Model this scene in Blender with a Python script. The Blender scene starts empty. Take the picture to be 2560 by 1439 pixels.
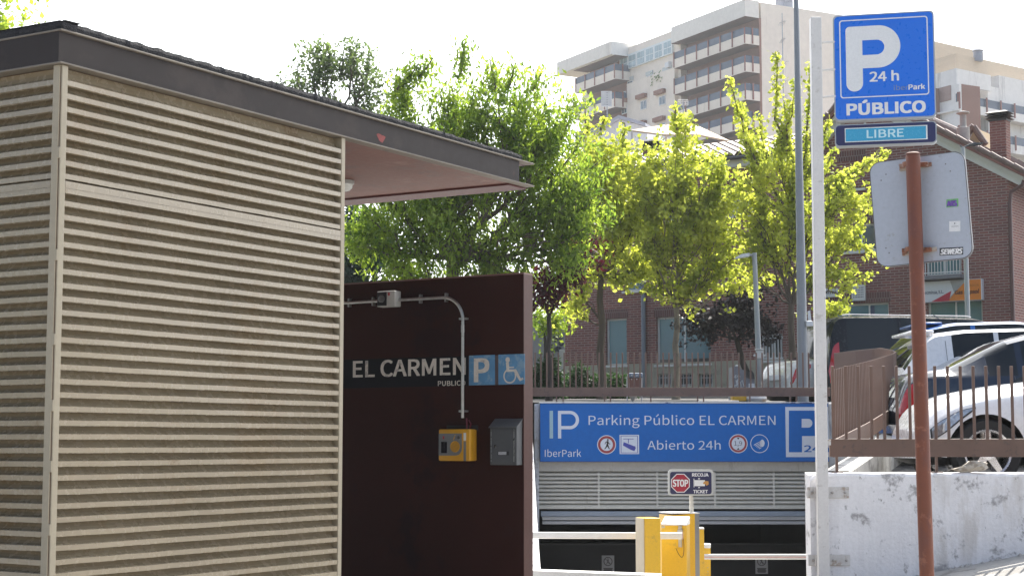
import bpy, bmesh, math, random
import numpy as np
from mathutils import Vector, Matrix

# ---------------------------------------------------------------- camera, sky, sun, exposure
F_PX, CX, CY, HZ = 4150.0, 1280.0, 719.5, 1108.0      # focal length and horizon, in photograph pixels
PITCH = math.atan((HZ - CY) / F_PX)
SC = bpy.context.scene
COL = SC.collection
cam_d = bpy.data.cameras.new('camera')
cam = bpy.data.objects.new('camera', cam_d)
COL.objects.link(cam)
cam.location = (0, 0, 0)
cam.rotation_euler = (math.pi / 2 + PITCH, 0, 0)
cam_d.sensor_width = 36.0
cam_d.sensor_fit = 'HORIZONTAL'
cam_d.lens = 36.0 * F_PX / 2560.0
cam_d.clip_start = 0.05
cam_d.clip_end = 3000
SC.camera = cam

SUN_AZ, SUN_EL = math.radians(25.0), math.radians(52.0)
SUN_DIR = Vector((math.sin(SUN_AZ) * math.cos(SUN_EL), math.cos(SUN_AZ) * math.cos(SUN_EL), math.sin(SUN_EL)))
world = bpy.data.worlds.new('World')
SC.world = world
world.use_nodes = True
wn, wl = world.node_tree.nodes, world.node_tree.links
wn.clear()
wo = wn.new('ShaderNodeOutputWorld')
wb = wn.new('ShaderNodeBackground')
ws = wn.new('ShaderNodeTexSky')
ws.sky_type = 'NISHITA'
ws.sun_disc = False
ws.sun_elevation = SUN_EL
ws.sun_rotation = SUN_AZ
ws.dust_density = 2.0
ws.air_density = 1.0
wm = wn.new('ShaderNodeMix')
wm.data_type = 'RGBA'
wm.inputs['B'].default_value = (15.0, 15.2, 15.6, 1)     # thin white veil of high cloud, bright on the sun's side
wt = wn.new('ShaderNodeTexCoord')
wd = wn.new('ShaderNodeVectorMath')
wd.operation = 'DOT_PRODUCT'
wd.inputs[1].default_value = (math.sin(SUN_AZ) * .93, math.cos(SUN_AZ) * .93, .36)
wl.new(wt.outputs['Generated'], wd.inputs[0])
wr_ = wn.new('ShaderNodeMapRange')
wr_.interpolation_type = 'SMOOTHSTEP'
wr_.inputs['From Min'].default_value = -0.15
wr_.inputs['From Max'].default_value = 0.75
wr_.inputs['To Min'].default_value = 0.02
wr_.inputs['To Max'].default_value = 0.85
wl.new(wd.outputs['Value'], wr_.inputs['Value'])
wl.new(wr_.outputs['Result'], wm.inputs['Factor'])
wl.new(ws.outputs['Color'], wm.inputs['A'])
wl.new(wm.outputs['Result'], wb.inputs['Color'])
wb.inputs['Strength'].default_value = 0.10
wl.new(wb.outputs['Background'], wo.inputs['Surface'])

sd = bpy.data.lights.new('sun', 'SUN')
sd.energy = 4.8
sd.angle = math.radians(0.55)
sd.color = (1.0, 0.95, 0.86)
sun = bpy.data.objects.new('sun', sd)
COL.objects.link(sun)
sun.rotation_euler = (-SUN_DIR).to_track_quat('-Z', 'Y').to_euler()
sun.location = SUN_DIR * 60

SC.view_settings.view_transform = 'Standard'
SC.view_settings.look = 'None'
SC.view_settings.exposure = 1.12
SC.view_settings.gamma = 1.0
SC.cycles.max_bounces = 8
SC.cycles.transparent_max_bounces = 16
SC.cycles.caustics_reflective = False
SC.cycles.caustics_refractive = False

# ---------------------------------------------------------------- measuring: photograph pixel -> place
_f = Vector((0, math.cos(PITCH), math.sin(PITCH)))
_u = Vector((0, -math.sin(PITCH), math.cos(PITCH)))


def ray(px, py):
    return _f * F_PX + Vector((px - CX, 0, 0)) + _u * (CY - py)


def P(px, py, Y):
    r = ray(px, py)
    return r * (Y / r.y)


class Pl:
    """a vertical wall plane: local x runs along it, local y into it, local z up"""

    def __init__(s, o, deg):
        s.o, s.deg, a = Vector(o), deg, math.radians(deg)
        s.rz = a
        s.ax = Vector((math.cos(a), math.sin(a), 0))
        s.n = Vector((math.sin(a), -math.cos(a), 0))

    def uv(s, px, py, off=0.0):
        r = ray(px, py)
        p = r * (((s.o - s.n * off).dot(s.n)) / r.dot(s.n))
        d = p - s.o
        return d.dot(s.ax), d.z

    def at(s, u, y, z):
        return s.o + s.ax * u - s.n * y + Vector((0, 0, z))


# ---------------------------------------------------------------- materials
_mats = {}


def M(name, col, rough=0.6, var=0.12, scale=5.0, metal=0.0, bump=0.0, bscale=60.0, stain=None, sz=1.0, fine=0.06, coat=0.0, spec=0.5):
    """painted / mineral surface: base colour with broad and fine variation, optional stains (colour, amount, scale)"""
    if name in _mats:
        return _mats[name]
    m = bpy.data.materials.new(name)
    m.use_nodes = True
    nt = m.node_tree
    N, L = nt.nodes, nt.links
    b = N['Principled BSDF']
    b.inputs['Roughness'].default_value = rough
    b.inputs['Metallic'].default_value = metal
    b.inputs['Specular IOR Level'].default_value = spec
    if coat:
        b.inputs['Coat Weight'].default_value = coat
        b.inputs['Coat Roughness'].default_value = 0.04
    tc = N.new('ShaderNodeTexCoord')
    mp = N.new('ShaderNodeMapping')
    mp.inputs['Scale'].default_value = (1, 1, sz)
    L.new(tc.outputs['Object'], mp.inputs['Vector'])

    def noise(sc_, det=5.0, ro=0.6):
        n = N.new('ShaderNodeTexNoise')
        n.inputs['Scale'].default_value = sc_
        n.inputs['Detail'].default_value = det
        n.inputs['Roughness'].default_value = ro
        L.new(mp.outputs['Vector'], n.inputs['Vector'])
        return n

    def mapr(src, a, b_, c, d):
        r = N.new('ShaderNodeMapRange')
        r.inputs['From Min'].default_value = a
        r.inputs['From Max'].default_value = b_
        r.inputs['To Min'].default_value = c
        r.inputs['To Max'].default_value = d
        L.new(src, r.inputs['Value'])
        return r.outputs['Result']

    def mul(a, b_):
        x = N.new('ShaderNodeMath')
        x.operation = 'MULTIPLY'
        L.new(a, x.inputs[0])
        L.new(b_, x.inputs[1])
        return x.outputs[0]

    n1, n2 = noise(scale), noise(scale * 14, 3.0)
    v = mul(mapr(n1.outputs['Fac'], 0.25, 0.75, 1 - var, 1 + var), mapr(n2.outputs['Fac'], 0.25, 0.75, 1 - fine, 1 + fine))
    mx = N.new('ShaderNodeMix')
    mx.data_type = 'RGBA'
    mx.blend_type = 'MULTIPLY'
    mx.inputs['Factor'].default_value = 1.0
    mx.inputs['A'].default_value = (*col, 1)
    L.new(v, mx.inputs['B'])
    out = mx.outputs['Result']
    for st in (stain if isinstance(stain, list) else [stain] if stain else []):
        scol, amt, ssc = st[0], st[1], st[2]
        strz = st[3] if len(st) > 3 else 1.0
        top = st[4] if len(st) > 4 else min(1.0, 0.5 + amt)
        m2 = N.new('ShaderNodeMapping')
        m2.inputs['Scale'].default_value = (1, 1, strz)
        m2.inputs['Location'].default_value = (3.1 * ssc % 7, 1.7, 0.3)
        L.new(tc.outputs['Object'], m2.inputs['Vector'])
        n = N.new('ShaderNodeTexNoise')
        n.inputs['Scale'].default_value = ssc
        n.inputs['Detail'].default_value = 8.0
        n.inputs['Roughness'].default_value = 0.68
        L.new(m2.outputs['Vector'], n.inputs['Vector'])
        th = 0.70 - 0.40 * math.sqrt(amt)
        fac = mapr(n.outputs['Fac'], th, th + .07, 0.0, top)
        m3 = N.new('ShaderNodeMix')
        m3.data_type = 'RGBA'
        m3.inputs['B'].default_value = (*scol, 1)
        L.new(fac, m3.inputs['Factor'])
        L.new(out, m3.inputs['A'])
        out = m3.outputs['Result']
    L.new(out, b.inputs['Base Color'])
    L.new(mapr(n2.outputs['Fac'], 0.2, 0.8, max(0, rough - 0.08), min(1, rough + 0.08)), b.inputs['Roughness'])
    if bump:
        nb = noise(bscale, 4.0)
        bp = N.new('ShaderNodeBump')
        bp.inputs['Strength'].default_value = bump
        bp.inputs['Distance'].default_value = 0.02
        L.new(nb.outputs['Fac'], bp.inputs['Height'])
        L.new(bp.outputs['Normal'], b.inputs['Normal'])
    _mats[name] = m
    return m


def glass_mat(name, col, rough=0.06, spec=0.7, var=0.1, scale=1.0):
    return M(name, col, rough, var, scale, spec=spec, fine=0.02)


def emit_mat(name, col, s):
    if name in _mats:
        return _mats[name]
    m = M(name, col, 0.25, 0.04, 8)
    b = m.node_tree.nodes['Principled BSDF']
    b.inputs['Emission Color'].default_value = (*col, 1)
    b.inputs['Emission Strength'].default_value = s
    return m


def brick_mat(name, c1, c2, mortar, bw=0.24, bh=0.07, ms=0.012):
    if name in _mats:
        return _mats[name]
    m = bpy.data.materials.new(name)
    m.use_nodes = True
    N, L = m.node_tree.nodes, m.node_tree.links
    b = N['Principled BSDF']
    b.inputs['Roughness'].default_value = 0.85
    tc = N.new('ShaderNodeTexCoord')
    sp = N.new('ShaderNodeSeparateXYZ')
    L.new(tc.outputs['Object'], sp.inputs[0])
    ad = N.new('ShaderNodeMath')
    L.new(sp.outputs['X'], ad.inputs[0])
    L.new(sp.outputs['Y'], ad.inputs[1])
    cb = N.new('ShaderNodeCombineXYZ')
    L.new(ad.outputs[0], cb.inputs['X'])
    L.new(sp.outputs['Z'], cb.inputs['Y'])
    br = N.new('ShaderNodeTexBrick')
    br.inputs['Color1'].default_value = (*c1, 1)
    br.inputs['Color2'].default_value = (*c2, 1)
    br.inputs['Mortar'].default_value = (*mortar, 1)
    br.inputs['Scale'].default_value = 1.0
    br.inputs['Brick Width'].default_value = bw
    br.inputs['Row Height'].default_value = bh
    br.inputs['Mortar Size'].default_value = ms
    br.inputs['Mortar Smooth'].default_value = 0.2
    L.new(cb.outputs[0], br.inputs['Vector'])
    no = N.new('ShaderNodeTexNoise')
    no.inputs['Scale'].default_value = 0.7
    no.inputs['Detail'].default_value = 6
    L.new(tc.outputs['Object'], no.inputs['Vector'])
    mr = N.new('ShaderNodeMapRange')
    mr.inputs['From Min'].default_value = 0.3
    mr.inputs['From Max'].default_value = 0.7
    mr.inputs['To Min'].default_value = 0.82
    mr.inputs['To Max'].default_value = 1.15
    L.new(no.outputs['Fac'], mr.inputs['Value'])
    mx = N.new('ShaderNodeMix')
    mx.data_type = 'RGBA'
    mx.blend_type = 'MULTIPLY'
    mx.inputs['Factor'].default_value = 1
    L.new(br.outputs['Color'], mx.inputs['A'])
    L.new(mr.outputs['Result'], mx.inputs['B'])
    L.new(mx.outputs['Result'], b.inputs['Base Color'])
    _mats[name] = m
    return m


def leaf_mat(name, c1, c2, trans=0.5, tcol=None):
    """leaves: each leaf its own shade between two greens, light passing through"""
    if name in _mats:
        return _mats[name]
    m = bpy.data.materials.new(name)
    m.use_nodes = True
    N, L = m.node_tree.nodes, m.node_tree.links
    b = N['Principled BSDF']
    b.inputs['Roughness'].default_value = 0.55
    b.inputs['Specular IOR Level'].default_value = 0.35
    ge = N.new('ShaderNodeNewGeometry')
    mx = N.new('ShaderNodeMix')
    mx.data_type = 'RGBA'
    mx.inputs['A'].default_value = (*c1, 1)
    mx.inputs['B'].default_value = (*c2, 1)
    tc = N.new('ShaderNodeTexCoord')
    no = N.new('ShaderNodeTexNoise')
    no.inputs['Scale'].default_value = 1.6
    no.inputs['Detail'].default_value = 3
    L.new(tc.outputs['Object'], no.inputs['Vector'])
    ma = N.new('ShaderNodeMath')
    ma.operation = 'MULTIPLY_ADD'
    ma.inputs[1].default_value = 2.2
    ma.inputs[2].default_value = -0.95
    L.new(no.outputs['Fac'], ma.inputs[0])
    mb_ = N.new('ShaderNodeMath')
    mb_.operation = 'MULTIPLY_ADD'
    mb_.use_clamp = True
    mb_.inputs[1].default_value = 0.7
    L.new(ge.outputs['Random Per Island'], mb_.inputs[0])
    L.new(ma.outputs[0], mb_.inputs[2])
    L.new(mb_.outputs[0], mx.inputs['Factor'])
    L.new(mx.outputs['Result'], b.inputs['Base Color'])
    tr = N.new('ShaderNodeBsdfTranslucent')
    m2 = N.new('ShaderNodeMix')
    m2.data_type = 'RGBA'
    m2.blend_type = 'MULTIPLY'
    m2.inputs['Factor'].default_value = 1
    tcol = tcol or (1.6, 1.9, 0.7)
    m2.inputs['B'].default_value = (*tcol, 1)
    L.new(mx.outputs['Result'], m2.inputs['A'])
    L.new(m2.outputs['Result'], tr.inputs['Color'])
    ms = N.new('ShaderNodeMixShader')
    ms.inputs['Fac'].default_value = trans
    L.new(b.outputs['BSDF'], ms.inputs[1])
    L.new(tr.outputs['BSDF'], ms.inputs[2])
    L.new(ms.outputs['Shader'], N['Material Output'].inputs['Surface'])
    _mats[name] = m
    return m


# ---------------------------------------------------------------- mesh helpers
class MB:
    def __init__(s):
        s.v, s.f, s.sm = [], [], False

    def add(s, vs, fs):
        k = len(s.v)
        s.v += [tuple(p) for p in vs]
        s.f += [tuple(i + k for i in f) for f in fs]
        return s

    def box(s, x0, x1, y0, y1, z0, z1):
        if x0 > x1: x0, x1 = x1, x0
        if y0 > y1: y0, y1 = y1, y0
        if z0 > z1: z0, z1 = z1, z0
        return s.add([(x0, y0, z0), (x1, y0, z0), (x1, y1, z0), (x0, y1, z0), (x0, y0, z1), (x1, y0, z1), (x1, y1, z1), (x0, y1, z1)],
                     [(0, 3, 2, 1), (4, 5, 6, 7), (0, 1, 5, 4), (1, 2, 6, 5), (2, 3, 7, 6), (3, 0, 4, 7)])

    def rbox(s, x0, x1, y0, y1, z0, z1, r=0.01, seg=2):
        if x0 > x1: x0, x1 = x1, x0
        if y0 > y1: y0, y1 = y1, y0
        if z0 > z1: z0, z1 = z1, z0
        r = min(r, (x1 - x0) * .45, (y1 - y0) * .45, (z1 - z0) * .45)
        bm = bmesh.new()
        bmesh.ops.create_cube(bm, size=1, matrix=Matrix.Translation(((x0 + x1) / 2, (y0 + y1) / 2, (z0 + z1) / 2)) @ Matrix.Diagonal((x1 - x0, y1 - y0, z1 - z0, 1)))
        bmesh.ops.bevel(bm, geom=list(bm.edges), offset=r, segments=seg, profile=0.5, affect='EDGES')
        bm.verts.index_update()
        s.add([v.co[:] for v in bm.verts], [[v.index for v in f.verts] for f in bm.faces])
        bm.free()
        return s

    def prism(s, pts, y0, y1):
        """outline in the local x-z plane, extruded along y"""
        n = len(pts)
        a = sum(pts[i][0] * pts[(i + 1) % n][1] - pts[(i + 1) % n][0] * pts[i][1] for i in range(n))
        if a < 0: pts = pts[::-1]
        if y0 > y1: y0, y1 = y1, y0
        vs = [(x, y0, z) for x, z in pts] + [(x, y1, z) for x, z in pts]
        fs = [tuple(range(n)), tuple(range(2 * n - 1, n - 1, -1))]
        fs += [(i, i + n, (i + 1) % n + n, (i + 1) % n) for i in range(n)]
        return s.add(vs, fs)

    def flat(s, pts, y):
        n = len(pts)
        a = sum(pts[i][0] * pts[(i + 1) % n][1] - pts[(i + 1) % n][0] * pts[i][1] for i in range(n))
        if a < 0: pts = pts[::-1]
        return s.add([(x, y, z) for x, z in pts], [tuple(range(n))])

    def ring(s, c, r0, r1, y, n=40):
        vs = []
        for k in range(n):
            a = 2 * math.pi * k / n
            vs += [(c[0] + r0 * math.cos(a), y, c[1] + r0 * math.sin(a)), (c[0] + r1 * math.cos(a), y, c[1] + r1 * math.sin(a))]
        return s.add(vs, [(2 * k, 2 * k + 1, (2 * k + 3) % (2 * n), (2 * k + 2) % (2 * n)) for k in range(n)])

    def tube(s, path, r, n=8, cap=True, squash=None):
        path = [Vector(p) for p in path]
        R = r if isinstance(r, (list, tuple)) else [r] * len(path)
        vs, fs = [], []
        ref = Vector((0.31, 0.17, 0.93))
        prev = None
        for i, p in enumerate(path):
            t = (path[min(i + 1, len(path) - 1)] - path[max(i - 1, 0)]).normalized()
            if prev is None:
                a = t.cross(ref)
                if a.length < .05: a = t.cross(Vector((1, 0, 0)))
            else:
                a = prev - t * prev.dot(t)
            a.normalize()
            prev = a
            b = t.cross(a)
            for k in range(n):
                an = 2 * math.pi * k / n
                vs.append(p + (a * math.cos(an) + b * math.sin(an)) * R[i])
        for i in range(len(path) - 1):
            for k in range(n):
                fs.append((i * n + k, i * n + (k + 1) % n, (i + 1) * n + (k + 1) % n, (i + 1) * n + k))
        if cap:
            fs += [tuple(range(n - 1, -1, -1)), tuple(range(len(path) * n - n, len(path) * n))]
        return s.add(vs, fs)

    def lathe(s, prof, c=(0, 0, 0), n=20, axis='z', cap=True):
        """profile [(radius, height)] turned round an axis"""
        vs, fs = [], []
        for r, h in prof:
            for k in range(n):
                a = 2 * math.pi * k / n
                p = (r * math.cos(a), r * math.sin(a), h)
                if axis == 'y': p = (p[0], h, p[1])
                if axis == 'x': p = (h, p[0], p[1])
                vs.append((p[0] + c[0], p[1] + c[1], p[2] + c[2]))
        for i in range(len(prof) - 1):
            for k in range(n):
                fs.append((i * n + k, i * n + (k + 1) % n, (i + 1) * n + (k + 1) % n, (i + 1) * n + k))
        if cap and prof[0][0] > 1e-6: fs.append(tuple(range(n - 1, -1, -1)))
        if cap and prof[-1][0] > 1e-6: fs.append(tuple(range(len(prof) * n - n, len(prof) * n)))
        return s.add(vs, fs)

    def build(s, name, mat, parent=None, smooth=False, loc=None, rot=None):
        me = bpy.data.meshes.new(name)
        me.from_pydata(s.v, [], s.f)
        me.update()
        o = bpy.data.objects.new(name, me)
        COL.objects.link(o)
        if mat: me.materials.append(mat)
        if smooth:
            me.polygons.foreach_set('use_smooth', [True] * len(me.polygons))
            me.set_sharp_from_angle(angle=math.radians(38))
        if parent: o.parent = parent
        if loc: o.location = loc
        if rot: o.rotation_euler = rot
        return o


def tag(o, label=None, cat=None, group=None, kind=None):
    if label: o['label'] = label
    if cat: o['category'] = cat
    if group: o['group'] = group
    if kind: o['kind'] = kind
    return o


def thing(name, label, cat, loc=(0, 0, 0), rz=0.0, group=None):
    o = bpy.data.objects.new(name, None)
    COL.objects.link(o)
    o.empty_display_size = 0.2
    o.location = loc
    o.rotation_euler = (0, 0, rz)
    return tag(o, label, cat, group)


def struct(name, mb, mat, smooth=False):
    return tag(mb.build(name, mat, None, smooth), kind='structure')


_fonts = {}


def font(kind):
    if 'f' not in _fonts:
        try:
            import os
            p = os.path.join(bpy.utils.system_resource('DATAFILES'), 'fonts', 'Noto Sans CJK Regular.woff2')
            _fonts['f'] = bpy.data.fonts.load(p)
        except Exception:
            _fonts['f'] = None
    return _fonts['f']


def letters(mb, s, x0, x1, z0, z1, y, bold=0.0, shear=0.0):
    """flat lettering whose ink fills the box x0..x1, z0..z1"""
    cu = bpy.data.curves.new('t', 'FONT')
    cu.body = s
    ft = font('f')
    if ft: cu.font = ft
    cu.shear = shear
    cu.resolution_u = 4
    o = bpy.data.objects.new('t', cu)
    COL.objects.link(o)
    dg = bpy.context.evaluated_depsgraph_get()
    dg.update()
    me = bpy.data.meshes.new_from_object(o.evaluated_get(dg))
    v = np.array([p.co[:2] for p in me.vertices])
    fs = [tuple(p.vertices) for p in me.polygons]
    bpy.data.objects.remove(o)
    bpy.data.curves.remove(cu)
    bpy.data.meshes.remove(me)
    lo, hi = v.min(0), v.max(0)
    w = (v - lo) / (hi - lo)
    # heavier type: the same letters laid a hair's breadth apart
    d = bold * abs(z1 - z0) * 1.6
    sx = -1 if x1 < x0 else 1
    k = 0
    for ox in ((-d, 0, d) if bold else (0,)):
        for oz in ((-d * .6, d * .6) if bold else (0,)):
            X0, X1, Z0, Z1 = x0 + sx * d + ox, x1 - sx * d + ox, z0 + d * .6 + oz, z1 - d * .6 + oz
            mb.add([(X0 + (X1 - X0) * a, y - k * .0002, Z0 + (Z1 - Z0) * b) for a, b in w], fs)
            k += 1
    return mb


def rrect(x0, x1, z0, z1, r, n=6):
    pts = []
    for cx, cz, a0 in ((x1 - r, z0 + r, -90), (x1 - r, z1 - r, 0), (x0 + r, z1 - r, 90), (x0 + r, z0 + r, 180)):
        for k in range(n + 1):
            a = math.radians(a0 + 90 * k / n)
            pts.append((cx + r * math.cos(a), cz + r * math.sin(a)))
    return pts


def circ(c, r, n=36):
    return [(c[0] + r * math.cos(2 * math.pi * k / n), c[1] + r * math.sin(2 * math.pi * k / n)) for k in range(n)]


def lerp(a, b, t):
    return a + (b - a) * t


def interp(x, pts):
    return float(np.interp(x, [p[0] for p in pts], [p[1] for p in pts]))


def smooth01(x):
    x = min(1, max(0, x))
    return x * x * (3 - 2 * x)


def frame(pl, px, py, off=0.0):
    """root place on a wall plane and a pixel -> local (x, z) measure round it"""
    u0, v0 = pl.uv(px, py, -off)
    loc = pl.at(u0, -off, v0)

    def q(x, y):
        u, v = pl.uv(x, y, -off)
        return u - u0, v - v0
    return loc, pl.rz, q


def qbox(q, x0, y0, x1, y1):
    a, b = q(x0, y0), q(x1, y1)
    c, d = q(x0, y1), q(x1, y0)
    return (a[0] + c[0]) / 2, (b[0] + d[0]) / 2, (c[1] + b[1]) / 2, (a[1] + d[1]) / 2   # x0, x1, z0, z1


# ---------------------------------------------------------------- the ground
CURVE = [(14.2, 2.72), (16.4, 3.5), (19, 4.36), (20.4, 4.72), (21.8, 4.98), (24.5, 5.36), (27, 5.6), (29.6, 5.7)]
FOOT = [(14.2, -.245), (19, .15), (23.5, .48), (27, .64), (29.6, .73)]


def xc(Y): return interp(Y, CURVE)


def zfoot(Y): return interp(Y, FOOT)


def pave_z(X, Y):
    d = X - 1.2
    return -1.53 + 0.19 * (0.5 * (d + math.sqrt(d * d + .04)))


def lot_right(Y): return -.44 + .061 * (Y - 14.8)


def lot_z(X, Y):
    if Y < 29.5:
        return lot_right(Y) if X > 1.5 else lerp(-1.5, .70, smooth01((Y - 16) / 13.5))
    return lerp(.72 + .034 * (Y - 29.5), lot_right(Y), smooth01((X - 4.6) / 1.7))


M_asph = M('asphalt', (.055, .055, .058), .9, .25, 1.2, bump=.4, bscale=180, stain=((.12, .11, .10), .35, 1.5))
M_conc = M('pavement_concrete', (.36, .35, .33), .85, .12, 2.0, bump=.25, bscale=120, stain=((.16, .15, .14), .25, 2.2))
M_earth = M('dry_earth', (.16, .135, .10), .95, .25, .4, bump=.3, bscale=20)
M_setts = M('grey_setts', (.20, .195, .19), .9, .2, 3, bump=.8, bscale=90, stain=((.08, .08, .08), .45, 9))


def sheet(xs, ys, zf, skip=None):
    mb = MB()
    n = len(xs)
    mb.v = [(x, y, zf(x, y)) for y in ys for x in xs]
    for j in range(len(ys) - 1):
        for i in range(n - 1):
            if skip and skip((xs[i] + xs[i + 1]) / 2, (ys[j] + ys[j + 1]) / 2): continue
            mb.f.append((j * n + i, j * n + i + 1, (j + 1) * n + i + 1, (j + 1) * n + i))
    return mb


def ground_z(x, y):
    if y < 13: return -2.1
    if y < 36: return -4.6
    return lerp(-4.6, .6 + .03 * (min(y, 260) - 45), smooth01((y - 36) / 8))


struct('ground', sheet([-1500, -300, -80, -20, 0, 20, 80, 300, 1500], [-300, -20, 13, 14, 36, 40, 44, 60, 120, 260, 2500], ground_z), M_earth)
struct('pavement', sheet([-30, -12, -6, -2] + [x * .25 for x in range(0, 25)] + [8, 12, 40], [-6, 0, 5, 9, 12, 13.2, 14.24], pave_z), M_conc)
left_xs = [-60, -20, -8, -4, -2, -1, 0, .28]
struct('plaza', sheet(left_xs, [14.24, 16, 18, 20, 22, 24, 26, 28, 29.5], lambda x, y: lot_z(x, max(y, 16))), M_conc)
mb = MB()
ys = [14.34, 15, 16, 17, 18, 19, 20, 21, 22, 23, 24, 25, 26, 27, 28, 29, 29.7]
offs = [.10, .5, 1.0, 2, 3.5, 6, 10, 20, 60]
mb.v = [(xc(y) + o, y, lot_right(y)) for y in ys for o in offs]
n = len(offs)
mb.f = [(j * n + i, j * n + i + 1, (j + 1) * n + i + 1, (j + 1) * n + i) for j in range(len(ys) - 1) for i in range(n - 1)]
struct('parking_lot', mb, M_setts)
struct('car_park_ground', sheet([-60, -20, -8, -4, 0, 2, 4, 4.6, 5, 5.4, 5.8, 6.3, 8, 12, 20, 70], [29.7, 32, 36, 40, 46, 60, 90, 140], lot_z), M_asph)


def ramp_z(y):
    return lerp(-1.53, -3.5, min(1, max(0, (y - 16.6) / 12.0)) ** 1.1)


mb = sheet([.28, 1.2, 2.2, 3.2, 4.2, 5.0, 5.9], [14.24, 15, 16, 16.6, 17.4, 18.4, 20, 22, 24, 26, 28, 30, 34], lambda x, y: ramp_z(y) + (pave_z(x, y) + 1.53 if y < 14.3 else 0), lambda x, y: x > xc(y) + .45 and y < 29)
struct('ramp', mb, M('ramp_concrete', (.30, .295, .28), .9, .15, 1.5, bump=.3, bscale=60))

# ---------------------------------------------------------------- the louvred kiosk
# unseen building added behind the viewpoint to shade the kiosk and darken reflections
sbm = MB()
for k in range(-8, 9):
    for j in range(1):
        sbm.box(k * 5.2 - 1.0, k * 5.2 + 1.0, -13.62, -13.5, .4 + j * 3.1, 2.2 + j * 3.1)
sb = thing('added_shade_building', 'unseen long ochre building added behind the viewpoint to shade the kiosk', 'building', (0, -14, -2))
MB().box(-46, 46, -10, .2, 0, 6.4).build('wall', M('shade_building_ochre', (.20, .155, .11), .9, .1, .5), sb)
sbm.v = [(x, y + 14, z + 2) for x, y, z in sbm.v]
sbm.build('window', M('shade_building_window', (.03, .035, .04), .2), sb)
C0 = P(128.5, 1108, 8.78)
plA = Pl(C0, 59.0)          # the long louvred face, running away to the right
plB = Pl(C0, -31.0)         # the short face at the frame's left edge
GND = -1.53


def uA(px, py=1108): return plA.uv(px, py)[0]


def zA(px, py): return plA.uv(px, py)[1]


M_louvre = M('cream_louvre_paint', (.285, .235, .16), .26, .16, 1.3, fine=.03,
             stain=[((.25, .185, .11), .12, 1.6, .6, .55), ((.17, .105, .05), .035, 3.0, .6, .5), ((.15, .11, .075), .012, 14.0, 1.0, .7)], coat=.35)
M_post = M('cream_post_paint', (.34, .295, .215), .5, .10, 2.0, bump=.06, stain=[((.30, .15, .06), .02, 5.0, .25), ((.24, .2, .16), .02, 16.0)])
M_beam = M('grey_brown_beam_paint', (.030, .0235, .022), .6, .18, 1.2, stain=[((.05, .038, .034), .12, 1.5, 1.0, .6), ((.15, .06, .045), .006, 5.0)], spec=.25)
M_flange = M('worn_flange_paint', (.17, .145, .115), .6, .2, 4, stain=[((.10, .08, .065), .10, 7.0), ((.28, .12, .06), .02, 9.0)])
M_soffit = M('red_brown_soffit', (.18, .078, .060), .6, .14, 1.8, stain=[((.14, .08, .07), .14, 3.0), ((.26, .15, .12), .12, 2.0)])
M_felt = M('black_roof_felt', (.022, .022, .026), .9, .3, 9, bump=1.0, bscale=70)
M_dark = M('dark_interior', (.05, .046, .042), .9, .2, 2)
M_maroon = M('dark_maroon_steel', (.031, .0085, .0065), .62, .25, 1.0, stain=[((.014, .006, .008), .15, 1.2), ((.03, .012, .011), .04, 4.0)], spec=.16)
M_maroon_lit = M('maroon_steel_lit', (.068, .025, .019), .55, .15, 3.0)  # lighter maroon paints the light falling on the wall's end

LA = uA(846)
LAe = uA(855.5)
LR = plA.uv(1331, 478)[0]
zb, zt, zbit = zA(151, 160), zA(151, 73), zA(155, 58)
pitch = zA(148, 911.2) - zA(148, 945.7)
zk0 = zA(148, 911.2)
KD = 4.2                     # kiosk depth
kiosk = thing('louvred_kiosk', 'cream metal louvred kiosk under a flat dark steel roof, filling the left', 'kiosk', (C0.x, C0.y, GND), plA.rz)
g0 = -GND                    # local z of eye level


def louvre_face(mb, l0, l1, axis, zrail):
    lip = .37 * pitch
    prof = [(.016, -lip - .003), (.0, -lip), (0, 0), (.003, .002), (.018, .05 * pitch), (.034, .15 * pitch), (.047, .34 * pitch), (.056, .66 * pitch), (.060, 1.05 * pitch)]
    kmax = int((zb - .03 - zk0) / pitch)
    kmin = int((GND + .1 - zk0) / pitch)
    rng = random.Random(4)
    for k in range(kmin, kmax + 1):
        z = zk0 + k * pitch
        if z > zb - .02: continue
        j = rng.uniform(-.0015, .0015)
        n = 14
        vs, fs = [], []
        wob = [rng.uniform(-.0012, .0012) for _ in range(n + 1)]
        for i in range(n + 1):
            l = lerp(l0, l1, i / n)
            for y, dz in prof:
                d = y + j * .5
                zz = z + dz + j + wob[i] * (1 if y < .02 else .3)
                vs.append((l, d, zz + g0) if axis == 'x' else (d, l, zz + g0))
        m = len(prof)
        for i in range(n):
            for q in range(m - 1):
                a = (i * m + q, (i + 1) * m + q, (i + 1) * m + q + 1, i * m + q + 1)
                fs.append(a if axis == 'x' else a[::-1])
        mb.add(vs, fs)
    # the doubled lip where two louvre panels meet
    for z0, z1 in zrail:
        if axis == 'x': mb.box(l0, l1, -.003, .01, z0 + g0, z1 + g0)
        else: mb.box(-.003, .01, l0, l1, z0 + g0, z1 + g0)


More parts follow.
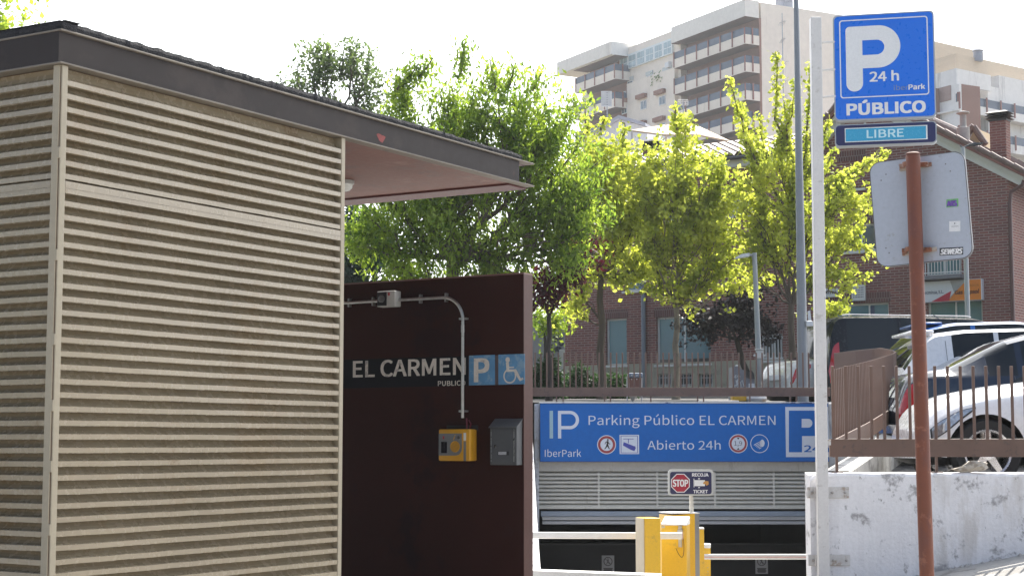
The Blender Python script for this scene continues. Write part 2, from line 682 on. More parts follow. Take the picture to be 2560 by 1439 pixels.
up = uA(146)
zr = [(zA(165, 469.5), zA(165, 452.5)), (zA(165, 483), zA(165, 471.5))]
mb = MB()
louvre_face(mb, up + .001, LA - .001, 'x', zr)
mb.build('louvre_panel', M_louvre, kiosk)
wB = -plB.uv(110, 1108)[0]
mb = MB()
louvre_face(mb, wB + .001, KD - .06, 'y', zr)
mb.build('louvre_panel', M_louvre, kiosk)
MB().rbox(.006, up, -.004, .055, 0, zb + g0 - .001, .004).build('corner_post', M_post, kiosk)
MB().rbox(-.004, .06, .007, wB, 0, zb + g0 - .001, .004).build('corner_post', M_post, kiosk)
MB().rbox(LA, LAe, -.004, .075, 0, zb + g0 - .001, .004).build('edge_post', M_post, kiosk)
mb = MB()
mb.box(.075, LA, .075, .09, 0, zb + g0)
mb.box(.075, .09, .09, KD, 0, zb + g0)
mb.box(LA - .02, LA, .09, KD, 0, zb + g0)
mb.build('inner_wall', M_dark, kiosk)
# weld tabs down the gap of the corner
for zz in (1.55, 1.0, .55, .2, -.12, -.45, -.8, -1.1):
    MB().rbox(-.004, .006, -.006, .01, zz + g0 - .03, zz + g0 + .03, .003).build('weld_tab', M_post, kiosk)
MB().box(.004, .02, .004, .02, 0, zb + g0 - .01).build('corner_seam', M('rusty_seam', (.09, .04, .02), .9, .4, 12), kiosk)
# roof: outward channel beams, soffit and felt
mb = MB()
webe = plA.uv(1298, 450)[0]
mb.box(-.02, webe, .0, .012, zb + g0 + .01, zt + g0 - .01)
mb.box(-.02, -.008, .012, KD, zb + g0 + .01, zt + g0 - .01)
mb.build('beam_web', M_beam, kiosk)
mb = MB()
mb.rbox(webe - .012, webe, .012, KD, zb + g0 + .01, zt + g0 - .01, .002)
mb.build('far_beam', M('maroon_beam', (.12, .045, .04), .5, .2, 3), kiosk)
mb = MB()
mb.rbox(-.025, LR, -.02, .06, zb + g0, zb + g0 + .011, .003)
mb.rbox(-.025, LR, -.02, .06, zt + g0 - .011, zt + g0, .003)
mb.rbox(-.025, .06, .06, KD, zb + g0, zb + g0 + .011, .003)
mb.rbox(-.025, .06, .06, KD, zt + g0 - .011, zt + g0, .003)
mb.build('beam_flange', M_flange, kiosk)
mb = MB()
mb.rbox(webe - .06, LR, .06, KD, zb + g0 - .014, zb + g0 + .008, .003)
mb.rbox(webe - .06, LR, .06, KD, zt + g0 - .011, zt + g0, .003)
mb.build('far_flange', M('dark_red_flange', (.09, .022, .022), .5, .2, 3), kiosk)
MB().box(.06, webe - .06, .06, KD, zb + g0 + .002, zb + g0 + .02).build('soffit', M_soffit, kiosk)
# roof felt with a ragged lifted edge
mb = MB()
rng = random.Random(9)
nx = 150
for part in ('A', 'B'):
    L_ = webe + .02 if part == 'A' else KD
    vs, fs = [], []
    hgt = (zbit - zt) * 1.4
    lift = 0
    for i in range(nx + 1):
        t = i / nx
        l = lerp(-.018, L_, t)
        if rng.random() < .08: lift = rng.uniform(-.003, .004)
        h = max(.012, hgt * (1 - .1 * t) + lift + rng.uniform(-.0045, .0045))
        o = -.014 + rng.uniform(-.004, .004)
        for (yy, z) in ((o + .004, 0), (o, h * .5), (o + .004, h * .92), (o + .02, h), (.5 if part == 'A' else .12, h + .004)):
            vs.append((l, yy, zt + z + g0) if part == 'A' else (yy, l, zt + z + g0))
    for i in range(nx):
        for k in range(4):
            a = (i * 5 + k, (i + 1) * 5 + k, (i + 1) * 5 + k + 1, i * 5 + k + 1)
            fs.append(a if part == 'A' else a[::-1])
    mb.add(vs, fs)
mb.box(.3, webe + .02, .3, KD, zt + g0 + .001, zbit + g0 - .004)
mb.build('roof_felt', M_felt, kiosk)
x, z = plA.uv(952, 345)
mb = MB()
mb.flat([(x + .045 * math.cos(a) * (1 + .35 * math.sin(3.1 * a)), z + g0 + .03 * math.sin(a) * (1 + .3 * math.cos(2.3 * a))) for a in [k * .45 for k in range(14)]], -.002)
mb.build('paint_patch', M('red_lead_patch', (.22, .045, .04), .7, .3, 20), kiosk)

# lamp on the soffit
r = ray(868, 452)
lp = r * ((zb - .0) / r.z)
lamp = thing('bulkhead_lamp', 'round white bulkhead lamp under the kiosk soffit, half behind the louvre edge post', 'lamp', (lp.x - .03, lp.y, zb))
MB().lathe([(.085, 0), (.085, -.025), (.078, -.03)], n=24).build('base', M('lamp_grey', (.35, .35, .34), .5), lamp, True)
MB().lathe([(.074, -.028), (.07, -.055), (.05, -.075), (.02, -.084), (0, -.086)], n=24).build('diffuser', M('opal_glass', (.72, .74, .72), .25, .03), lamp, True)

# ---------------------------------------------------------------- the dark steel wall and what hangs on it
wa = plA.uv(1310, 1000)[0]
wth = plA.uv(1331.5, 1000)[0] - wa
plW = Pl(plA.at(wa, 0, 0), -31.0)
zw = plA.uv(1312, 681)[1]
wall = thing('steel_wall', 'tall dark maroon sheet steel wall standing behind the kiosk opening', 'wall', (plW.o.x, plW.o.y, GND), plW.rz)
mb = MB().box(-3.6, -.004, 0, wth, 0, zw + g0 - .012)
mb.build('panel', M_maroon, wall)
MB().box(-.004, .0, -.002, wth + .002, 0, zw + g0 - .012).build('lit_end_plate', M_maroon_lit, wall)
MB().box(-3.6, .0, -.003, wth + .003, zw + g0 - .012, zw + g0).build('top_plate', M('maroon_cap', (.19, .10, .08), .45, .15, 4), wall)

wsx = M('worn_white_vinyl', (.62, .57, .50), .6, .12, 12, stain=((.25, .22, .2), .12, 18.0))
loc, rz, q = frame(plW, 1240, 925, .004)
sg = thing('name_sign', 'black strip reading EL CARMEN with two blue symbol plates on the maroon wall', 'sign', loc, rz)
x0, x1, z0, z1 = qbox(q, 800, 900, 1171.5, 964)
zlo = q(1171, 963.5)[1]
zhi = q(1171, 889)[1]
mb = MB().box(x0 - .6, q(1171.5, 925)[0], 0, .003, zlo, zhi)
mb.build('backing_strip', M('black_vinyl', (.009, .009, .012), .6, .2, 6, spec=.15), sg)


def wtxt(s, pts, bold, y=-.0015):
    a, b = q(*pts[0]), q(*pts[1])
    m = MB()
    letters(m, s, a[0], b[0], min(a[1], b[1]), max(a[1], b[1]), y, bold)
    return m


# the text keeps its own height along the strip
hT = q(1165, 892.5)[1]
hB = q(1165, 936.5)[1]
m = MB()
letters(m, 'EL CARMEN', q(882.5, 920)[0], q(1164.5, 920)[0], hB, hT, -.0015, .022)
m.build('lettering', wsx, sg)
m = MB()
letters(m, 'PUBLICO', q(1095, 957)[0], q(1164, 957)[0], q(1164, 964)[1] + .004, q(1164, 950)[1], -.0015, .02)
m.build('lettering', wsx, sg)
MB().box(q(1171.5, 925)[0], q(1240, 925)[0] + .035, .0, .0025, zlo + .002, zhi - .002).build('grey_strip', M('grey_tape', (.09, .07, .07), .6, .2, 20), sg)
M_pblue = M('faded_sky_blue', (.10, .25, .42), .45, .18, 10, stain=((.25, .36, .45), .2, 14.0))
for (xa, xb, nm) in ((1173.5, 1237.5, 'parking_plate'), (1246.5, 1312, 'wheelchair_plate')):
    a, b = q(xa, 925)[0], q(min(xb, 1309), 925)[0] + (.012 if xb > 1300 else 0)
    lo_, hi_ = q(1200, 962)[1], q(1200, 887.5)[1]
    pl_ = MB().box(a, b, -.004, .0, lo_, hi_).build(nm, M_pblue, sg)
    w_, h_ = b - a, hi_ - lo_
    mb = MB()
    if nm == 'parking_plate':
        letters(mb, 'P', a + .19 * w_, b - .2 * w_, lo_ + .1 * h_, hi_ - .1 * h_, -.0055, .03)
    else:
        def T(s_, t_): return (a + s_ * w_, lo_ + t_ * h_)
        mb.flat(circ(T(.36, .82), .085 * w_), -.0055)
        mb.flat([T(.29, .74), T(.40, .74), T(.42, .50), T(.68, .50), T(.86, .19), T(.93, .225), T(.965, .16), T(.82, .10), T(.60, .42), T(.32, .42)], -.0055)
        mb.flat([T(.41, .585), T(.60, .585), T(.60, .545), T(.41, .545)], -.0055)
        c = T(.44, .28)
        vs = []
        for k in range(34):
            an = math.radians(118 + 262 * k / 33)
            for r_ in (.245, .195):
                vs.append((c[0] + r_ * w_ * math.cos(an), -.0055, c[1] + r_ * w_ * math.sin(an)))
        mb.add(vs, [(2 * k, 2 * k + 1, 2 * k + 3, 2 * k + 2) for k in range(33)])
    mb.build('symbol', wsx, pl_)

# conduit
M_galv = M('galvanised_conduit', (.52, .52, .50), .32, .12, 20, metal=.85, stain=((.3, .3, .28), .1, 30.0))
loc, rz, q = frame(plW, 1157, 900, .03)
cd = thing('conduit_pipe', 'galvanised conduit pipe bending down the dark maroon wall', 'pipe', loc, rz)


def wp(px, py, y=0.0):
    a = q(px, py)
    return (a[0], y, a[1])


zc = q(1110, 743.5)[1]
xv = q(1157, 900)[0]
path = [(q(700, 900)[0], 0, zc), (q(1108, 743)[0], 0, zc)]
xs = path[1][0]
R_ = xv - xs
path += [(xs + R_ * math.sin(math.radians(a)), 0, zc - R_ * (1 - math.cos(math.radians(a)))) for a in range(10, 91, 10)]
path += [(xv, 0, q(1157, 1044)[1])]
MB().tube(path, .0125, 10).build('pipe', M_galv, cd, True)
for px in (872, 932, 1050, 1114):
    xx = q(px, 745)[0]
    mb = MB().tube([(xx - .008, 0, zc), (xx + .008, 0, zc)], .017, 10).rbox(xx - .008, xx + .008, -.006, .03, zc - .036, zc + .036, .003)
    mb.build('clamp', M_galv, cd)
for py in (796, 1027):
    zz = q(1157, py)[1]
    mb = MB().tube([(xv, 0, zz - .008), (xv, 0, zz + .008)], .017, 10).rbox(xv - .036, xv + .036, -.006, .03, zz - .008, zz + .008, .003)
    mb.build('clamp', M_galv, cd)
mb = MB().tube([(xv, 0, q(1157, 812)[1]), (xv, 0, q(1157, 830)[1])], .0155, 10)
mb.build('sleeve', M_galv, cd, True)

loc, rz, q = frame(plW, 984, 748)
jb = thing('junction_box', 'small pale grey junction box with a black round button on the conduit', 'switch box', loc, rz)
a0, a1, b0, b1 = qbox(q, 958, 768, 1003, 729)
b0, b1 = min(b0, b1), max(b0, b1)
MB().rbox(a0, a1, -.09, 0, b0, b1, .008, 3).build('box', M('pale_plastic', (.48, .47, .44), .45, .08, 10), jb, True)
MB().rbox(a0 + .006, a0 + .55 * (a1 - a0), -.096, -.088, b0 + .008, b1 - .008, .004).build('cover', M('black_plastic', (.02, .02, .022), .4), jb)
cx_, cz_ = a0 + .3 * (a1 - a0), (b0 + b1) / 2
MB().lathe([(.03, -.096), (.03, -.106), (.022, -.11), (.018, -.104), (0, -.104)], (cx_, 0, cz_), 20, 'y').build('button', M('grey_plastic', (.12, .12, .12), .35), jb, True)
MB().rbox(a0 + .62 * (a1 - a0), a0 + .72 * (a1 - a0), -.093, -.088, b1 - .04, b1 - .015, .002).build('badge', M('red_paint', (.35, .03, .04), .4), jb)

# intercom
M_yel = M('intercom_yellow', (.62, .31, .02), .4, .08, 8, coat=.2)
loc, rz, q = frame(plW, 1145, 1112)
ic = thing('intercom', 'yellow and grey intercom box with a round speaker on the maroon wall', 'intercom', loc, rz)
x0, _ = q(1114, 1112)
x1, _ = q(1193, 1112)
z0, z1 = q(1145, 1151)[1], q(1145, 1072)[1]
W_ = x1 - x0
H_ = z1 - z0
D_ = .105
MB().rbox(x0, x1, -D_, 0, z0, z1, .012, 3).build('housing', M_yel, ic, True)


def iq(s_, t_): return (x0 + s_ * W_, z0 + t_ * H_)


gp = [iq(.02, .17), iq(.55, .17), iq(.66, .20), iq(.73, .30), iq(.745, .42), iq(.745, .86), iq(.02, .86)]
MB().prism(gp, -D_ - .004, -D_ + .002).build('face_plate', M('intercom_grey', (.16, .165, .165), .5, .06, 10), ic)
sp = MB().flat(circ(iq(.54, .45), .15 * W_, 30), -D_ - .0055).build('speaker', M_yel, ic)
mb = MB()
for k in range(-5, 6):
    c = iq(.54, .45)
    hh = k * .026 * W_
    hw = math.sqrt(max(0, (.135 * W_) ** 2 - hh * hh))
    n = 14
    vs = []
    for i in range(n + 1):
        xx = lerp(-hw, hw, i / n)
        zz = c[1] + hh + .006 * math.sin(xx / W_ * 16)
        vs += [(c[0] + xx, -D_ - .0065, zz - .0015), (c[0] + xx, -D_ - .0065, zz + .0015)]
    mb.add(vs, [(2 * i, 2 * i + 2, 2 * i + 3, 2 * i + 1) for i in range(n)])
mb.build('slot', M('intercom_shade', (.25, .12, .02), .6), sp)
a, b = iq(.1, .25), iq(.28, .60)
MB().box(a[0], b[0], -D_ - .0055, -D_, a[1], b[1]).build('display', glass_mat('black_display', (.012, .012, .016)), ic)
MB().lathe([(.013, -D_ - .004), (.013, -D_ - .012), (0, -D_ - .013)], (iq(.66, .73)[0], 0, iq(.66, .73)[1]), 16, 'y').build('button', M('chrome', (.7, .7, .7), .15, metal=1), ic, True)
m = MB()
a, b = iq(.48, .66), iq(.56, .82)
letters(m, 'i', a[0], b[0], a[1], b[1], -D_ - .0055, .01, .3)
m.build('info_mark', M_yel, ic)
a, b = iq(.15, .69), iq(.2, .78)
MB().box(a[0], b[0], -D_ - .0055, -D_, a[1], b[1]).build('warning_mark', M('red_paint', (.35, .03, .04), .4), ic)
a, b = iq(.80, .08), iq(.875, .62)
MB().box(a[0], b[0], -D_ - .002, -D_ + .001, a[1] - .02, b[1]).build('card_slot', M('intercom_grey', (.16, .165, .165), .5), ic)
a, b = iq(.80, .64), iq(.875, .88)
MB().box(a[0], b[0], -D_ - .0025, -D_ + .001, a[1], b[1]).build('paper_label', M('paper_white', (.6, .6, .58), .8), ic)
mb = MB().tube([iq3 for iq3 in ((iq(.78, 1)[0], -.05, z1), (iq(.8, 1)[0], -.06, z1 + .05), (iq(.74, 1)[0], -.035, z1 + .085))], .006, 6)
mb.tube([(iq(.86, 1)[0], -.05, z1 - .004), (iq(.93, 1)[0], -.06, z1 + .04), (iq(.80, 1)[0], -.03, z1 + .07)], .005, 6)
mb.build('loose_wires', M('red_cable', (.16, .02, .04), .5), ic, True)
MB().rbox(x0 + .02, x1 + .01, -.02, 0, z1 - .005, z1 + .03, .004).build('wall_bracket', M('black_plastic', (.02, .02, .022), .4), ic)

# letterbox
M_lb = M('letterbox_grey', (.115, .12, .125), .38, .08, 10, metal=.3)
loc, rz, q = frame(plW, 1263, 1105)
lb = thing('letterbox', 'small dark grey metal letterbox with slanted lid on the maroon wall', 'letterbox', loc, rz)
x0, x1 = q(1239, 1110)[0], q(1306, 1110)[0]
z0, z1 = q(1260, 1161)[1], q(1260, 1068)[1]
zt_ = q(1260, 1048)[1]
D_ = .085
W_, H_ = x1 - x0, z1 - z0
MB().rbox(x0, x1, -D_, 0, z0, z1, .004).build('case', M_lb, lb)
mb = MB()
mb.add([(x0 - .006, -D_ - .012, z1 - .004), (x1 + .006, -D_ - .012, z1 - .004), (x1 + .006, 0, zt_), (x0 - .006, 0, zt_),
        (x0 - .006, -D_ - .012, z1 + .004), (x1 + .006, -D_ - .012, z1 + .004), (x1 + .006, 0, zt_ + .008), (x0 - .006, 0, zt_ + .008)],
       [(0, 3, 2, 1), (4, 5, 6, 7), (0, 1, 5, 4), (1, 2, 6, 5), (2, 3, 7, 6), (3, 0, 4, 7)])
mb.add([(x1, -D_, z1 - .006), (x1, 0, z1 - .006), (x1, 0, zt_)], [(0, 1, 2)])
mb.build('lid', M_lb, lb)


def lq(s_, t_): return (x0 + s_ * W_, z0 + t_ * H_)


a, b = lq(.06, .05), lq(.90, .965)
door = MB().rbox(a[0], b[0], -D_ - .004, -D_, a[1], b[1], .003).build('door', M_lb, lb)
mb = MB()
for s_ in (.06, .90):
    mb.box(lq(s_, 0)[0] - .003, lq(s_, 0)[0] + .003, -D_ - .007, -D_, a[1] + .01, b[1] - .004)
mb.build('edge_bead', M('bead_steel', (.45, .45, .44), .3, metal=.8), door)
MB().lathe([(.011, -D_ - .004), (.011, -D_ - .012), (0, -D_ - .013)], (lq(.22, .5)[0], 0, lq(.22, .5)[1]), 16, 'y').build('lock', M('chrome', (.7, .7, .7), .15, metal=1), door, True)
a, b = lq(.3, .26), lq(.72, .365)
nw = MB().box(a[0], b[0], -D_ - .0055, -D_ - .003, a[1], b[1]).build('name_holder', M('black_plastic', (.02, .02, .022), .4), door)
a, b = lq(.33, .27), lq(.63, .355)
MB().box(a[0], b[0], -D_ - .0065, -D_ - .005, a[1], b[1]).build('name_card', M('paper_grey', (.42, .42, .44), .7, .25, 60), door)

# ---------------------------------------------------------------- retaining wall, kerb and fences round the ramp
YF = 14.2
plF = Pl(P(2300, 1108, YF), 0)
M_white_wall = M('whitewashed_concrete', (.80, .785, .79), .85, .06, 2.5, bump=.35, bscale=28,
                 stain=[((.55, .51, .47), .10, 1.2, .3, .6), ((.33, .315, .315), .10, 3.3, 1.0, .95), ((.33, .32, .32), .06, 8.0, .8, .9), ((.16, .145, .13), .016, 18.0, .6, .85)])
xl = P(2026, 1300, YF).x
ztop = -.245
rw = thing('retaining_wall', 'low whitewashed concrete wall with peeling paint beside the ramp mouth', 'wall', (xl, YF, -1.3))
bm = bmesh.new()
mb = MB()
rng = random.Random(3)
nx = 140
Lw = 7.0
vs, fs = [], []
for i in range(nx + 1):
    x = Lw * i / nx
    e = rng.uniform(-.006, .004) + (-.05 if x < .03 else -.018 if x < .09 else 0)
    for (yy, zz) in ((0, -.9), (0, ztop + 1.3 - .03 + e), (.012, ztop + 1.3 - .008 + e), (.04, ztop + 1.3 + e * .5), (.24, ztop + 1.3), (.24, -.9)):
        vs.append((x, yy + rng.uniform(-.003, .003), zz))
for i in range(nx):
    for k in range(5):
        fs.append((i * 6 + k, (i + 1) * 6 + k, (i + 1) * 6 + k + 1, i * 6 + k + 1))
fs += [(0, 1, 2, 3, 4, 5), tuple(nx * 6 + k for k in (5, 4, 3, 2, 1, 0))]
mb.add(vs, fs)
mb.build('wall_body', M_white_wall, rw)
# dirt and loose lumps along the foot
mb = MB()
for k in range(60):
    x = xl + .2 + rng.random() * 2.6
    s_ = rng.uniform(.006, .022)
    z = pave_z(x, YF - .03)
    mb.add([(x - s_, YF - .05 - s_, z), (x + s_, YF - .05 - s_, z), (x + s_, YF - .01, z), (x - s_, YF - .01, z), (x, YF - .03, z + s_)],
           [(0, 1, 4), (1, 2, 4), (2, 3, 4), (3, 0, 4)])
tag(mb.build('debris', M_conc), kind='stuff')

# the wall that follows the ramp up to the garage
mb = MB()
path = [(y, xc(y)) for y in [14.44, 15, 16, 17, 18, 19, 20, 21, 22, 23, 24, 25, 26, 27, 28, 29, 29.35]]
vs, fs = [], []
for y, x in path:
    zt_ = zfoot(y) - .01
    for dx, z in ((-.12, -4.2), (-.12, zt_ - .012), (-.105, zt_), (.105, zt_), (.12, zt_ - .012), (.12, -1.2)):
        vs.append((x + dx, y, z))
for i in range(len(path) - 1):
    for k in range(5):
        fs.append((i * 6 + k, i * 6 + k + 1, (i + 1) * 6 + k + 1, (i + 1) * 6 + k))
mb.add(vs, fs)
tag(mb.build('ramp_wall', M('ramp_wall_concrete', (.46, .45, .43), .85, .15, 2, bump=.3, bscale=30, stain=((.2, .19, .18), .25, 3.0))),
    'curving concrete ramp side wall carrying the brown fence towards the garage', 'wall')
# left side wall of the ramp
mb = MB()
vs, fs = [], []
ys_ = [14.6 + .5 * k for k in range(30)]
for y in ys_:
    zt_ = max(-1.42, lot_z(.1, max(y, 16)) + .12)
    for dx, z in ((.30, -4.2), (.30, zt_ - .01), (.29, zt_), (.13, zt_), (.12, zt_ - .01), (.12, -4.2)):
        vs.append((dx, y, z))
for i in range(len(ys_) - 1):
    for k in range(5):
        fs.append((i * 6 + k, (i + 1) * 6 + k, (i + 1) * 6 + k + 1, i * 6 + k + 1))
fs += [tuple(range(6)), tuple((len(ys_) - 1) * 6 + k for k in (5, 4, 3, 2, 1, 0))]
mb.add(vs, fs)
tag(mb.build('ramp_wall', M_white_wall), 'low white wall along the left edge of the ramp, behind the maroon wall', 'wall')

M_fence = M('brown_fence_paint', (.135, .078, .058), .48, .12, 5, stain=((.07, .05, .045), .12, 14.0))


def bar_mesh(h, w=.025, d=.016):
    return MB().rbox(-w / 2, w / 2, -d / 2, d / 2, 0, h, .003, 1)


def put(src, parent, loc, rz=0):
    c = src.copy()
    COL.objects.link(c)
    c.parent = parent
    c.location = loc
    c.rotation_euler = (0, 0, rz)
    return c


# front fence on the white wall
ff = thing('metal_fence', 'brown upright-bar metal fence standing on the low whitewashed wall', 'fence', (P(2080, 1108, YF).x, YF + .06, ztop), 0, 'brown bar fences round the ramp')
fx = lambda px: P(px, 1108, YF + .06).x - ff.location.x
fz = lambda py: P(2300, py, YF + .06).z - ztop
MB().rbox(fx(2073), fx(2560) + 4.3, -.016, .016, fz(1141), fz(1096), .003).build('rail', M_fence, ff)
b0 = None
px = 2084.0
k = 0
while fx(px) < fx(2560) + 4.2 and k < 75:
    h = fz(lerp(914, 906, min(1, (px - 2084) / 476))) - fz(1096)
    if b0 is None: b0 = bar_mesh(h).build('bar', M_fence, ff)
    (b0 if k == 0 else put(b0, ff, (0, 0, 0))).location = (fx(px), 0, fz(1096))
    px += 32.1
    k += 1
f0 = None
for px in (2091, 2340, 2590, 2840):
    if f0 is None:
        f0 = MB().box(-.011, .011, -.008, .008, 0, fz(1141)).rbox(-.05, .05, -.03, .03, 0, .006, .002).build('foot', M_fence, ff)
        f0.location = (fx(px), 0, 0)
    else: put(f0, ff, (fx(px), 0, 0))


def path_fence(name, label, y0, y1, n, group):
    x0 = xc(y0)
    root = thing(name, label, 'fence', (x0, y0, zfoot(y0)), 0, group)
    ys = [lerp(y0, y1, i / 24) for i in range(25)]
    rail = MB()
    vs, fs = [], []
    for y in ys:
        x, z = xc(y) - x0, zfoot(y) - zfoot(y0)
        for dx, dz in ((-.016, .115), (-.016, .27), (.016, .27), (.016, .115)):
            vs.append((x + dx, y - y0, z + dz))
    for i in range(len(ys) - 1):
        for k in range(4):
            fs.append((i * 4 + k, i * 4 + (k + 1) % 4, (i + 1) * 4 + (k + 1) % 4, (i + 1) * 4 + k))
    fs += [(3, 2, 1, 0), tuple(len(ys) * 4 - 4 + k for k in range(4))]
    rail.add(vs, fs)
    rail.build('rail', M_fence, root)
    src = None
    tot = 0
    yy = np.linspace(y0, y1, 400)
    cum = np.concatenate([[0], np.cumsum(np.hypot(np.diff(yy), np.diff([xc(y) for y in yy])))])
    for k in range(n):
        y = float(np.interp(cum[-1] * (k + .5) / n, cum, yy))
        dxdy = (xc(y + .05) - xc(y - .05)) / .1
        if src is None:
            src = bar_mesh(.60, .022, .014).build('bar', M_fence, root)
            o = src
        else: o = put(src, root, (0, 0, 0))
        o.location = (xc(y) - x0, y - y0, zfoot(y) - zfoot(y0) + .27)
        o.rotation_euler = (0, 0, math.pi / 2 - math.atan(dxdy))
    ft = None
    for k in range(max(2, int((y1 - y0) / 1.1))):
        y = lerp(y0 + .1, y1 - .1, k / max(1, int((y1 - y0) / 1.1) - 1))
        p = (xc(y) - x0, y - y0, zfoot(y) - zfoot(y0) - .01)
        if ft is None:
            ft = MB().box(-.011, .011, -.011, .011, 0, .13).build('foot', M_fence, root)
            ft.location = p
        else: put(ft, root, p)
    return root


path_fence('metal_fence', 'brown bar fence running back from the white wall along the ramp, seen edge on', 14.36, 20.2, 62, 'brown bar fences round the ramp')
path_fence('metal_fence', 'brown bar fence bending behind the ramp corner, in front of the black van', 20.35, 29.3, 88, 'brown bar fences round the ramp')

# far fence above the garage mouth
YG = 29.6
farf = thing('metal_fence', 'brown upright-bar metal fence on the ledge above the blue parking board', 'fence', (P(1335, 1108, YG).x, YG, .735), 0, 'brown bar fences round the ramp')
gx = lambda px: P(px, 1108, YG).x - farf.location.x
gz = lambda py: P(1700, py, YG).z - .735
MB().rbox(gx(1180), gx(2078), -.016, .016, gz(990), gz(968), .003).build('rail', M_fence, farf)
src = None
px = 2069.0
k = 0
while px > 1190:
    h = gz(881) - gz(968)
    if src is None:
        src = bar_mesh(h, .027, .02).build('bar', M_fence, farf)
        o = src
    else: o = put(src, farf, (0, 0, 0))
    o.location = (gx(px), 0, gz(968))
    px -= 14.62
src = None
for px in (1391.5, 1408, 1512, 1526.5, 1628, 1745, 1760, 1876, 1977, 1993, 2070, 1300, 1220):
    if src is None:
        src = MB().box(-.012, .012, -.012, .012, -.02, gz(990)).build('foot', M_fence, farf)
        src.location = (gx(px), 0, 0)
    else: put(src, farf, (gx(px), 0, 0))

# crumpled bag on the wall
bx = P(2432, 1171, YF + .03)
rng = random.Random(12)
bm = bmesh.new()
bmesh.ops.create_icosphere(bm, subdivisions=3, radius=1)
for v in bm.verts:
    p = v.co.copy()
    nz = .16 * math.sin(5 * p.x + 2 * p.z) + .12 * math.sin(9 * p.y + 7 * p.x) + .08 * math.sin(17 * p.z + 5 * p.x)
    s_ = 1 + nz
    taper = 1 - .55 * max(0, -p.x)
    v.co = Vector((p.x * .145 * s_, p.y * .07 * s_ * taper, max(-.02, (p.z * .048 * s_ * taper) + .028 + .02 * p.x)))
mb = MB()
bm.verts.index_update()
mb.add([v.co[:] for v in bm.verts], [[v.index for v in f.verts] for f in bm.faces])
bm.free()
o = mb.build('crumpled_bag', M('dirty_bag', (.50, .45, .38), .8, .15, 12, bump=.4, bscale=30, stain=((.25, .2, .15), .2, 16.0)), None, True, (bx.x, bx.y + .02, ztop + .02))
tag(o, 'crumpled dirty beige bag lying on the white wall beside the white car wheel', 'bag')

# ---------------------------------------------------------------- white pole carrying the parking sign
M_pole = M('white_pole_paint', (.66, .64, .62), .45, .05, 4, stain=((.4, .37, .33), .08, 12.0))
YP = YF - .10
pp = P(2056, 1300, YP)
pole = thing('sign_pole', 'square white steel pole bolted to the end of the white wall', 'pole', (pp.x, YP, pave_z(pp.x, YP)))
pz0 = pole.location.z
pw = .046
ptop = P(2042, 46, YP).z
lean = (P(2042, 46, YP).x - pp.x)
mb = MB()
mb.rbox(-pw, pw, -pw, pw, 0, ptop - pz0, .006)
mb.v = [(x + lean * z / (ptop - pz0) * .5, y, z) for x, y, z in mb.v]
mb.build('post', M_pole, pole)
M_brk = M('bracket_steel', (.58, .56, .54), .5, .1, 8, stain=((.3, .2, .12), .15, 16.0))
for (y0, y1) in ((1245, 1217), (1415, 1387)):
    za, zb_ = P(2076, y0, YP).z - pz0, P(2076, y1, YP).z - pz0
    xa, xb = P(2024, 1300, YP).x - pp.x, P(2129, 1300, YP).x - pp.x
    br = MB().rbox(xa, -pw, .085, .097, za, zb_, .003).rbox(pw, xb, .085, .097, za, zb_, .003).rbox(-pw - .01, pw + .01, .047, .095, za, zb_, .003).build('wall_bracket', M_brk, pole)
    mb = MB()
    for bxp in (2036, 2087, 2119):
        xx = P(bxp, 1300, YP).x - pp.x
        mb.lathe([(.012, .085), (.012, .078), (.006, .074), (0, .074)], (xx, 0, (za + zb_) / 2), 8, 'y')
    mb.build('bolt', M('bolt_steel', (.4, .38, .36), .35, metal=.8), br)
for py in (108, 177, 244):
    z = P(2060, py, YP).z - pz0
    MB().tube([(pw - .01, 0, z), (P(2090, py, YP).x - pp.x + .03, .0, z + .012)], .011, 8).build('sign_bracket', M_pole, pole)
MB().rbox(P(2066, 1100, YP).x - pp.x, P(2077, 1100, YP).x - pp.x, -.01, .05, P(2070, 1112, YP).z - pz0, P(2070, 1098, YP).z - pz0, .004).build('hinge_lug', M_brk, pole)

# parking sign box
plS = Pl(P(2083, 300, YP), -13.0)
loc, rz, q = frame(plS, 2210, 306)
ps = thing('parking_sign', 'blue sign box with a big white P and PÚBLICO on the white pole', 'sign', loc, rz)
x0, x1 = q(2084, 170)[0], q(2338, 170)[0]
z0, z1 = q(2210, 298)[1], q(2210, 33)[1]
W_, H_ = x1 - x0, z1 - z0


def sq(s_, t_): return (x0 + s_ * W_, z0 + t_ * H_)


M_frame = M('sign_frame_alu', (.42, .42, .42), .35, .06, 8, metal=.6)
M_blue = M('bright_sign_blue', (.005, .15, .72), .3, .04, 1.5, fine=.01)
M_white = M('sign_white', (.78, .78, .78), .4, .04, 6)
MB().prism(rrect(x0, x1, z0, z1, .045 * W_), .0, .11).build('case', M_frame, ps)
MB().prism(rrect(x0 + .012, x1 - .012, z0 + .012, z1 - .012, .04 * W_), -.004, 0).build('face', M_blue, ps)
mb = MB()
a, b = sq(.063, .21), sq(.937, .95)
o_ = rrect(a[0], b[0], a[1], b[1], .03 * W_)
i_ = rrect(a[0] + .011 * W_, b[0] - .011 * W_, a[1] + .011 * W_, b[1] - .011 * W_, .022 * W_)
n = len(o_)
mb.add([(x, -.0055, z) for x, z in o_] + [(x, -.0055, z) for x, z in i_], [(i, (i + 1) % n, n + (i + 1) % n, n + i) for i in range(n)])
mb.build('border', M_white, ps)
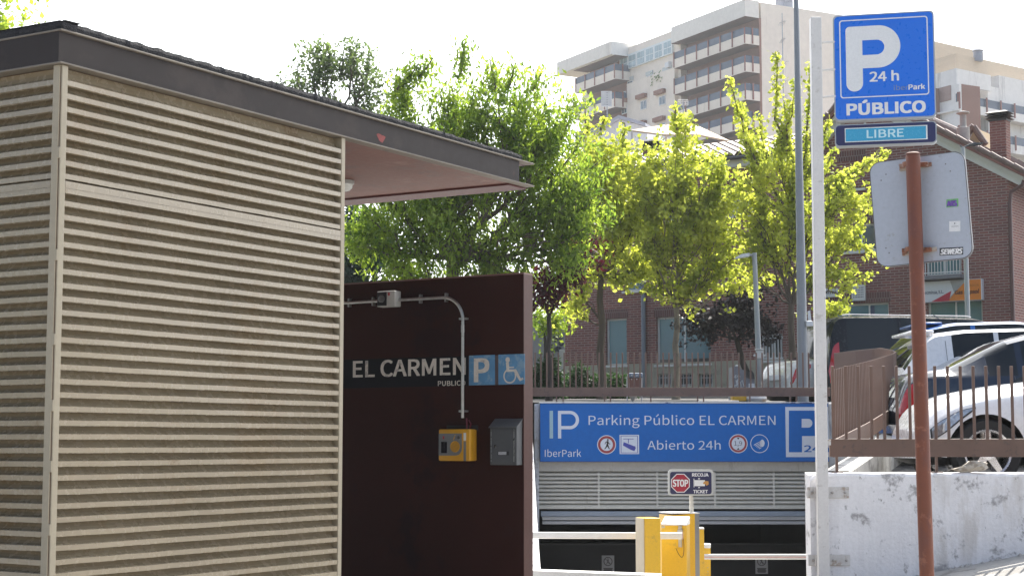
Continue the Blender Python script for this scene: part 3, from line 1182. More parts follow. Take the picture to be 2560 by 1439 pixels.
# the P: a rounded stem and a bowl
mb = MB()
sx0, sx1 = sq(.125, 0)[0], sq(.290, 0)[0]
zt_, zb_ = sq(0, .86)[1], sq(0, .27)[1]
zt_ = sq(0, .885)[1]
bx1 = sq(.665, 0)[0]
zm = sq(0, .485)[1]
rs = (sx1 - sx0) / 2
pts_o, pts_i = [], []
bh_ = (zt_ - zm) / 2
cxo = bx1 - bh_
th = .155 * W_
outer = [(sx0 + .02, zt_)] if False else []
# stem with round foot
st = [(sx0, zt_ - .04 * W_)] + [(sx0 + .04 * W_ * (1 - math.cos(math.radians(a))), zt_ - .04 * W_ * (1 - math.sin(math.radians(a)))) for a in range(15, 91, 15)] + [(sx1, zt_), (sx1, zb_ + rs)]
st += [(sx0 + rs + rs * math.cos(math.radians(a)), zb_ + rs + rs * math.sin(math.radians(a))) for a in range(-10, -181, -10)]
mb.flat(st, -.0055)
N_ = 24
vs = [(sx1, -.0055, zt_), (sx1, -.0055, zt_ - .11 * H_ * 1.42)]
zi1 = zt_ - .135 * H_
zi0 = zm + .125 * H_
vs = []
ci = (zi1 + zi0) / 2
ri = (zi1 - zi0) / 2
bxi = bx1 - .158 * W_
for k in range(N_ + 1):
    a = math.radians(90 - 180 * k / N_)
    vs.append((cxo + bh_ * math.cos(a), -.0055, zm + bh_ + bh_ * math.sin(a)))
    vs.append((bxi - ri + ri * math.cos(a), -.0055, ci + ri * math.sin(a)))
vs = [(sx1 - .002, -.0055, zt_), (sx1 - .002, -.0055, zi1)] + vs + [(sx1 - .002, -.0055, zm), (sx1 - .002, -.0055, zi0)]
mb.add(vs, [(2 * k, 2 * k + 2, 2 * k + 3, 2 * k + 1) for k in range(N_ + 2)])
mb.build('parking_symbol', M_white, ps)
for s, x_0, x_1, z_0, z_1, bd, mt in (('24 h', .355, .645, .355, .455, .022, M_white), ('iber', .59, .735, .263, .315, .012, M('sign_grey_blue', (.16, .24, .46), .4)),
                                      ('Park', .735, .898, .263, .315, .028, M_white), ('PÚBLICO', .12, .90, .045, .19, .034, M_white)):
    a, b = sq(x_0, z_0), sq(x_1, z_1)
    mb = MB()
    letters(mb, s, a[0], b[0], a[1], b[1], -.0058, bd)
    mb.build('lettering', mt, ps)

plS2 = plS
loc, rz, q = frame(plS2, 2215, 362)
ls = thing('status_display', 'navy status box with a pale blue LIBRE screen under the parking sign', 'sign', loc, rz)
x0, x1 = q(2087, 336)[0], q(2342, 336)[0]
z0, z1 = q(2215, 362)[1], q(2215, 307.5)[1]
W_, H_ = x1 - x0, z1 - z0
MB().prism(rrect(x0, x1, z0, z1, .04 * W_), .0, .11).build('case', M_frame, ls)
MB().prism(rrect(x0 + .01, x1 - .01, z0 + .008, z1 - .008, .034 * W_), -.004, 0).build('face', M('navy_face', (.018, .02, .09), .4, .05), ls)
a, b = sq(.1, .17), sq(.91, .82)
mb = MB()
mb.box(a[0], b[0], -.012, -.004, a[1], a[1] + .007).box(a[0], b[0], -.012, -.004, b[1] - .007, b[1]).box(a[0], a[0] + .007, -.012, -.004, a[1] + .007, b[1] - .007).box(b[0] - .012, b[0], -.012, -.004, a[1] + .007, b[1] - .007)
mb.build('screen_frame', M('pale_rim', (.7, .72, .72), .3), ls)
MB().box(a[0] + .007, b[0] - .012, -.007, -.004, a[1] + .007, b[1] - .007).build('screen', emit_mat('cyan_screen', (.03, .25, .42), .12), ls)
mb = MB()
a, b = sq(.315, .33), sq(.68, .70)
letters(mb, 'LIBRE', a[0], b[0], a[1], b[1], -.0085, .02)
mb.build('lettering', emit_mat('lit_letters', (.38, .55, .60), .15), ls)
MB().tube([(sq(.3, 1)[0], .055, z1 - .01), (sq(.3, 1)[0], .055, z1 + .02)], .01, 6).tube([(sq(.7, 1)[0], .055, z1 - .01), (sq(.7, 1)[0], .055, z1 + .02)], .01, 6).build('hanger', M_frame, ls)

# ---------------------------------------------------------------- rust-brown post with the back of a road sign
YR = 9.4
pt, pb_ = P(2282, 386, YR), P(2315, 1439, YR)
base = Vector((pb_.x + .012, YR, pave_z(pb_.x, YR)))
rp = thing('sign_post', 'rust brown tube post standing in front of the white wall', 'post', base)
r_ = 18.0 / F_PX * YR
dirv = (pt - base)
MB().tube([Vector((0, 0, -.1)), dirv - Vector((0, 0, .01)), dirv], [r_, r_, r_ * .9], 28).build('tube', M('rust_brown_paint', (.17, .052, .026), .62, .1, 7, bump=.08, stain=[((.14, .05, .035), .25, 9.0, .4), ((.3, .12, .07), .1, 16.0)]), rp, True)
MB().lathe([(r_ * 1.02, -.004), (r_ * 1.02, .004), (r_ * .8, .010), (0, .011)], tuple(dirv), 24).build('cap', M('rust_brown_dark', (.12, .045, .03), .7, .2, 12), rp, True)
plR = Pl(P(2300, 524, YR + .07), -27.0)
loc, rz, q = frame(plR, 2303, 655)
rs_ = thing('road_sign', 'grey back of a road sign with stickers, clamped to the brown post', 'sign', loc, rz)
xa, za = q(2178, 412)
corner = [q(2178, 409), q(2411, 377), q(2430, 642), q(2190, 668)]
# a square plate slightly rolled on its post
cxm = sum(c[0] for c in corner) / 4
czm = sum(c[1] for c in corner) / 4
hw = ((corner[1][0] - corner[0][0]) + (corner[2][0] - corner[3][0])) / 4
hh = ((corner[0][1] - corner[3][1]) + (corner[1][1] - corner[2][1])) / 4
roll = math.atan2((corner[1][1] - corner[0][1]) + (corner[2][1] - corner[3][1]), (corner[1][0] - corner[0][0]) + (corner[2][0] - corner[3][0]))
ca, sa = math.cos(roll), math.sin(roll)


def rot(p): return (cxm + p[0] * ca - p[1] * sa, czm + p[0] * sa + p[1] * ca)


def rq(px, py):
    u, v = q(px, py)
    return (u, v)


M_plate = M('sign_back_grey', (.41, .445, .51), .5, .04, 3, metal=.1, stain=((.28, .27, .26), .05, 22.0))
MB().prism([rot(p) for p in rrect(-hw, hw, -hh, hh, .06)], 0, .006).build('plate', M_plate, rs_)
mb = MB()
o_ = [rot(p) for p in rrect(-hw - .004, hw + .004, -hh - .004, hh + .004, .064)]
i_ = [rot(p) for p in rrect(-hw, hw, -hh, hh, .06)]
n = len(o_)
mb.add([(x, -.002, z) for x, z in o_] + [(x, -.002, z) for x, z in i_] + [(x, .03, z) for x, z in o_] + [(x, .03, z) for x, z in i_],
       [(i, (i + 1) % n, n + (i + 1) % n, n + i) for i in range(n)] + [(i, 2 * n + i, 2 * n + (i + 1) % n, (i + 1) % n) for i in range(n)]
       + [(2 * n + i, 3 * n + i, 3 * n + (i + 1) % n, 2 * n + (i + 1) % n) for i in range(n)])
mb.build('rim', M('sign_rim', (.10, .10, .11), .5), rs_)
M_clampR = M('rusty_clamp', (.22, .09, .05), .7, .25, 14, stain=((.35, .3, .26), .15, 12.0))
for (pyl, pyr) in ((420, 411), (631, 622)):
    a, b = q(2250 if pyl < 500 else 2257, pyl + 4), q(2330 if pyl < 500 else 2343, pyr)
    sl = (b[1] - a[1]) / (b[0] - a[0])
    mb = MB()
    mb.rbox(a[0], b[0], -.02, -.001, -.012, .012, .003)
    mb.v = [(x, y, z + a[1] + sl * (x - a[0])) for x, y, z in mb.v]
    c = mb.build('clamp_bar', M('clamp_rail', (.42, .38, .33), .6, .2, 10, stain=((.22, .09, .05), .35, 18.0)), rs_)
    pxm = 2282 + (2315 - 2282) * ((pyl + pyr) / 2 - 386) / 1053
    mx_, mz_ = q(pxm, (pyl + pyr) / 2)
    mb = MB()
    # strap round the tube
    cc = (mx_, -.062)
    vs = []
    nn = 20
    for k in range(nn + 1):
        an = math.pi + math.pi * k / nn
        for zz in (-.014, .014):
            vs.append((cc[0] + (r_ + .006) * math.cos(an), cc[1] + (r_ + .006) * math.sin(an), mz_ + zz))
    mb.add(vs, [(2 * k, 2 * k + 2, 2 * k + 3, 2 * k + 1) for k in range(nn)])
    mb.rbox(cc[0] + r_ + .002, cc[0] + r_ + .055, -.045, -.018, mz_ - .013, mz_ + .013, .004)
    mb.rbox(cc[0] - r_ - .03, cc[0] - r_ - .002, -.045, -.018, mz_ - .013, mz_ + .013, .004)
    for xx in (r_ + .035, -r_ - .017):
        mb.lathe([(.007, -.045), (.007, -.054), (0, -.055)], (cc[0] + xx, 0, mz_), 6, 'y')
    mb.build('clamp', M_clampR, rs_)


def sticker(x0, y0, x1, y1, skew, mat, name):
    a, b, c, d = q(x0, y0), q(x1, y0 + skew), q(x1, y1 + skew), q(x0, y1)
    return MB().flat([a, b, c, d], -.0015).build(name, mat, rs_), (a, b, c, d)


s1, cc = sticker(2366, 499, 2396, 519, -3, M('green_sticker', (.16, .45, .14), .5, .3, 30), 'sticker')
tag(s1, label='green and purple scrawled sticker')
a, b = q(2367, 517), q(2393, 500)
mb = MB()
letters(mb, 'ARS', a[0], b[0], a[1], b[1], -.0025, .06)
mb.build('lettering', M('purple_ink', (.16, .07, .36), .5, .4, 40), s1)
s2, cc = sticker(2373, 553, 2401, 579, -1, M('white_sticker', (.72, .73, .74), .5), 'sticker')
a, b = q(2379, 567.5), q(2396, 564)
mb = MB()
letters(mb, 'NORMA', a[0], b[0], a[1], b[1], -.0025, .0)
a, b = q(2385, 561), q(2389, 557)
mb.flat([(a[0], b[1]), (b[0], b[1]), ((a[0] + b[0]) / 2, a[1])], -.0025)
mb.build('lettering', M('ink_black', (.02, .02, .02), .5), s2)
s3, cc = sticker(2349, 620, 2408, 639, -3, M('black_sticker', (.03, .035, .04), .45), 'sticker')
a, b = q(2351, 637), q(2407, 620)
mb = MB()
letters(mb, 'SEWERS', a[0], b[0], a[1], b[1], -.0025, .045, .25)
mb.build('lettering', M_white, s3)
mb = MB()
for (px, py) in ((2215, 436), (2203, 451), (2364, 410), (2393, 619), (2215, 620), (2223, 632), (2376, 428)):
    a = q(px, py)
    mb.flat(circ(a, .0045, 10), -.0015)
mb.build('rivet', M('rivet_dark', (.18, .18, .19), .6), rs_)

# ---------------------------------------------------------------- garage mouth
YS = 29.3
plG = Pl(P(1700, 1108, YS), 0)
X = lambda px, Y=YS: P(px, 1108, Y).x
Z = lambda py, Y=YS: P(1700, py, Y).z
M_gconc = M('grey_concrete', (.50, .485, .45), .85, .08, 1.2, bump=.2, bscale=40, stain=((.3, .28, .25), .08, 4.0, .2))
gar = thing('garage_entrance', 'concrete mouth of the underground car park with vent slats and rolled-up door', 'garage', (X(1715), YS + .2, -3.6))
gl = lambda px: X(px) - gar.location.x
gzz = lambda py: Z(py) + 3.6
MB().rbox(gl(1348), gl(2094), .0, .3, gzz(1178), .735 + 3.6, .01).build('lintel', M_gconc, gar)
pil = MB().rbox(gl(1336), gl(1348), -.05, .3, 0, .70 + 3.6, .01).build('left_pier', M('pier_white', (.56, .58, .62), .7, .08, 3, stain=((.35, .35, .36), .2, 6.0)), gar)
MB().rbox(gl(2094), gl(2094) + .25, -.05, .3, 0, .70 + 3.6, .01).build('right_pier', M_gconc, gar)
mb = MB()
nsl = 9
z_a, z_b = gzz(1270), gzz(1180)
for k in range(nsl):
    zc_ = lerp(z_a, z_b, (k + .45) / nsl)
    hgt = (z_b - z_a) / nsl
    mb.add([(gl(1348), .02, zc_ - .28 * hgt), (gl(2094), .02, zc_ - .28 * hgt), (gl(2094), .02, zc_ + .2 * hgt), (gl(1348), .02, zc_ + .2 * hgt),
            (gl(1348), .09, zc_ + .62 * hgt), (gl(2094), .09, zc_ + .62 * hgt), (gl(1348), .07, zc_ - .34 * hgt), (gl(2094), .07, zc_ - .34 * hgt)],
           [(0, 1, 2, 3), (3, 2, 5, 4), (6, 7, 1, 0)])
mb.build('vent_grille', M('grille_grey', (.58, .57, .52), .5, .08, 3, stain=((.4, .38, .33), .05, 5.0, .5)), gar)
mb = MB()
for px in (1498, 1645, 1790, 1938):
    mb.box(gl(px - 2.5), gl(px + 2.5), .008, .05, z_a, z_b)
mb.box(gl(1348), gl(2094), .006, .06, gzz(1272), gzz(1266))
mb.build('grille_frame', M('grille_grey', (.46, .455, .42), .5), gar)
MB().box(gl(1348), gl(2094), .16, .2, z_a, z_b).build('grille_back', M('grille_back', (.34, .33, .31), .9), gar)
mb = MB()
mb.rbox(gl(1352), gl(2092), -.02, .14, gzz(1291), gzz(1278), .01)
mb.build('door_housing', M('housing_blue_grey', (.25, .30, .38), .4, .08, 3), gar)
mb = MB()
mb.rbox(gl(1356), gl(2090), .0, .1, gzz(1300.5), gzz(1291.5), .006)
mb.rbox(gl(1356), gl(2090), .01, .09, gzz(1311), gzz(1303), .006)
mb.build('rolled_door', M('door_grey', (.40, .41, .43), .4, .1, 2), gar)
# dark car park behind
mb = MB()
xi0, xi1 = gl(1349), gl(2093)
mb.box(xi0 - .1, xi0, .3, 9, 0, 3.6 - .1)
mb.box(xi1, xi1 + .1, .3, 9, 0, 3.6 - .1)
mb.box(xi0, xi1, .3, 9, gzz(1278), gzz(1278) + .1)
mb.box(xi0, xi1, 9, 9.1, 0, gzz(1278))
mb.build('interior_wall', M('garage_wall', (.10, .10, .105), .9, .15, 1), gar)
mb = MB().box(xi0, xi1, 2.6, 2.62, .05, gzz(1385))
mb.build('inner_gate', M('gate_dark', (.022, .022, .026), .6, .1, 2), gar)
mb = MB()
mb.box(gl(1352), gl(2090), 2.55, 2.64, gzz(1384), gzz(1381))
mb.build('gate_rail', M('gate_rail', (.09, .09, .10), .5), gar)
M_paper = M('paper_notice', (.62, .62, .64), .8, .06, 10)
for px, lab in ((1520, 'left'), (1904, 'right')):
    Yn = YS + .2 + 2.52
    c = P(px, 1410, Yn)
    nt_ = thing('paper_notice', 'paper no-entry notice hung inside the garage, ' + ('left of the yellow barrier boxes' if lab == 'left' else 'below the right-hand barrier arm'), 'notice', c, 0, 'paper notices on the inner gate')
    w_, h_ = 31 / F_PX * Yn / 2, 45 / F_PX * Yn / 2
    MB().box(-w_, w_, -.004, 0, -h_, h_).build('sheet', M_paper, nt_)
    mb = MB().ring((0, h_ * .35), w_ * .72, w_ * .58, -.0055)
    mb.add([(-w_ * .45, -.0055, h_ * .35 + w_ * .38), (-w_ * .38, -.0055, h_ * .35 + w_ * .45), (w_ * .45, -.0055, h_ * .35 - w_ * .38), (w_ * .38, -.0055, h_ * .35 - w_ * .45)], [(0, 1, 2, 3)])
    mb.flat(circ((0, h_ * .35 + w_ * .4), w_ * .1, 10), -.0056)
    mb.flat([(-.1 * w_, h_ * .35 + w_ * .28), (.12 * w_, h_ * .35 + w_ * .28), (.1 * w_, h_ * .35 - .05 * w_), (.26 * w_, h_ * .35 - .45 * w_), (.16 * w_, h_ * .35 - .45 * w_), (0, h_ * .35 - .12 * w_), (-.2 * w_, h_ * .35 - .45 * w_), (-.3 * w_, h_ * .35 - .45 * w_), (-.1 * w_, h_ * .35)], -.0056)
    for k in range(4):
        zz = -h_ * (.42 + .13 * k)
        mb.box(-w_ * (.75 - .1 * (k % 2)), w_ * (.75 - .1 * (k % 2)), -.0055, -.004, zz - .012, zz + .012)
    mb.build('printed_symbol', M('notice_ink', (.2, .19, .2), .7), nt_)

# the long blue board
loc, rz, q = frame(plG, 1716, 1153)
bd = thing('parking_board', 'long blue board reading Parking Público EL CARMEN over the garage mouth', 'sign', loc, rz)
x0, x1, z0, z1 = qbox(q, 1350, 1007, 2087, 1154)
M_board = M('board_blue', (.010, .125, .44), .45, .05, 1.0, spec=.2)
MB().rbox(x0, x1, .0, .14, z0, z1, .008).build('panel', M_board, bd)
mb = MB()
mb.box(x0, x1, -.006, .0, z0, z0 + .012).box(x0, x1, -.006, 0, z1 - .012, z1)
mb.build('edge_trim', M('board_edge', (.02, .035, .13), .4), bd)
MB().box(x0, x1, -.0065, .0, z1 + .001, z1 + .014).build('top_edge', M('peeled_edge_paint', (.05, .075, .2), .6, .1, 5, stain=((.75, .75, .76), .62, 2.2)), bd)
M_bwhite = M('board_white', (.60, .64, .72), .4, .03, 6)
M_bteal = M('board_pale_teal', (.30, .46, .53), .4, .03, 6)
YY = -.0025


def bl(s, px0, py1, px1, py0, bold, mat, nm='lettering'):
    a, b = q(px0, py1), q(px1, py0)
    m = MB()
    letters(m, s, a[0], b[0], a[1], b[1], YY, bold)
    return m.build(nm, mat, bd)


def bb(px0, py1, px1, py0, mat, nm, y=YY):
    a, b = q(px0, py1), q(px1, py0)
    return MB().flat([a, (b[0], a[1]), b, (a[0], b[1])], y).build(nm, mat, bd)


bb(1374, 1095, 1382.5, 1026, M_bteal, 'logo_bar')
# open P of the logo
mb = MB()
a, b = q(1395, 1095), q(1447.5, 1026)
t_ = 8 / F_PX * YS
zmid = q(1400, 1072)[1]
mb.flat([a, (a[0] + t_, a[1]), (a[0] + t_, b[1]), (a[0], b[1])], YY)
R1 = (b[1] - zmid) / 2
vs = [(a[0] + t_, YY, b[1]), (a[0] + t_, YY, b[1] - t_)]
for k in range(19):
    an = math.radians(90 - 10 * k)
    vs += [(b[0] - R1 + R1 * math.cos(an), YY, zmid + R1 + R1 * math.sin(an)), (b[0] - R1 + (R1 - t_) * math.cos(an), YY, zmid + R1 + (R1 - t_) * math.sin(an))]
vs += [(a[0] + t_, YY, zmid), (a[0] + t_, YY, zmid + t_)]
mb.add(vs, [(2 * k, 2 * k + 2, 2 * k + 3, 2 * k + 1) for k in range(20)])
mb.build('logo_letter', M_bwhite, bd)
bl('IberPark', 1362, 1141, 1453, 1122, .0, M_bwhite)
bl('Parking Público EL CARMEN', 1471.5, 1069, 1938.5, 1034, .0, M_bwhite)
bl('Abierto 24h', 1618.5, 1123, 1801.5, 1099.5, .0, M_bwhite)
M_bred = M('board_red', (.30, .035, .045), .4)
M_black = M('ink_black', (.02, .02, .02), .5)
M_bviolet = M('board_violet', (.045, .055, .33), .4)
S = YS / F_PX


def disc(px, py, r, mat, nm, y, ring=None):
    c = q(px, py)
    m = MB()
    if ring: m.ring(c, r * S, ring * S, y)
    else: m.flat(circ(c, r * S), y)
    return m.build(nm, mat, bd)


def poly(pts, mat, nm, y=-.0045):
    return MB().flat([q(*p) for p in pts], y).build(nm, mat, bd)


def picto(kind, px, py):
    if kind == 'walk':
        disc(px, py, 23.5, M_bwhite, 'round_badge', YY)
        disc(px, py, 21.5, M_bred, 'red_ring', -.0035, 15.5)
        m = MB()
        g = lambda x, y: q(px + x, py + y)
        m.flat(circ(g(3, -12), 2.3 * S, 12), -.004)
        m.flat([g(1, -9.5), g(5, -8.5), g(4.2, 0), (g(5, 3)), g(8, 11), g(6, 11.5), g(2, 4.5), g(0, 7), g(-4, 11.5), g(-6, 11), g(-2, 5), g(-.5, 0)], -.004)
        m.flat([g(1, -9), g(-3.5, -6), g(-5, -1), g(-3.6, -.6), g(-2, -4.8), g(1, -6.4)], -.0041)
        m.flat([g(4, -8), g(6, -4), g(9.5, -1.5), g(8.6, -.2), g(4.6, -2.8), g(3, -6)], -.0041)
        m.build('walking_figure', M_black, bd)
    if kind == 'height':
        disc(px, py, 23.5, M_bwhite, 'round_badge', YY)
        disc(px, py, 21.5, M_bred, 'red_ring', -.0035, 16.5)
        bl('1,9', px - 10, py + 7.5, px + 9.5, py - 6.5, .0, M('ink_grey', (.06, .07, .09), .5)).location.y = -.0015
        m = MB()
        for sg_ in (-1, 1):
            m.flat([q(px - 3.5, py + 15 * sg_), q(px + 3.5, py + 15 * sg_), q(px, py + 10 * sg_)], -.004)
        m.build('arrow_head', M_black, bd)
    if kind == 'lamp':
        disc(px, py, 23, M_bwhite, 'white_ring', YY, 21.2)
        m = MB()
        m.flat([q(px + 5 + 7.5 * math.cos(t) + (0 if math.cos(t) > 0 else 3), py - 1 + 9.5 * math.sin(t)) for t in [k * math.pi / 12 for k in range(24)]], YY)
        for k in range(5):
            y = -7 + 4.2 * k
            m.flat([q(px + 4.5, py + y - .9), q(px + 4.5, py + y + .7), q(px - 14 + 3.2 * k, py + y * .55 + 8.2), q(px - 15 + 3.2 * k, py + y * .55 + 6.8)], YY)
        m.build('headlamp_symbol', M_bwhite, bd)


picto('walk', 1516.5, 1110.5)
bb(1549, 1134, 1597.5, 1086, M_bwhite, 'camera_badge')
for (a0, b0, a1, b1) in ((1552, 1089.5, 1594.5, 1088.3), (1552, 1131.5, 1594.5, 1130.3), (1552, 1131.5, 1553.2, 1088.3), (1593.3, 1131.5, 1594.5, 1088.3)):
    bb(a0, b0, a1, b1, M_bviolet, 'badge_line', -.0035)
poly([(1559, 1104), (1586, 1114.5), (1588, 1113), (1587.5, 1116.5), (1590, 1117.5), (1586, 1126.5), (1578, 1124), (1557.5, 1112.5)], M_bviolet, 'camera_symbol', -.004)
bb(1570.2, 1107, 1571.8, 1097, M_bviolet, 'camera_stem', -.0041)
bb(1558, 1097, 1584, 1095.6, M_bviolet, 'camera_ceiling', -.0041)
picto('height', 1845.5, 1108)
picto('lamp', 1899, 1108)
bb(1965, 1141.5, 2083, 1016.5, M_bwhite, 'parking_square')
pts = [(1972, 1129.5), (1972, 1025.5), (2036, 1025.5)]
pts += [(2036 + 27.5 * math.sin(math.radians(a)), 1053 - 27.5 * math.cos(math.radians(a))) for a in range(10, 181, 10)]
pts += [(2004, 1096), (2004, 1129.5)] if False else [(2005, 1089), (2005, 1129.5)]
poly([(x, y if i < 3 or i >= len(pts) - 2 else 1025.5 + (y - 1025.5) * (1089 - 1025.5) / 55.0) for i, (x, y) in enumerate(pts)], M_board, 'parking_letter', -.0035)
pts = [(2004, 1068), (2004, 1046), (2020, 1046)] + [(2020 + 11 * math.sin(math.radians(a)), 1057 - 11 * math.cos(math.radians(a))) for a in range(15, 180, 15)] + [(2020, 1068)]
poly(pts, M_bwhite, 'letter_counter', -.0045)
bl('24h', 2010, 1129, 2072, 1111, .02, M_board).location.y = -.002

# ---------------------------------------------------------------- barriers and ticket machine
M_by = M('barrier_yellow', (.80, .47, .025), .38, .05, 3, coat=.25, stain=((.5, .3, .06), .08, 9.0))
M_bg = M('barrier_grey', (.36, .345, .33), .45, .08, 6)
M_arm = M('arm_white', (.80, .79, .76), .4, .05, 8)
Y1 = 17.6


def boxthing(name, label, cat, px0, px1, ptop_, Y, depth, ang, group=None):
    """a cabinet: front face between two pixels"""
    pl = Pl(P((px0 + px1) / 2, 1200, Y), ang)
    loc, rz, q = frame(pl, (px0 + px1) / 2, 1300)
    zg = ramp_z(Y)
    root = thing(name, label, cat, (loc.x, loc.y, zg), rz, group)
    return root, q(px0, 1300)[0], q(px1, 1300)[0], P(px0, ptop_, Y).z - zg, pl


# the box in front (exit side)
t, xa, xb, h, pl = boxthing('ticket_cabinet', 'plain yellow cabinet with grey side, at left of the barrier island', 'cabinet', 1611, 1651, 1294, 17.2, .34, 12.0)
MB().rbox(xa, xb, 0, .30, .02, h, .008).build('body', M_by, t)
MB().rbox(xa - .008, xa - .001, .0, .30, .02, h - .004, .003).build('side_panel', M('cabinet_side', (.50, .42, .30), .5), t)
MB().box(xa + .01, xb - .01, .01, .29, 0, .02).build('plinth', M_bg, t)

t, xa, xb, h, pl = boxthing('barrier', 'yellow barrier cabinet with lid painted sun-white and a white arm reaching left', 'barrier', 1653, 1716, 1312, 18.1, .3, -14.0)
MB().rbox(xa, xb, 0, .26, .02, h, .006).build('body', M_by, t)
mb = MB()
mb.add([(xa, -.006, h), (xb, -.006, h), (xb, .27, h + .004), (xa, .27, h + .004), (xa, -.006, h + .016), (xb, -.006, h + .016), (xb - .0, .27, h + .085), (xa + .0, .27, h + .085)],
       [(0, 3, 2, 1), (4, 5, 6, 7), (0, 1, 5, 4), (1, 2, 6, 5), (2, 3, 7, 6), (3, 0, 4, 7)])
mb.build('lid', M_arm, t)  # the lid's white paints the sun burning on its top
pz = lambda py: P(1690, py, 18.1).z - t.location.z
pxx = lambda px: xa + (px - 1653) / 63 * (xb - xa)
mb = MB().rbox(pxx(1696), pxx(1705), -.02, .0, pz(1366), pz(1313), .003).rbox(pxx(1694), pxx(1707), -.03, .0, pz(1330), pz(1322), .003)
mb.build('arm_bracket', M('bracket_zinc', (.42, .42, .42), .4, metal=.6), t)
pts = [(pxx(1707 + 0), -.03, pz(1337))]
for k in range(1, 15):
    s_ = k / 14
    pts.append((pxx(lerp(1709, 1690, s_ ** 1.7) + 4 * math.sin(math.pi * s_)), -.028, pz(1337 + 54 * math.sin(math.pi * min(1, s_ * .78 + .02)) * (1 if s_ < .64 else 1) - (0 if s_ < .65 else 0) + 0)))
MB().tube(pts, .0028, 6).build('loose_cable', M('red_black_cable', (.10, .02, .015), .5), t, True)
MB().box(pxx(1654), pxx(1662), -.003, .0, pz(1319), pz(1314)).build('label', M('label_cream', (.6, .55, .4), .6), t)
MB().box(xa, xb, .01, .25, 0, .02).build('plinth', M_bg, t)
arm1 = MB()
zc_ = P(1690, 1337.5, 18.0).z
h_ = .035
yarm = 17.96
x_r = P(1706, 1337, yarm).x
x_l = P(1335, 1337, yarm).x - 1.2


def on_thing(o, root, wloc, ry=0.0):
    r = root.rotation_euler.z
    d = Vector(wloc) - root.location
    o.location = (d.x * math.cos(r) + d.y * math.sin(r), -d.x * math.sin(r) + d.y * math.cos(r), d.z)
    o.rotation_euler = (0, ry, -r)
    o.parent = root


a1 = MB().rbox(-(x_r - x_l), 0, -.02, .02, -h_, h_, .012, 2).build('boom', M_arm)
on_thing(a1, t, (x_r, yarm - .02, zc_), .004)
MB().rbox(-.005, .004, -.021, .021, -h_ - .001, h_ + .001, .004).build('end_cap', M('cap_pink', (.55, .35, .32), .5), a1)

t, xa, xb, h, pl = boxthing('ticket_machine', 'tall yellow ticket machine with grey front under the STOP sign', 'ticket machine', 1682, 1737, 1287, 18.7, .36, 16.0)
mb = MB()
dd = .42
mb.add([(xa, 0, .02), (xb, 0, .02), (xb, dd, .02), (xa, dd, .02), (xa, 0, h), (xb, 0, h + .018), (xb, dd, h + .02), (xa, dd, h)],
       [(0, 3, 2, 1), (4, 5, 6, 7), (0, 1, 5, 4), (1, 2, 6, 5), (2, 3, 7, 6), (3, 0, 4, 7)])
mb.build('body', M_by, t)
fp = MB().rbox(xb, xb + .055, .0, dd, .02, h + .016, .006).build('front_panel', M('machine_grey', (.30, .31, .33), .35, metal=.4), t)
mb = MB().rbox(xb + .055, xb + .062, .08, .34, h - .2, h - .08, .003)
mb.build('screen', glass_mat('machine_screen', (.05, .07, .09)), fp)
MB().rbox(xb + .055, xb + .075, .1, .25, h - .36, h - .28, .004).build('ticket_slot', M('black_plastic', (.02, .02, .022), .4), fp)
MB().rbox(xa - .004, xb + .06, -.006, dd + .006, h + .018, h + .026, .003).build('sunlit_top', M_arm, t)  # thin white sheet put on as the sun's highlight on the top
tm_loc = t.location.copy()
tm_top = h + tm_loc.z

plQ = Pl(P(1728, 1200, 18.85), 0)
loc, rz, q = frame(plQ, 1729.5, 1287)
st = thing('stop_sign', 'navy STOP Recoja Ticket sign on a short cream pole above the ticket machine', 'sign', (loc.x, loc.y, loc.z - .02), rz)
o0 = .02
qq = lambda px, py: (q(px, py)[0], q(px, py)[1] + o0)
x0, z0 = qq(1671, 1238)
x1, z1 = qq(1784, 1173)
SS = 18.85 / F_PX
MB().tube([(0, .03, 0), (0, .03, z0 + .01)], 5.2 * SS, 12).build('pole', M('cream_pole', (.60, .57, .50), .45), st, True)
MB().prism(rrect(x0, x1, z0, z1, 9 * SS), .0, .06).build('case', M('case_pale', (.55, .56, .54), .4), st)
a, b = qq(1675.5, 1234), qq(1778.5, 1178.5)
MB().prism(rrect(a[0], b[0], a[1], b[1], 6 * SS), -.004, .0).build('face', M('navy_sign', (.025, .025, .085), .4), st)
c = qq(1701, 1206.5)
oc = lambda r: [(c[0] + r * SS * math.cos(math.radians(22.5 + 45 * k)), c[1] + r * SS * math.sin(math.radians(22.5 + 45 * k))) for k in range(8)]
MB().flat(oc(25), -.0055).build('octagon_rim', M_white, st)
MB().flat(oc(22.8), -.007).build('octagon', M('stop_red', (.36, .018, .04), .4), st)
for s, p0, p1, bd_ in (('STOP', (1681.5, 1215.5), (1720, 1197.5), .03), ('RECOJA', (1730, 1190), (1771, 1181.5), .035), ('TICKET', (1733, 1231.8), (1769.5, 1223.3), .035)):
    a, b = qq(*p0), qq(*p1)
    mb = MB()
    letters(mb, s, a[0], b[0], a[1], b[1], -.008 if s == 'STOP' else -.0055, bd_)
    mb.build('lettering', M_white, st)
P_ = lambda *pts: MB().flat([qq(*p) for p in pts], -.0055)
P_((1736, 1199), (1762, 1199), (1762, 1214), (1736, 1214)).add([(qq(1734, 1195)[0], -.0055, qq(1734, 1195)[1]), (qq(1735.5, 1195)[0], -.0055, qq(1734, 1195)[1]), (qq(1735.5, 1195)[0], -.0055, qq(1734, 1217)[1]), (qq(1734, 1195)[0], -.0055, qq(1734, 1217)[1])], [(0, 1, 2, 3)]).build('ticket_symbol', M_white, st)
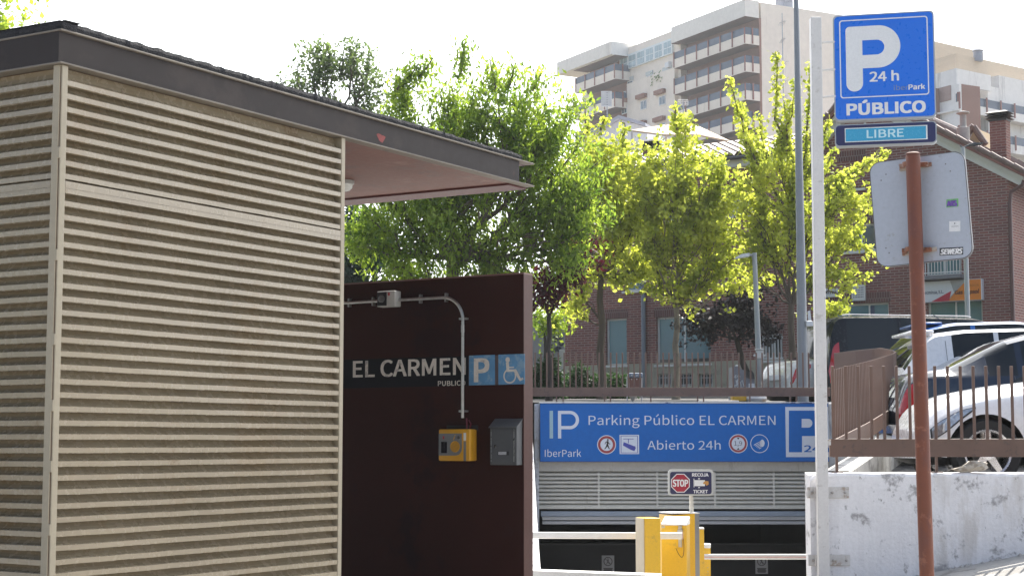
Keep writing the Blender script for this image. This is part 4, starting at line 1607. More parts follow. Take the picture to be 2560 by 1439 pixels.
MB().flat([qq(*p) for p in ((1759, 1204), (1764, 1201), (1771, 1202), (1771.5, 1210), (1766, 1213), (1763, 1209), (1757, 1208))], -.0065).build('hand_symbol', M('hand_orange', (.55, .27, .07), .5), st)
mb = MB()
for yy_ in (1195.5, 1217.5):
    mb.flat([qq(1745, yy_ - .8), qq(1748, yy_ - 1.6), qq(1750.5, yy_), qq(1748, yy_ + 1.6), qq(1745, yy_ + .8)], -.0055)
mb.build('small_arrow', M_white, st)

t, xa, xb, h, pl = boxthing('barrier_post', 'slim yellow post with top painted sun-white behind the ticket machine', 'barrier', 1751, 1760, 1322, 20.4, .2, 0.0)
MB().rbox(xa - .08, xb, 0, .16, 0, h, .006).build('body', M_by, t)
MB().rbox(xa - .08, xb + .003, -.003, .163, h, h + .02, .005).build('sunlit_top', M_arm, t)  # white stands for sunlight on the post's top
t, xa, xb, h, pl = boxthing('barrier', 'small yellow barrier cabinet whose pink-striped white arm reaches right to the white wall', 'barrier', 1757, 1775.5, 1369, 22.0, .2, -6.0)
MB().rbox(xa - .05, xb, 0, .25, .0, h, .006).build('body', M_by, t)
MB().rbox(xa - .05, xb + .004, -.004, .26, h, h + .05, .008).build('lid', M_arm, t)  # sun glare on this top is put into the white colour
mb = MB()
for zz in (.07, .12):
    mb.lathe([(.006, 0), (.006, -.006), (0, -.007)], ((xa + xb) / 2 + .01, 0, h - .18 - zz), 8, 'y')
mb.build('screw', M('bolt_steel', (.4, .38, .36), .35), t)
yarm = 21.93
xl_, xr_ = P(1757, 1390, yarm).x, P(2040, 1390, yarm).x
h_ = 6.6 / F_PX * yarm
a2 = MB().rbox(0, xr_ - xl_ + .1, -.02, .02, -h_, h_, .01).build('boom', M_arm)
on_thing(a2, t, (xl_, yarm, P(1900, 1390.5, yarm).z))
MB().box(0, xr_ - xl_ + .1, -.0225, -.019, -.012, .006).build('reflective_stripe', M('arm_pink', (.72, .47, .42), .5, .1, 20), a2)
# island, and a white block standing in for sunlit pavement at the crest
kb = MB()
ka, kc = P(1300, 1424, 15.6), P(1640, 1437, 15.9)
kb.add([(ka.x, ka.y, ka.z), (kc.x, kc.y, kc.z), (kc.x + .1, kc.y + .5, kc.z - .02), (ka.x, ka.y + .5, ka.z - .02), (ka.x, ka.y, -2.2), (kc.x, kc.y, -2.2), (kc.x + .1, kc.y + .5, -2.2), (ka.x, ka.y + .5, -2.2)],
       [(0, 1, 2, 3), (4, 7, 6, 5), (0, 4, 5, 1), (1, 5, 6, 2), (2, 6, 7, 3), (3, 7, 4, 0)])
tag(kb.build('sunlit_strip', M('sunlit_strip_white', (.70, .69, .66), .8, .08, 5, bump=.2)), 'white block painted as sunlit pavement across the crest of the ramp, at bottom', 'sunlit_strip')
tag(MB().rbox(1.36, 2.3, 17.0, 22.6, -3.4, ramp_z(19.8) + .15, .03).build('traffic_island', M_conc), 'raised concrete island under the yellow barrier cabinets', 'island')

# ---------------------------------------------------------------- cars
M_tyre = M('tyre_rubber', (.018, .018, .019), .85, .15, 20)
M_rim = M('rim_alloy', (.55, .55, .56), .25, .05, 10, metal=.8)
M_cglass = glass_mat('car_glass', (.008, .012, .017), .05, .3)
M_trim = M('black_trim', (.015, .015, .016), .5)
M_red = M('tail_red', (.42, .012, .018), .12, .1, 30, coat=.6)
M_lens = M('clear_lens', (.42, .45, .48), .10, .35, 40, metal=.6, coat=.8)


def paint(name, col, metal=0.0, rough=.28, coat=.7):
    return M(name, col, rough, .03, 1.5, metal=metal, coat=coat, fine=.015, spec=.4)


def smooth_profile(pts, n=400):
    """monotone-ish smooth curve through the points"""
    xs = np.array([p[0] for p in pts]); ys_ = np.array([p[1] for p in pts])
    u = np.linspace(0, 1, n)
    v = np.interp(u, xs, ys_)
    k = np.ones(9) / 9
    v = np.convolve(np.pad(v, 4, mode='edge'), k, 'valid')
    return u, v


class Body:
    def __init__(s, L, W, top, belt, zb=.2, roofw=.72, endround=.09, endw=.78):
        s.L, s.W, s.zb, s.roofw, s.er, s.ew = L, W, zb, roofw, endround, endw
        s.top = smooth_profile(top)
        s.belt = smooth_profile(belt)

    def sec(s, u):
        k = min(1, min(u, 1 - u) / s.er)
        hw = s.W / 2 * (s.ew + (1 - s.ew) * math.sqrt(max(0, 1 - (1 - k) ** 2)))
        zt_, be = float(np.interp(u, *s.top)), float(np.interp(u, *s.belt))
        be = min(be, zt_ - .01)
        zb_ = s.zb + .12 * max(0, 1 - u / .05) + .06 * max(0, 1 - (1 - u) / .04)
        h = zt_ - be
        g = smooth01(h / .34)
        p = [(0, zb_), (.82 * hw, zb_), (.95 * hw, zb_ + .07), (.985 * hw, zb_ + .4 * (be - zb_)), (1.0 * hw, zb_ + .62 * (be - zb_)), (.975 * hw, be - .05 * (1 - 0 * g)), (.945 * hw, be)]
        p += [(lerp(.86, s.roofw + .03, g) * hw, lerp(be + .6 * h, zt_ - .055, g)), (lerp(.74, s.roofw - .10, g) * hw, lerp(be + .85 * h, zt_ - .014, g)), (lerp(.4, .38, g) * hw, zt_ - .002), (0, zt_)]
        return p

    def pt(s, u, t, side=1, off=0.0):
        """t counts along the section's control points"""
        p = s.sec(u)
        i = min(len(p) - 2, int(t))
        f = t - i
        y, z = lerp(p[i][0], p[i + 1][0], f), lerp(p[i][1], p[i + 1][1], f)
        dy, dz = p[i + 1][0] - p[i][0], p[i + 1][1] - p[i][1]
        l = math.hypot(dy, dz) or 1
        ny, nz = dz / l, -dy / l
        if ny < 0 and i < 6: pass
        x = (u - .5) * s.L
        return (x, side * (y + ny * off), z + nz * off)


SEGS = [2, 1, 2, 2, 2, 1, 6, 2, 3, 2]


def car(name, label, loc, rot, B, mats, wheels, wr, glz, ws, rw, group='parked cars', near=1):
    root = thing(name, label, 'car', loc, rot, group)
    ts = [i + k / n for i, n in enumerate(SEGS) for k in range(n)] + [float(len(SEGS))]
    us = sorted(set([round(x, 5) for x in list(np.linspace(0, 1, 84)) + [v for g in glz for v in g] + list(ws) + list(rw) + [.003, .008, .016, .984, .992, .997]]))
    m = len(ts)
    bm = bmesh.new()
    grid = {}
    for i, u in enumerate(us):
        for j, t in enumerate(ts):
            for sd_ in (1, -1):
                if sd_ == -1 and (j == 0 or j == m - 1):
                    grid[i, j, -1] = grid[i, j, 1]
                    continue
                grid[i, j, sd_] = bm.verts.new(B.pt(u, t, sd_))
    npts = {}

    def mi(u, t):
        if 6.08 < t < 6.95:
            for gi, (a, b) in enumerate(glz):
                if a <= u <= b: return 2
        if t > 7.02:
            if ws[0] <= u <= ws[1]: return 2
            if rw[0] <= u <= rw[1]: return 2
        if t < 1.9: return 1
        return 0
    for i in range(len(us) - 1):
        for j in range(m - 1):
            for sd_ in (1, -1):
                a, b, c, d = grid[i, j, sd_], grid[i + 1, j, sd_], grid[i + 1, j + 1, sd_], grid[i, j + 1, sd_]
                vs = [a, b, c, d] if sd_ == -1 else [d, c, b, a]
                try:
                    f = bm.faces.new(vs)
                    f.material_index = mi((us[i] + us[i + 1]) / 2, (ts[j] + ts[j + 1]) / 2)
                    f.smooth = True
                except ValueError: pass
    for i in (0, len(us) - 1):
        loop = [grid[i, j, 1] for j in range(m)] + [grid[i, j, -1] for j in range(m - 2, 0, -1)]
        try: bm.faces.new(loop if i else loop[::-1])
        except ValueError: pass
    bmesh.ops.recalc_face_normals(bm, faces=list(bm.faces))
    me = bpy.data.meshes.new('body')
    bm.to_mesh(me)
    bm.free()
    o = bpy.data.objects.new('body', me)
    COL.objects.link(o)
    for k in mats: me.materials.append(k)
    # cut the wheel arches
    cb = MB()
    for wx in wheels:
        for sd_ in (1, -1):
            cb.lathe([(wr * 1.13, sd_ * B.W * .5 - .28), (wr * 1.13, sd_ * B.W * .5 + .3)], (wx, 0, wr), 40, 'y')
    cut = cb.build('cutter', mats[1])
    bmc = bmesh.new(); bmc.from_mesh(cut.data); bmesh.ops.recalc_face_normals(bmc, faces=list(bmc.faces)); bmc.to_mesh(cut.data); bmc.free()
    cut.data.materials.clear()
    for k in (mats[0], mats[1]): cut.data.materials.append(k)
    for p in cut.data.polygons: p.material_index = 1
    md = o.modifiers.new('b', 'BOOLEAN')
    md.operation = 'DIFFERENCE'
    md.object = cut
    md.solver = 'EXACT'
    dg = bpy.context.evaluated_depsgraph_get()
    dg.update()
    full = bpy.data.meshes.new_from_object(o.evaluated_get(dg))
    bpy.data.objects.remove(o)
    bpy.data.objects.remove(cut)
    # glass off the body into parts of its own
    bm = bmesh.new()
    bm.from_mesh(full)
    bm.faces.ensure_lookup_table()
    gl_faces = [f for f in bm.faces if f.material_index == 2]
    seen, islands = set(), []
    for f in gl_faces:
        if f.index in seen: continue
        stack, isl = [f], []
        seen.add(f.index)
        while stack:
            g = stack.pop()
            isl.append(g)
            for e in g.edges:
                for h in e.link_faces:
                    if h.material_index == 2 and h.index not in seen:
                        seen.add(h.index)
                        stack.append(h)
        islands.append(isl)
    for isl in islands:
        mb = MB()
        idx = {}
        fs = []
        for f in isl:
            for v in f.verts:
                if v.index not in idx:
                    idx[v.index] = len(mb.v)
                    mb.v.append(tuple(v.co))
            fs.append(tuple(idx[v.index] for v in f.verts))
        mb.f = fs
        w = mb.build('window', M_cglass, root)
        w.data.polygons.foreach_set('use_smooth', [True] * len(w.data.polygons))
        if len(isl) < 3: bpy.data.objects.remove(w)
    bmesh.ops.delete(bm, geom=gl_faces, context='FACES')
    bm.to_mesh(full)
    bm.free()
    full.set_sharp_from_angle(angle=math.radians(35))
    b = bpy.data.objects.new('body', full)
    b.parent = root
    COL.objects.link(b)
    # black rubber round the side glass
    wheel0 = None
    for wx in wheels:
        for sd_ in (near, -near):
            y = sd_ * (B.W / 2 - .115)
            if wheel0 is None:
                wh = bpy.data.objects.new('wheel', None)
                COL.objects.link(wh)
                wh.parent = root
                wh.location = (wx, y, wr)
                wheel0 = wh
                ri = wr * .70
                ty = MB().lathe([(ri, -.085), (wr * .93, -.1), (wr * .99, -.075), (wr, -.03), (wr, .03), (wr * .99, .075), (wr * .93, .1), (ri, .085)], (0, 0, 0), 40, 'y', False).build('tyre', M_tyre, wh, True)
                mb = MB()
                mb.lathe([(ri, -.09), (ri * .98, -.098), (ri * .90, -.09), (ri * .88, -.05), (ri * .86, .0)], (0, 0, 0), 36, 'y', False)
                mb.lathe([(ri, .09), (ri * .98, .098), (ri * .90, .09), (ri * .88, .05), (ri * .86, .0)], (0, 0, 0), 36, 'y', False)
                for k in range(5):
                    an = 2 * math.pi * k / 5 + .35
                    for y0, y1 in ((-.088, -.062), (.062, .088)):
                        c_, s_ = math.cos(an), math.sin(an)
                        w0, w1 = .036 * wr / .3, .024 * wr / .3
                        r0, r1 = .03, ri * .93
                        pts = [(r0 * c_ - w0 * s_, r0 * s_ + w0 * c_), (r0 * c_ + w0 * s_, r0 * s_ - w0 * c_), (r1 * c_ + w1 * s_, r1 * s_ - w1 * c_), (r1 * c_ - w1 * s_, r1 * s_ + w1 * c_)]
                        mb.prism(pts, y0, y1)
                mb.lathe([(0, -.094), (.06, -.09), (.06, .09), (0, .094)], (0, 0, 0), 18, 'y')
                mb.build('rim', M_rim, wh, True)
                MB().lathe([(0, -.02), (ri * .6, -.02), (ri * .6, .02), (0, .02)], (0, 0, 0), 24, 'y').build('brake_disc', M('brake_dark', (.08, .075, .07), .5, metal=.5), wh, True)
            else:
                wh = wheel0.copy()
                COL.objects.link(wh)
                wh.parent = root
                wh.location = (wx, y, wr)
                for ch in wheel0.children:
                    c = ch.copy()
                    COL.objects.link(c)
                    c.parent = wh
    return root


def patch(root, B, name, mat, u0, u1, t0, t1, side, off=.006, n=8, shape=None):
    mb = MB()
    for i in range(n + 1):
        for j in range(n + 1):
            a, b = i / n, j / n
            uu = lerp(u0, u1, a)
            tt0, tt1 = shape(a) if shape else (t0, t1)
            mb.v.append(B.pt(uu, lerp(tt0, tt1, b), side, off))
    for i in range(n):
        for j in range(n):
            f = (i * (n + 1) + j, (i + 1) * (n + 1) + j, (i + 1) * (n + 1) + j + 1, i * (n + 1) + j + 1)
            mb.f.append(f if side == -1 else f[::-1])
    o = mb.build(name, mat, root)
    o.data.polygons.foreach_set('use_smooth', [True] * len(o.data.polygons))
    return o


def seam(root, B, u, t0, t1, side, r=.0035):
    MB().tube([B.pt(u, lerp(t0, t1, k / 12), side, .0005) for k in range(13)], r, 5).build('door_seam', M_trim, root)


def handle(root, B, u, t, side, mat):
    a, b = Vector(B.pt(u, t, side, .02)), Vector(B.pt(u + .04, t, side, .02))
    MB().tube([a - Vector((0, side * .02, 0)), a, b, b - Vector((0, side * .02, 0))], .012, 8).build('door_handle', mat, root, True)


def mirror(root, B, u, side, mat):
    p = B.pt(u, 6.05, side)
    mb = MB().rbox(p[0] - .06, p[0] + .07, min(p[1], p[1] + side * .2), max(p[1], p[1] + side * .2), p[2] + .0, p[2] + .13, .045, 3)
    mb.build('mirror', mat, root, True)


# nearest: white hatchback, nose to the left
white = paint('white_car_paint', (.74, .74, .75))
B1 = Body(4.25, 1.77, [(0, .55), (.015, .9), (.03, 1.05), (.10, 1.32), (.2, 1.42), (.42, 1.45), (.56, 1.40), (.735, .98), (.80, .955), (.90, .875), (.95, .80), (.975, .72), (.99, .62), (1, .50)],
          [(0, .5), (.03, .88), (.2, .93), (.6, .88), (.74, .86), (.86, .80), (.93, .72), (.975, .60), (1, .46)], endround=.13, endw=.66)
xw = P(2455, 1108, 15.2).x
wr = .312
cx1 = xw + .03 + 4.25 * (.872 - .5)
Y_c1 = 15.1 + .885
c1 = car('parked_car', 'white hatchback nearest the fence, its front wheel and nose behind the bars', (cx1, Y_c1, lot_right(Y_c1 - .5)), math.pi, B1, [white, M_trim, M_cglass],
         (4.25 * (.872 - .5), -4.25 * .5 + .78), wr, [(.13, .30), (.315, .50), (.515, .70)], (.575, .735), (.03, .13), near=1)
h1 = patch(c1, B1, 'headlight', M_trim, .895, .985, 5, 6, 1, .005, 8, lambda a: (lerp(5.0, 3.8, a), lerp(5.4, 5.6, a)))
patch(h1, B1, 'lens', M_lens, .90, .982, 5, 6, 1, .009, 8, lambda a: (lerp(5.05, 3.95, a), lerp(5.3, 5.45, a)))
patch(c1, B1, 'headlight', M_lens, .90, .985, 5, 6, -1, .006, 8, lambda a: (lerp(4.9, 3.9, a), lerp(5.6, 5.5, a)))
for sd_ in (1,):
    seam(c1, B1, .69, 2.2, 6, sd_)
    seam(c1, B1, .505, 2.2, 6, sd_)
    handle(c1, B1, .53, 4.9, sd_, white)
mirror(c1, B1, .665, 1, white)
mirror(c1, B1, .665, -1, white)
p = B1.pt(.742, 4.55, 1, .004)
MB().rbox(p[0] - .06, p[0] + .06, p[1] - .01, p[1] + .008, p[2] - .018, p[2] + .018, .012, 3).build('side_repeater', M_lens, c1, True)
mb = MB()
letters(mb, 'CDTI', p[0] + .03, p[0] - .03, p[2] - .055, p[2] - .035, -(p[1] + .004), .02)
mb.v = [(x, -y, z) for x, y, z in mb.v]
mb.build('badge_lettering', M('badge_red', (.3, .02, .03), .4), c1)
wp_ = [B1.pt(.745 - k * .012, 9 - k * .55, 1, .02 + .002 * k) for k in range(6)]
MB().tube(wp_, .009, 6).build('wiper', M_trim, c1)

# dark blue saloon, tail to the left
navy = paint('navy_car_paint', (.008, .016, .034), 0, .2, .4)
B2 = Body(4.5, 1.76, [(0, .5), (.008, .80), (.03, .955), (.06, .985), (.13, 1.03), (.27, 1.33), (.36, 1.43), (.48, 1.46), (.60, 1.39), (.72, 1.02), (.78, .97), (.92, .84), (.97, .70), (1, .5)],
          [(0, .48), (.02, .84), (.08, .92), (.3, .93), (.72, .90), (.85, .82), (.96, .66), (1, .46)], endround=.1, endw=.72)
xr = P(2246, 1108, 17.9).x
Y_c2 = 17.75 + .88
c2 = car('parked_car', 'dark blue saloon with long red tail lamp, second car from the fence', (xr + 2.25, Y_c2, lot_right(Y_c2)), 0, B2, [navy, M_trim, M_cglass],
         (-2.25 + .95, 2.25 - .85), .31, [(.215, .285), (.30, .45), (.465, .67)], (.60, .72), (.13, .27), near=-1)
for sd_ in (-1, 1):
    patch(c2, B2, 'tail_light', M_red, .0015, .05, 4, 6, sd_, .006, 8, lambda a: (lerp(3.0, 4.3, a), lerp(5.7, 5.6, a)))
seam(c2, B2, .455, 2.2, 6, -1)
seam(c2, B2, .275, 2.6, 6, -1)
handle(c2, B2, .30, 5.0, -1, navy)
mirror(c2, B2, .64, -1, navy)
mb = MB().rbox(-2.275, -2.24, -.26, .26, .62, .73, .005)
mb.build('number_plate', M_white, c2)

# white small hatch, tail to the left
B3 = Body(4.0, 1.72, [(0, .5), (.008, .85), (.02, 1.0), (.07, 1.30), (.12, 1.44), (.22, 1.49), (.40, 1.51), (.56, 1.45), (.72, 1.05), (.78, 1.0), (.92, .85), (.97, .70), (1, .5)],
          [(0, .48), (.01, .8), (.04, .96), (.2, 1.02), (.45, .98), (.72, .93), (.85, .82), (.96, .66), (1, .46)], endround=.10, endw=.74, roofw=.74)
Y_c3 = 20.3 + .86
xr = P(2241, 1108, 20.6).x
c3 = car('parked_car', 'white small hatchback with a rear roof spoiler, third car from the fence', (xr + 2.0, Y_c3, lot_right(Y_c3) - .02), 0, B3, [white, M_trim, M_cglass],
         (-2.0 + .66, 2.0 - .8), .30, [(.17, .30), (.315, .46), (.475, .68)], (.57, .72), (.025, .075), near=-1)
for sd_ in (-1, 1):
    patch(c3, B3, 'tail_light', M_red, .002, .045, 4, 6, sd_, .006, 8, lambda a: (lerp(4.2, 4.8, a), lerp(5.9, 5.7, a)))
seam(c3, B3, .15, 2.4, 7.2, -1, .003)
seam(c3, B3, .46, 2.2, 6, -1)
handle(c3, B3, .18, 5.0, -1, white)
MB().rbox(-2.0 + .22, -2.0 + .5, -.55, .55, 1.44, 1.475, .012, 3).build('roof_spoiler', white, c3, True)
MB().tube([(-2.0 + .03, -.1, 1.02), (-2.0 + .10, -.12, 1.12), (-2.0 + .2, -.45, 1.24)], .012, 6).build('rear_wiper', M_trim, c3)

# blue car beyond it
blue = paint('blue_car_paint', (.012, .10, .36), 0, .3)
B4 = Body(4.3, 1.8, [(0, .5), (.006, .9), (.015, 1.06), (.05, 1.28), (.11, 1.51), (.2, 1.585), (.40, 1.61), (.56, 1.53), (.71, 1.10), (.78, 1.04), (.92, .9), (.97, .74), (1, .5)],
          [(0, .48), (.01, .85), (.03, 1.02), (.2, 1.07), (.45, 1.03), (.71, .98), (.85, .86), (.96, .7), (1, .46)], endround=.10, endw=.74, roofw=.76)
Y_c4 = 23.1 + .9
xr = P(2240, 1108, 23.3).x
c4 = car('parked_car', 'bright blue car with a roof spoiler, between the white hatchback and the black van', (xr + 2.15, Y_c4, lot_right(Y_c4)), 0, B4, [blue, M_trim, M_cglass],
         (-2.15 + .8, 2.15 - .85), .32, [(.12, .25), (.265, .44), (.455, .68)], (.56, .71), (.018, .108), near=-1)
for sd_ in (-1, 1):
    patch(c4, B4, 'tail_light', M_red, .002, .05, 4, 6, sd_, .006, 8, lambda a: (lerp(4.6, 5.0, a), lerp(5.95, 5.8, a)))
MB().rbox(-2.15 + .38, -2.15 + .72, -.58, .58, 1.555, 1.585, .012, 3).build('roof_spoiler', blue, c4, True)
MB().tube([(-2.15 + .9, -.05, 1.6), (-2.15 + .72, -.05, 1.74)], .006, 5).build('aerial', M_trim, c4)

# black van
black = M('black_van_paint', (.003, .005, .011), .25, .03, 1.5, fine=.01, spec=.22)
B5 = Body(5.1, 1.92, [(0, .55), (.004, 1.1), (.012, 1.5), (.03, 1.80), (.06, 1.87), (.3, 1.90), (.62, 1.88), (.70, 1.80), (.84, 1.20), (.92, 1.08), (.975, .92), (1, .6)],
          [(0, .5), (.01, 1.02), (.1, 1.07), (.7, 1.05), (.84, 1.02), (.93, .96), (.98, .8), (1, .5)], endround=.06, endw=.86, roofw=.82)
Y_c5 = 32.6 + .96
xr = P(2031, 1108, 32.8).x
c5 = car('parked_van', 'black passenger van with tall side windows behind the bending brown fence', (xr + 2.55 * math.cos(.22) + .96 * .8 * math.sin(.22), 32.8 + 2.55 * math.sin(.22) + .80, lot_z(xr + 2, Y_c5) - .04), .22, B5, [black, M_trim, M_cglass],
         (-2.55 + .95, 2.55 - .95), .34, [(.075, .29), (.305, .53), (.545, .72)], (.70, .84), (.006, .03), near=-1)
c5['category'] = 'van'
for sd_ in (-1, 1):
    patch(c5, B5, 'tail_light', M_red, .002, .04, 3.6, 6.4, sd_, .006, 8)
for yy in (-.72, .72):
    MB().tube([(-2.2, yy, 1.88), (-2.1, yy, 1.895), (.5, yy, 1.905), (.6, yy, 1.88)], .012, 6).build('roof_rail', M('rail_steel', (.5, .5, .52), .3, metal=.8), c5, True)
MB().rbox(-2.57, -2.54, -.28, .28, .55, .67, .005).build('number_plate', M_white, c5)
seam(c5, B5, .3, 2.2, 6.9, -1)

# white saloon behind the far fence, seen from its tail corner
silver = paint('pearl_car_paint', (.48, .48, .46))
B6 = Body(4.4, 1.75, [(0, .5), (.008, .86), (.03, .99), (.12, 1.02), (.26, 1.32), (.36, 1.43), (.48, 1.45), (.62, 1.38), (.74, 1.0), (.80, .95), (.92, .83), (.97, .69), (1, .5)],
          [(0, .48), (.02, .86), (.08, .93), (.3, .92), (.74, .88), (.85, .8), (.96, .65), (1, .46)], endround=.1, endw=.74)
ang = math.radians(17)
pc = P(1980, 1108, 33.2)
loc6 = Vector((pc.x, 33.2, lot_z(pc.x + 1, 34) - .02)) + Vector((math.cos(ang), math.sin(ang), 0)) * 2.2 + Vector((math.sin(ang), -math.cos(ang), 0)) * (-.72)
loc6.z = lot_z(pc.x + 1, 34) - .05
c6 = car('parked_car', 'white saloon with round red tail lamp behind the far fence beside the tall lamp post', loc6, ang, B6, [silver, M_trim, M_cglass],
         (-2.2 + .95, 2.2 - .85), .31, [(.215, .285), (.30, .45), (.465, .68)], (.62, .74), (.12, .26), near=-1)
for sd_ in (-1, 1):
    tl6 = patch(c6, B6, 'tail_light', M_red, .0015, .085, 4, 6, sd_, .006, 10, lambda a: (lerp(4.0, 4.75, a), 5.0 + .75 * math.sqrt(max(0, 1 - (a * 1.5 - .6) ** 2))))
    patch(tl6, B6, 'reversing_lens', M_lens, .032, .048, 4, 6, sd_, .010, 6, lambda a: (4.75 - .3 * math.sin(math.pi * a), 4.95 + .45 * math.sin(math.pi * a)))
MB().rbox(-2.24, -2.2, -.26, .26, .6, .71, .005).build('number_plate', M_white, c6)
MB().rbox(-2.235, -2.19, -.7, .7, .40, .44, .01).build('bumper_strip', M_trim, c6)

# ---------------------------------------------------------------- lamp posts
M_lamp = M('lamp_grey_paint', (.21, .225, .245), .42, .08, 4, metal=.25)
Yl = 31.6
b_ = P(2008, 1003, Yl)
tl = thing('lamp_post', 'tall grey tapering lamp post behind the fence, rising out of the picture', 'lamp post', (b_.x, Yl, lot_z(b_.x, Yl)), 0, 'grey street lamps')
zt_ = P(1985, 0, Yl).z + 1.9 - tl.location.z
xt = P(1990, 0, Yl).x - b_.x
MB().tube([(0, 0, 0), (0, 0, 1.2), (xt * .98, 0, zt_)], [.106, .098, .036], 20).build('pole', M_lamp, tl, True)
MB().lathe([(.15, 0), (.15, .02), (.125, .05), (.125, .12)], n=20).build('base', M_lamp, tl, True)
mb = MB().tube([(xt, 0, zt_ - .02), (xt - .5, -.3, zt_ + .15), (xt - 1.2, -.7, zt_ + .2)], .03, 8)
mb.build('arm', M_lamp, tl, True)
MB().rbox(xt - 1.75, xt - 1.15, -.9, -.6, zt_ + .16, zt_ + .26, .04, 3).build('lamp_head', M_lamp, tl, True)
zz = P(2012, 805, Yl).z - tl.location.z
MB().rbox(.06, .19, -.13, -.02, zz - .09, zz + .02, .02, 2).add([(.10, -.12, zz + .02), (.16, -.12, zz + .02), (.14, -.12, zz + .22), (.09, -.12, zz + .2)], [(0, 1, 2, 3)]).build('cable_tie', M('tape_white', (.6, .62, .64), .6), tl)

Yl = 35.0
b_ = P(1901, 1003, Yl)
l2 = thing('lamp_post', 'short pale grey lamp post with a flat white head reaching left, among the trees', 'lamp post', (b_.x, Yl, lot_z(b_.x, Yl)), 0, 'grey street lamps')
t_ = P(1886, 632, Yl)
hz = t_.z - l2.location.z
hx = t_.x - b_.x
M_lamp2 = M('lamp_pale_paint', (.33, .35, .355), .45, .08, 4, metal=.2)
MB().tube([(0, 0, 0), (hx * .3, 0, hz * .33), (hx, 0, hz)], [.066, .062, .05], 16).build('pole', M_lamp2, l2, True)
MB().tube([(hx, 0, hz - .05), (hx - .12, 0, hz - .045)], .028, 10).build('arm', M_lamp2, l2, True)
xa = P(1834, 640, Yl).x - b_.x
mb = MB().prism([(xa, hz - .14), (hx - .12, hz - .085), (hx - .12, hz - .01), (xa + .16, hz - .035), (xa + .05, hz - .09)], -.11, .11)
mb.build('lamp_head', M('lamp_head_white', (.62, .63, .63), .35, .05), l2)
zc_ = P(1898, 886, Yl).z - l2.location.z
mb = MB().rbox(-.075, .075, -.075, .075, zc_ - .08, zc_ + .09, .01).rbox(-.09, .09, -.09, .09, zc_ + .1, zc_ + .125, .005).rbox(-.13, -.07, -.03, .03, zc_ - .04, zc_ + .01, .01).rbox(.07, .13, -.03, .03, zc_ - .04, zc_ + .01, .01)
mb.build('cable_clamp', M('clamp_white', (.6, .6, .58), .5), l2)

Yl = 37.5
b_ = P(2421, 830, Yl)
l3 = thing('lamp_post', 'thin grey lamp post before the shop, its head showing above the road sign back', 'lamp post', (b_.x, Yl, lot_z(b_.x, Yl)), 0, 'grey street lamps')
hz = P(2405, 368, Yl).z - l3.location.z
MB().tube([(0, 0, 0), (P(2407, 380, Yl).x - b_.x, 0, hz)], [.062, .05], 14).build('pole', M_lamp2, l3, True)
hx = P(2407, 380, Yl).x - b_.x
xb = P(2455, 368, Yl).x - b_.x
mb = MB().tube([(hx - .06, 0, hz + .04), (hx + .02, 0, hz - .01), (hx + .18, 0, hz + .07)], .02, 8).prism([(hx + .14, hz + .04), (hx + .2, hz + .085), (xb, hz + .095), (xb - .02, hz + .06), (hx + .28, hz + .035)], -.1, .1)
mb.build('lamp_head', M('lamp_head_dark', (.05, .055, .06), .4), l3)

# ---------------------------------------------------------------- brick building across the car park
M_brick = brick_mat('dark_red_brick', (.235, .08, .06), (.155, .056, .047), (.30, .22, .19))
M_soldier = brick_mat('soldier_brick', (.145, .056, .045), (.10, .042, .038), (.22, .165, .145), bw=.07, bh=.24, ms=.010)
M_plinth = M('plinth_cream', (.36, .33, .25), .85, .1, 2, bump=.15, stain=((.2, .18, .14), .15, 3.0))
M_wframe = M('window_frame_cream', (.62, .62, .60), .45, .05, 6)
M_teal = glass_mat('window_teal_film', (.10, .20, .23), .15, .6)
M_wdark = glass_mat('window_dark', (.02, .027, .032), .05, .8)
M_shut = M('shutter_pale', (.48, .52, .52), .5, .05, 4)
M_cornice = M('cornice_cream', (.60, .60, .54), .7, .06, 3)
M_tile = M('roof_tile', (.15, .095, .078), .5, .3, 3, stain=((.24, .18, .15), .12, 6.0))
M_tedge = M('tile_edge', (.20, .085, .065), .8, .2, 4)
M_pipe = M('drainpipe_grey', (.16, .18, .21), .4, .06, 4)
plB_ = Pl(P(1960, 1108, 45), -35.0)
ZG = 1.15
bld = thing('brick_building', 'dark red brick building with tiled roof across the car park', 'building', (plB_.o.x, plB_.o.y, ZG), plB_.rz)


def bu(px, py, off=0.0):
    u, v = plB_.uv(px, py, off)
    return u, v - ZG + plB_.o.z


uL, uR = bu(1408, 900)[0], bu(2527, 700)[0]
uJ = bu(2045, 370)[0]
uP = bu(2150, 330)[0]
zE = bu(1900, 398)[1]
zR = bu(2527, 432)[1]
zP = zR + (uR - uP) * .60
zJ = zE


def win(px0, py0, px1, py1):
    a, b = bu(px0, py1), bu(px1, py0)
    return (min(a[0], b[0]), max(a[0], b[0]), min(a[1], b[1]), max(a[1], b[1]))


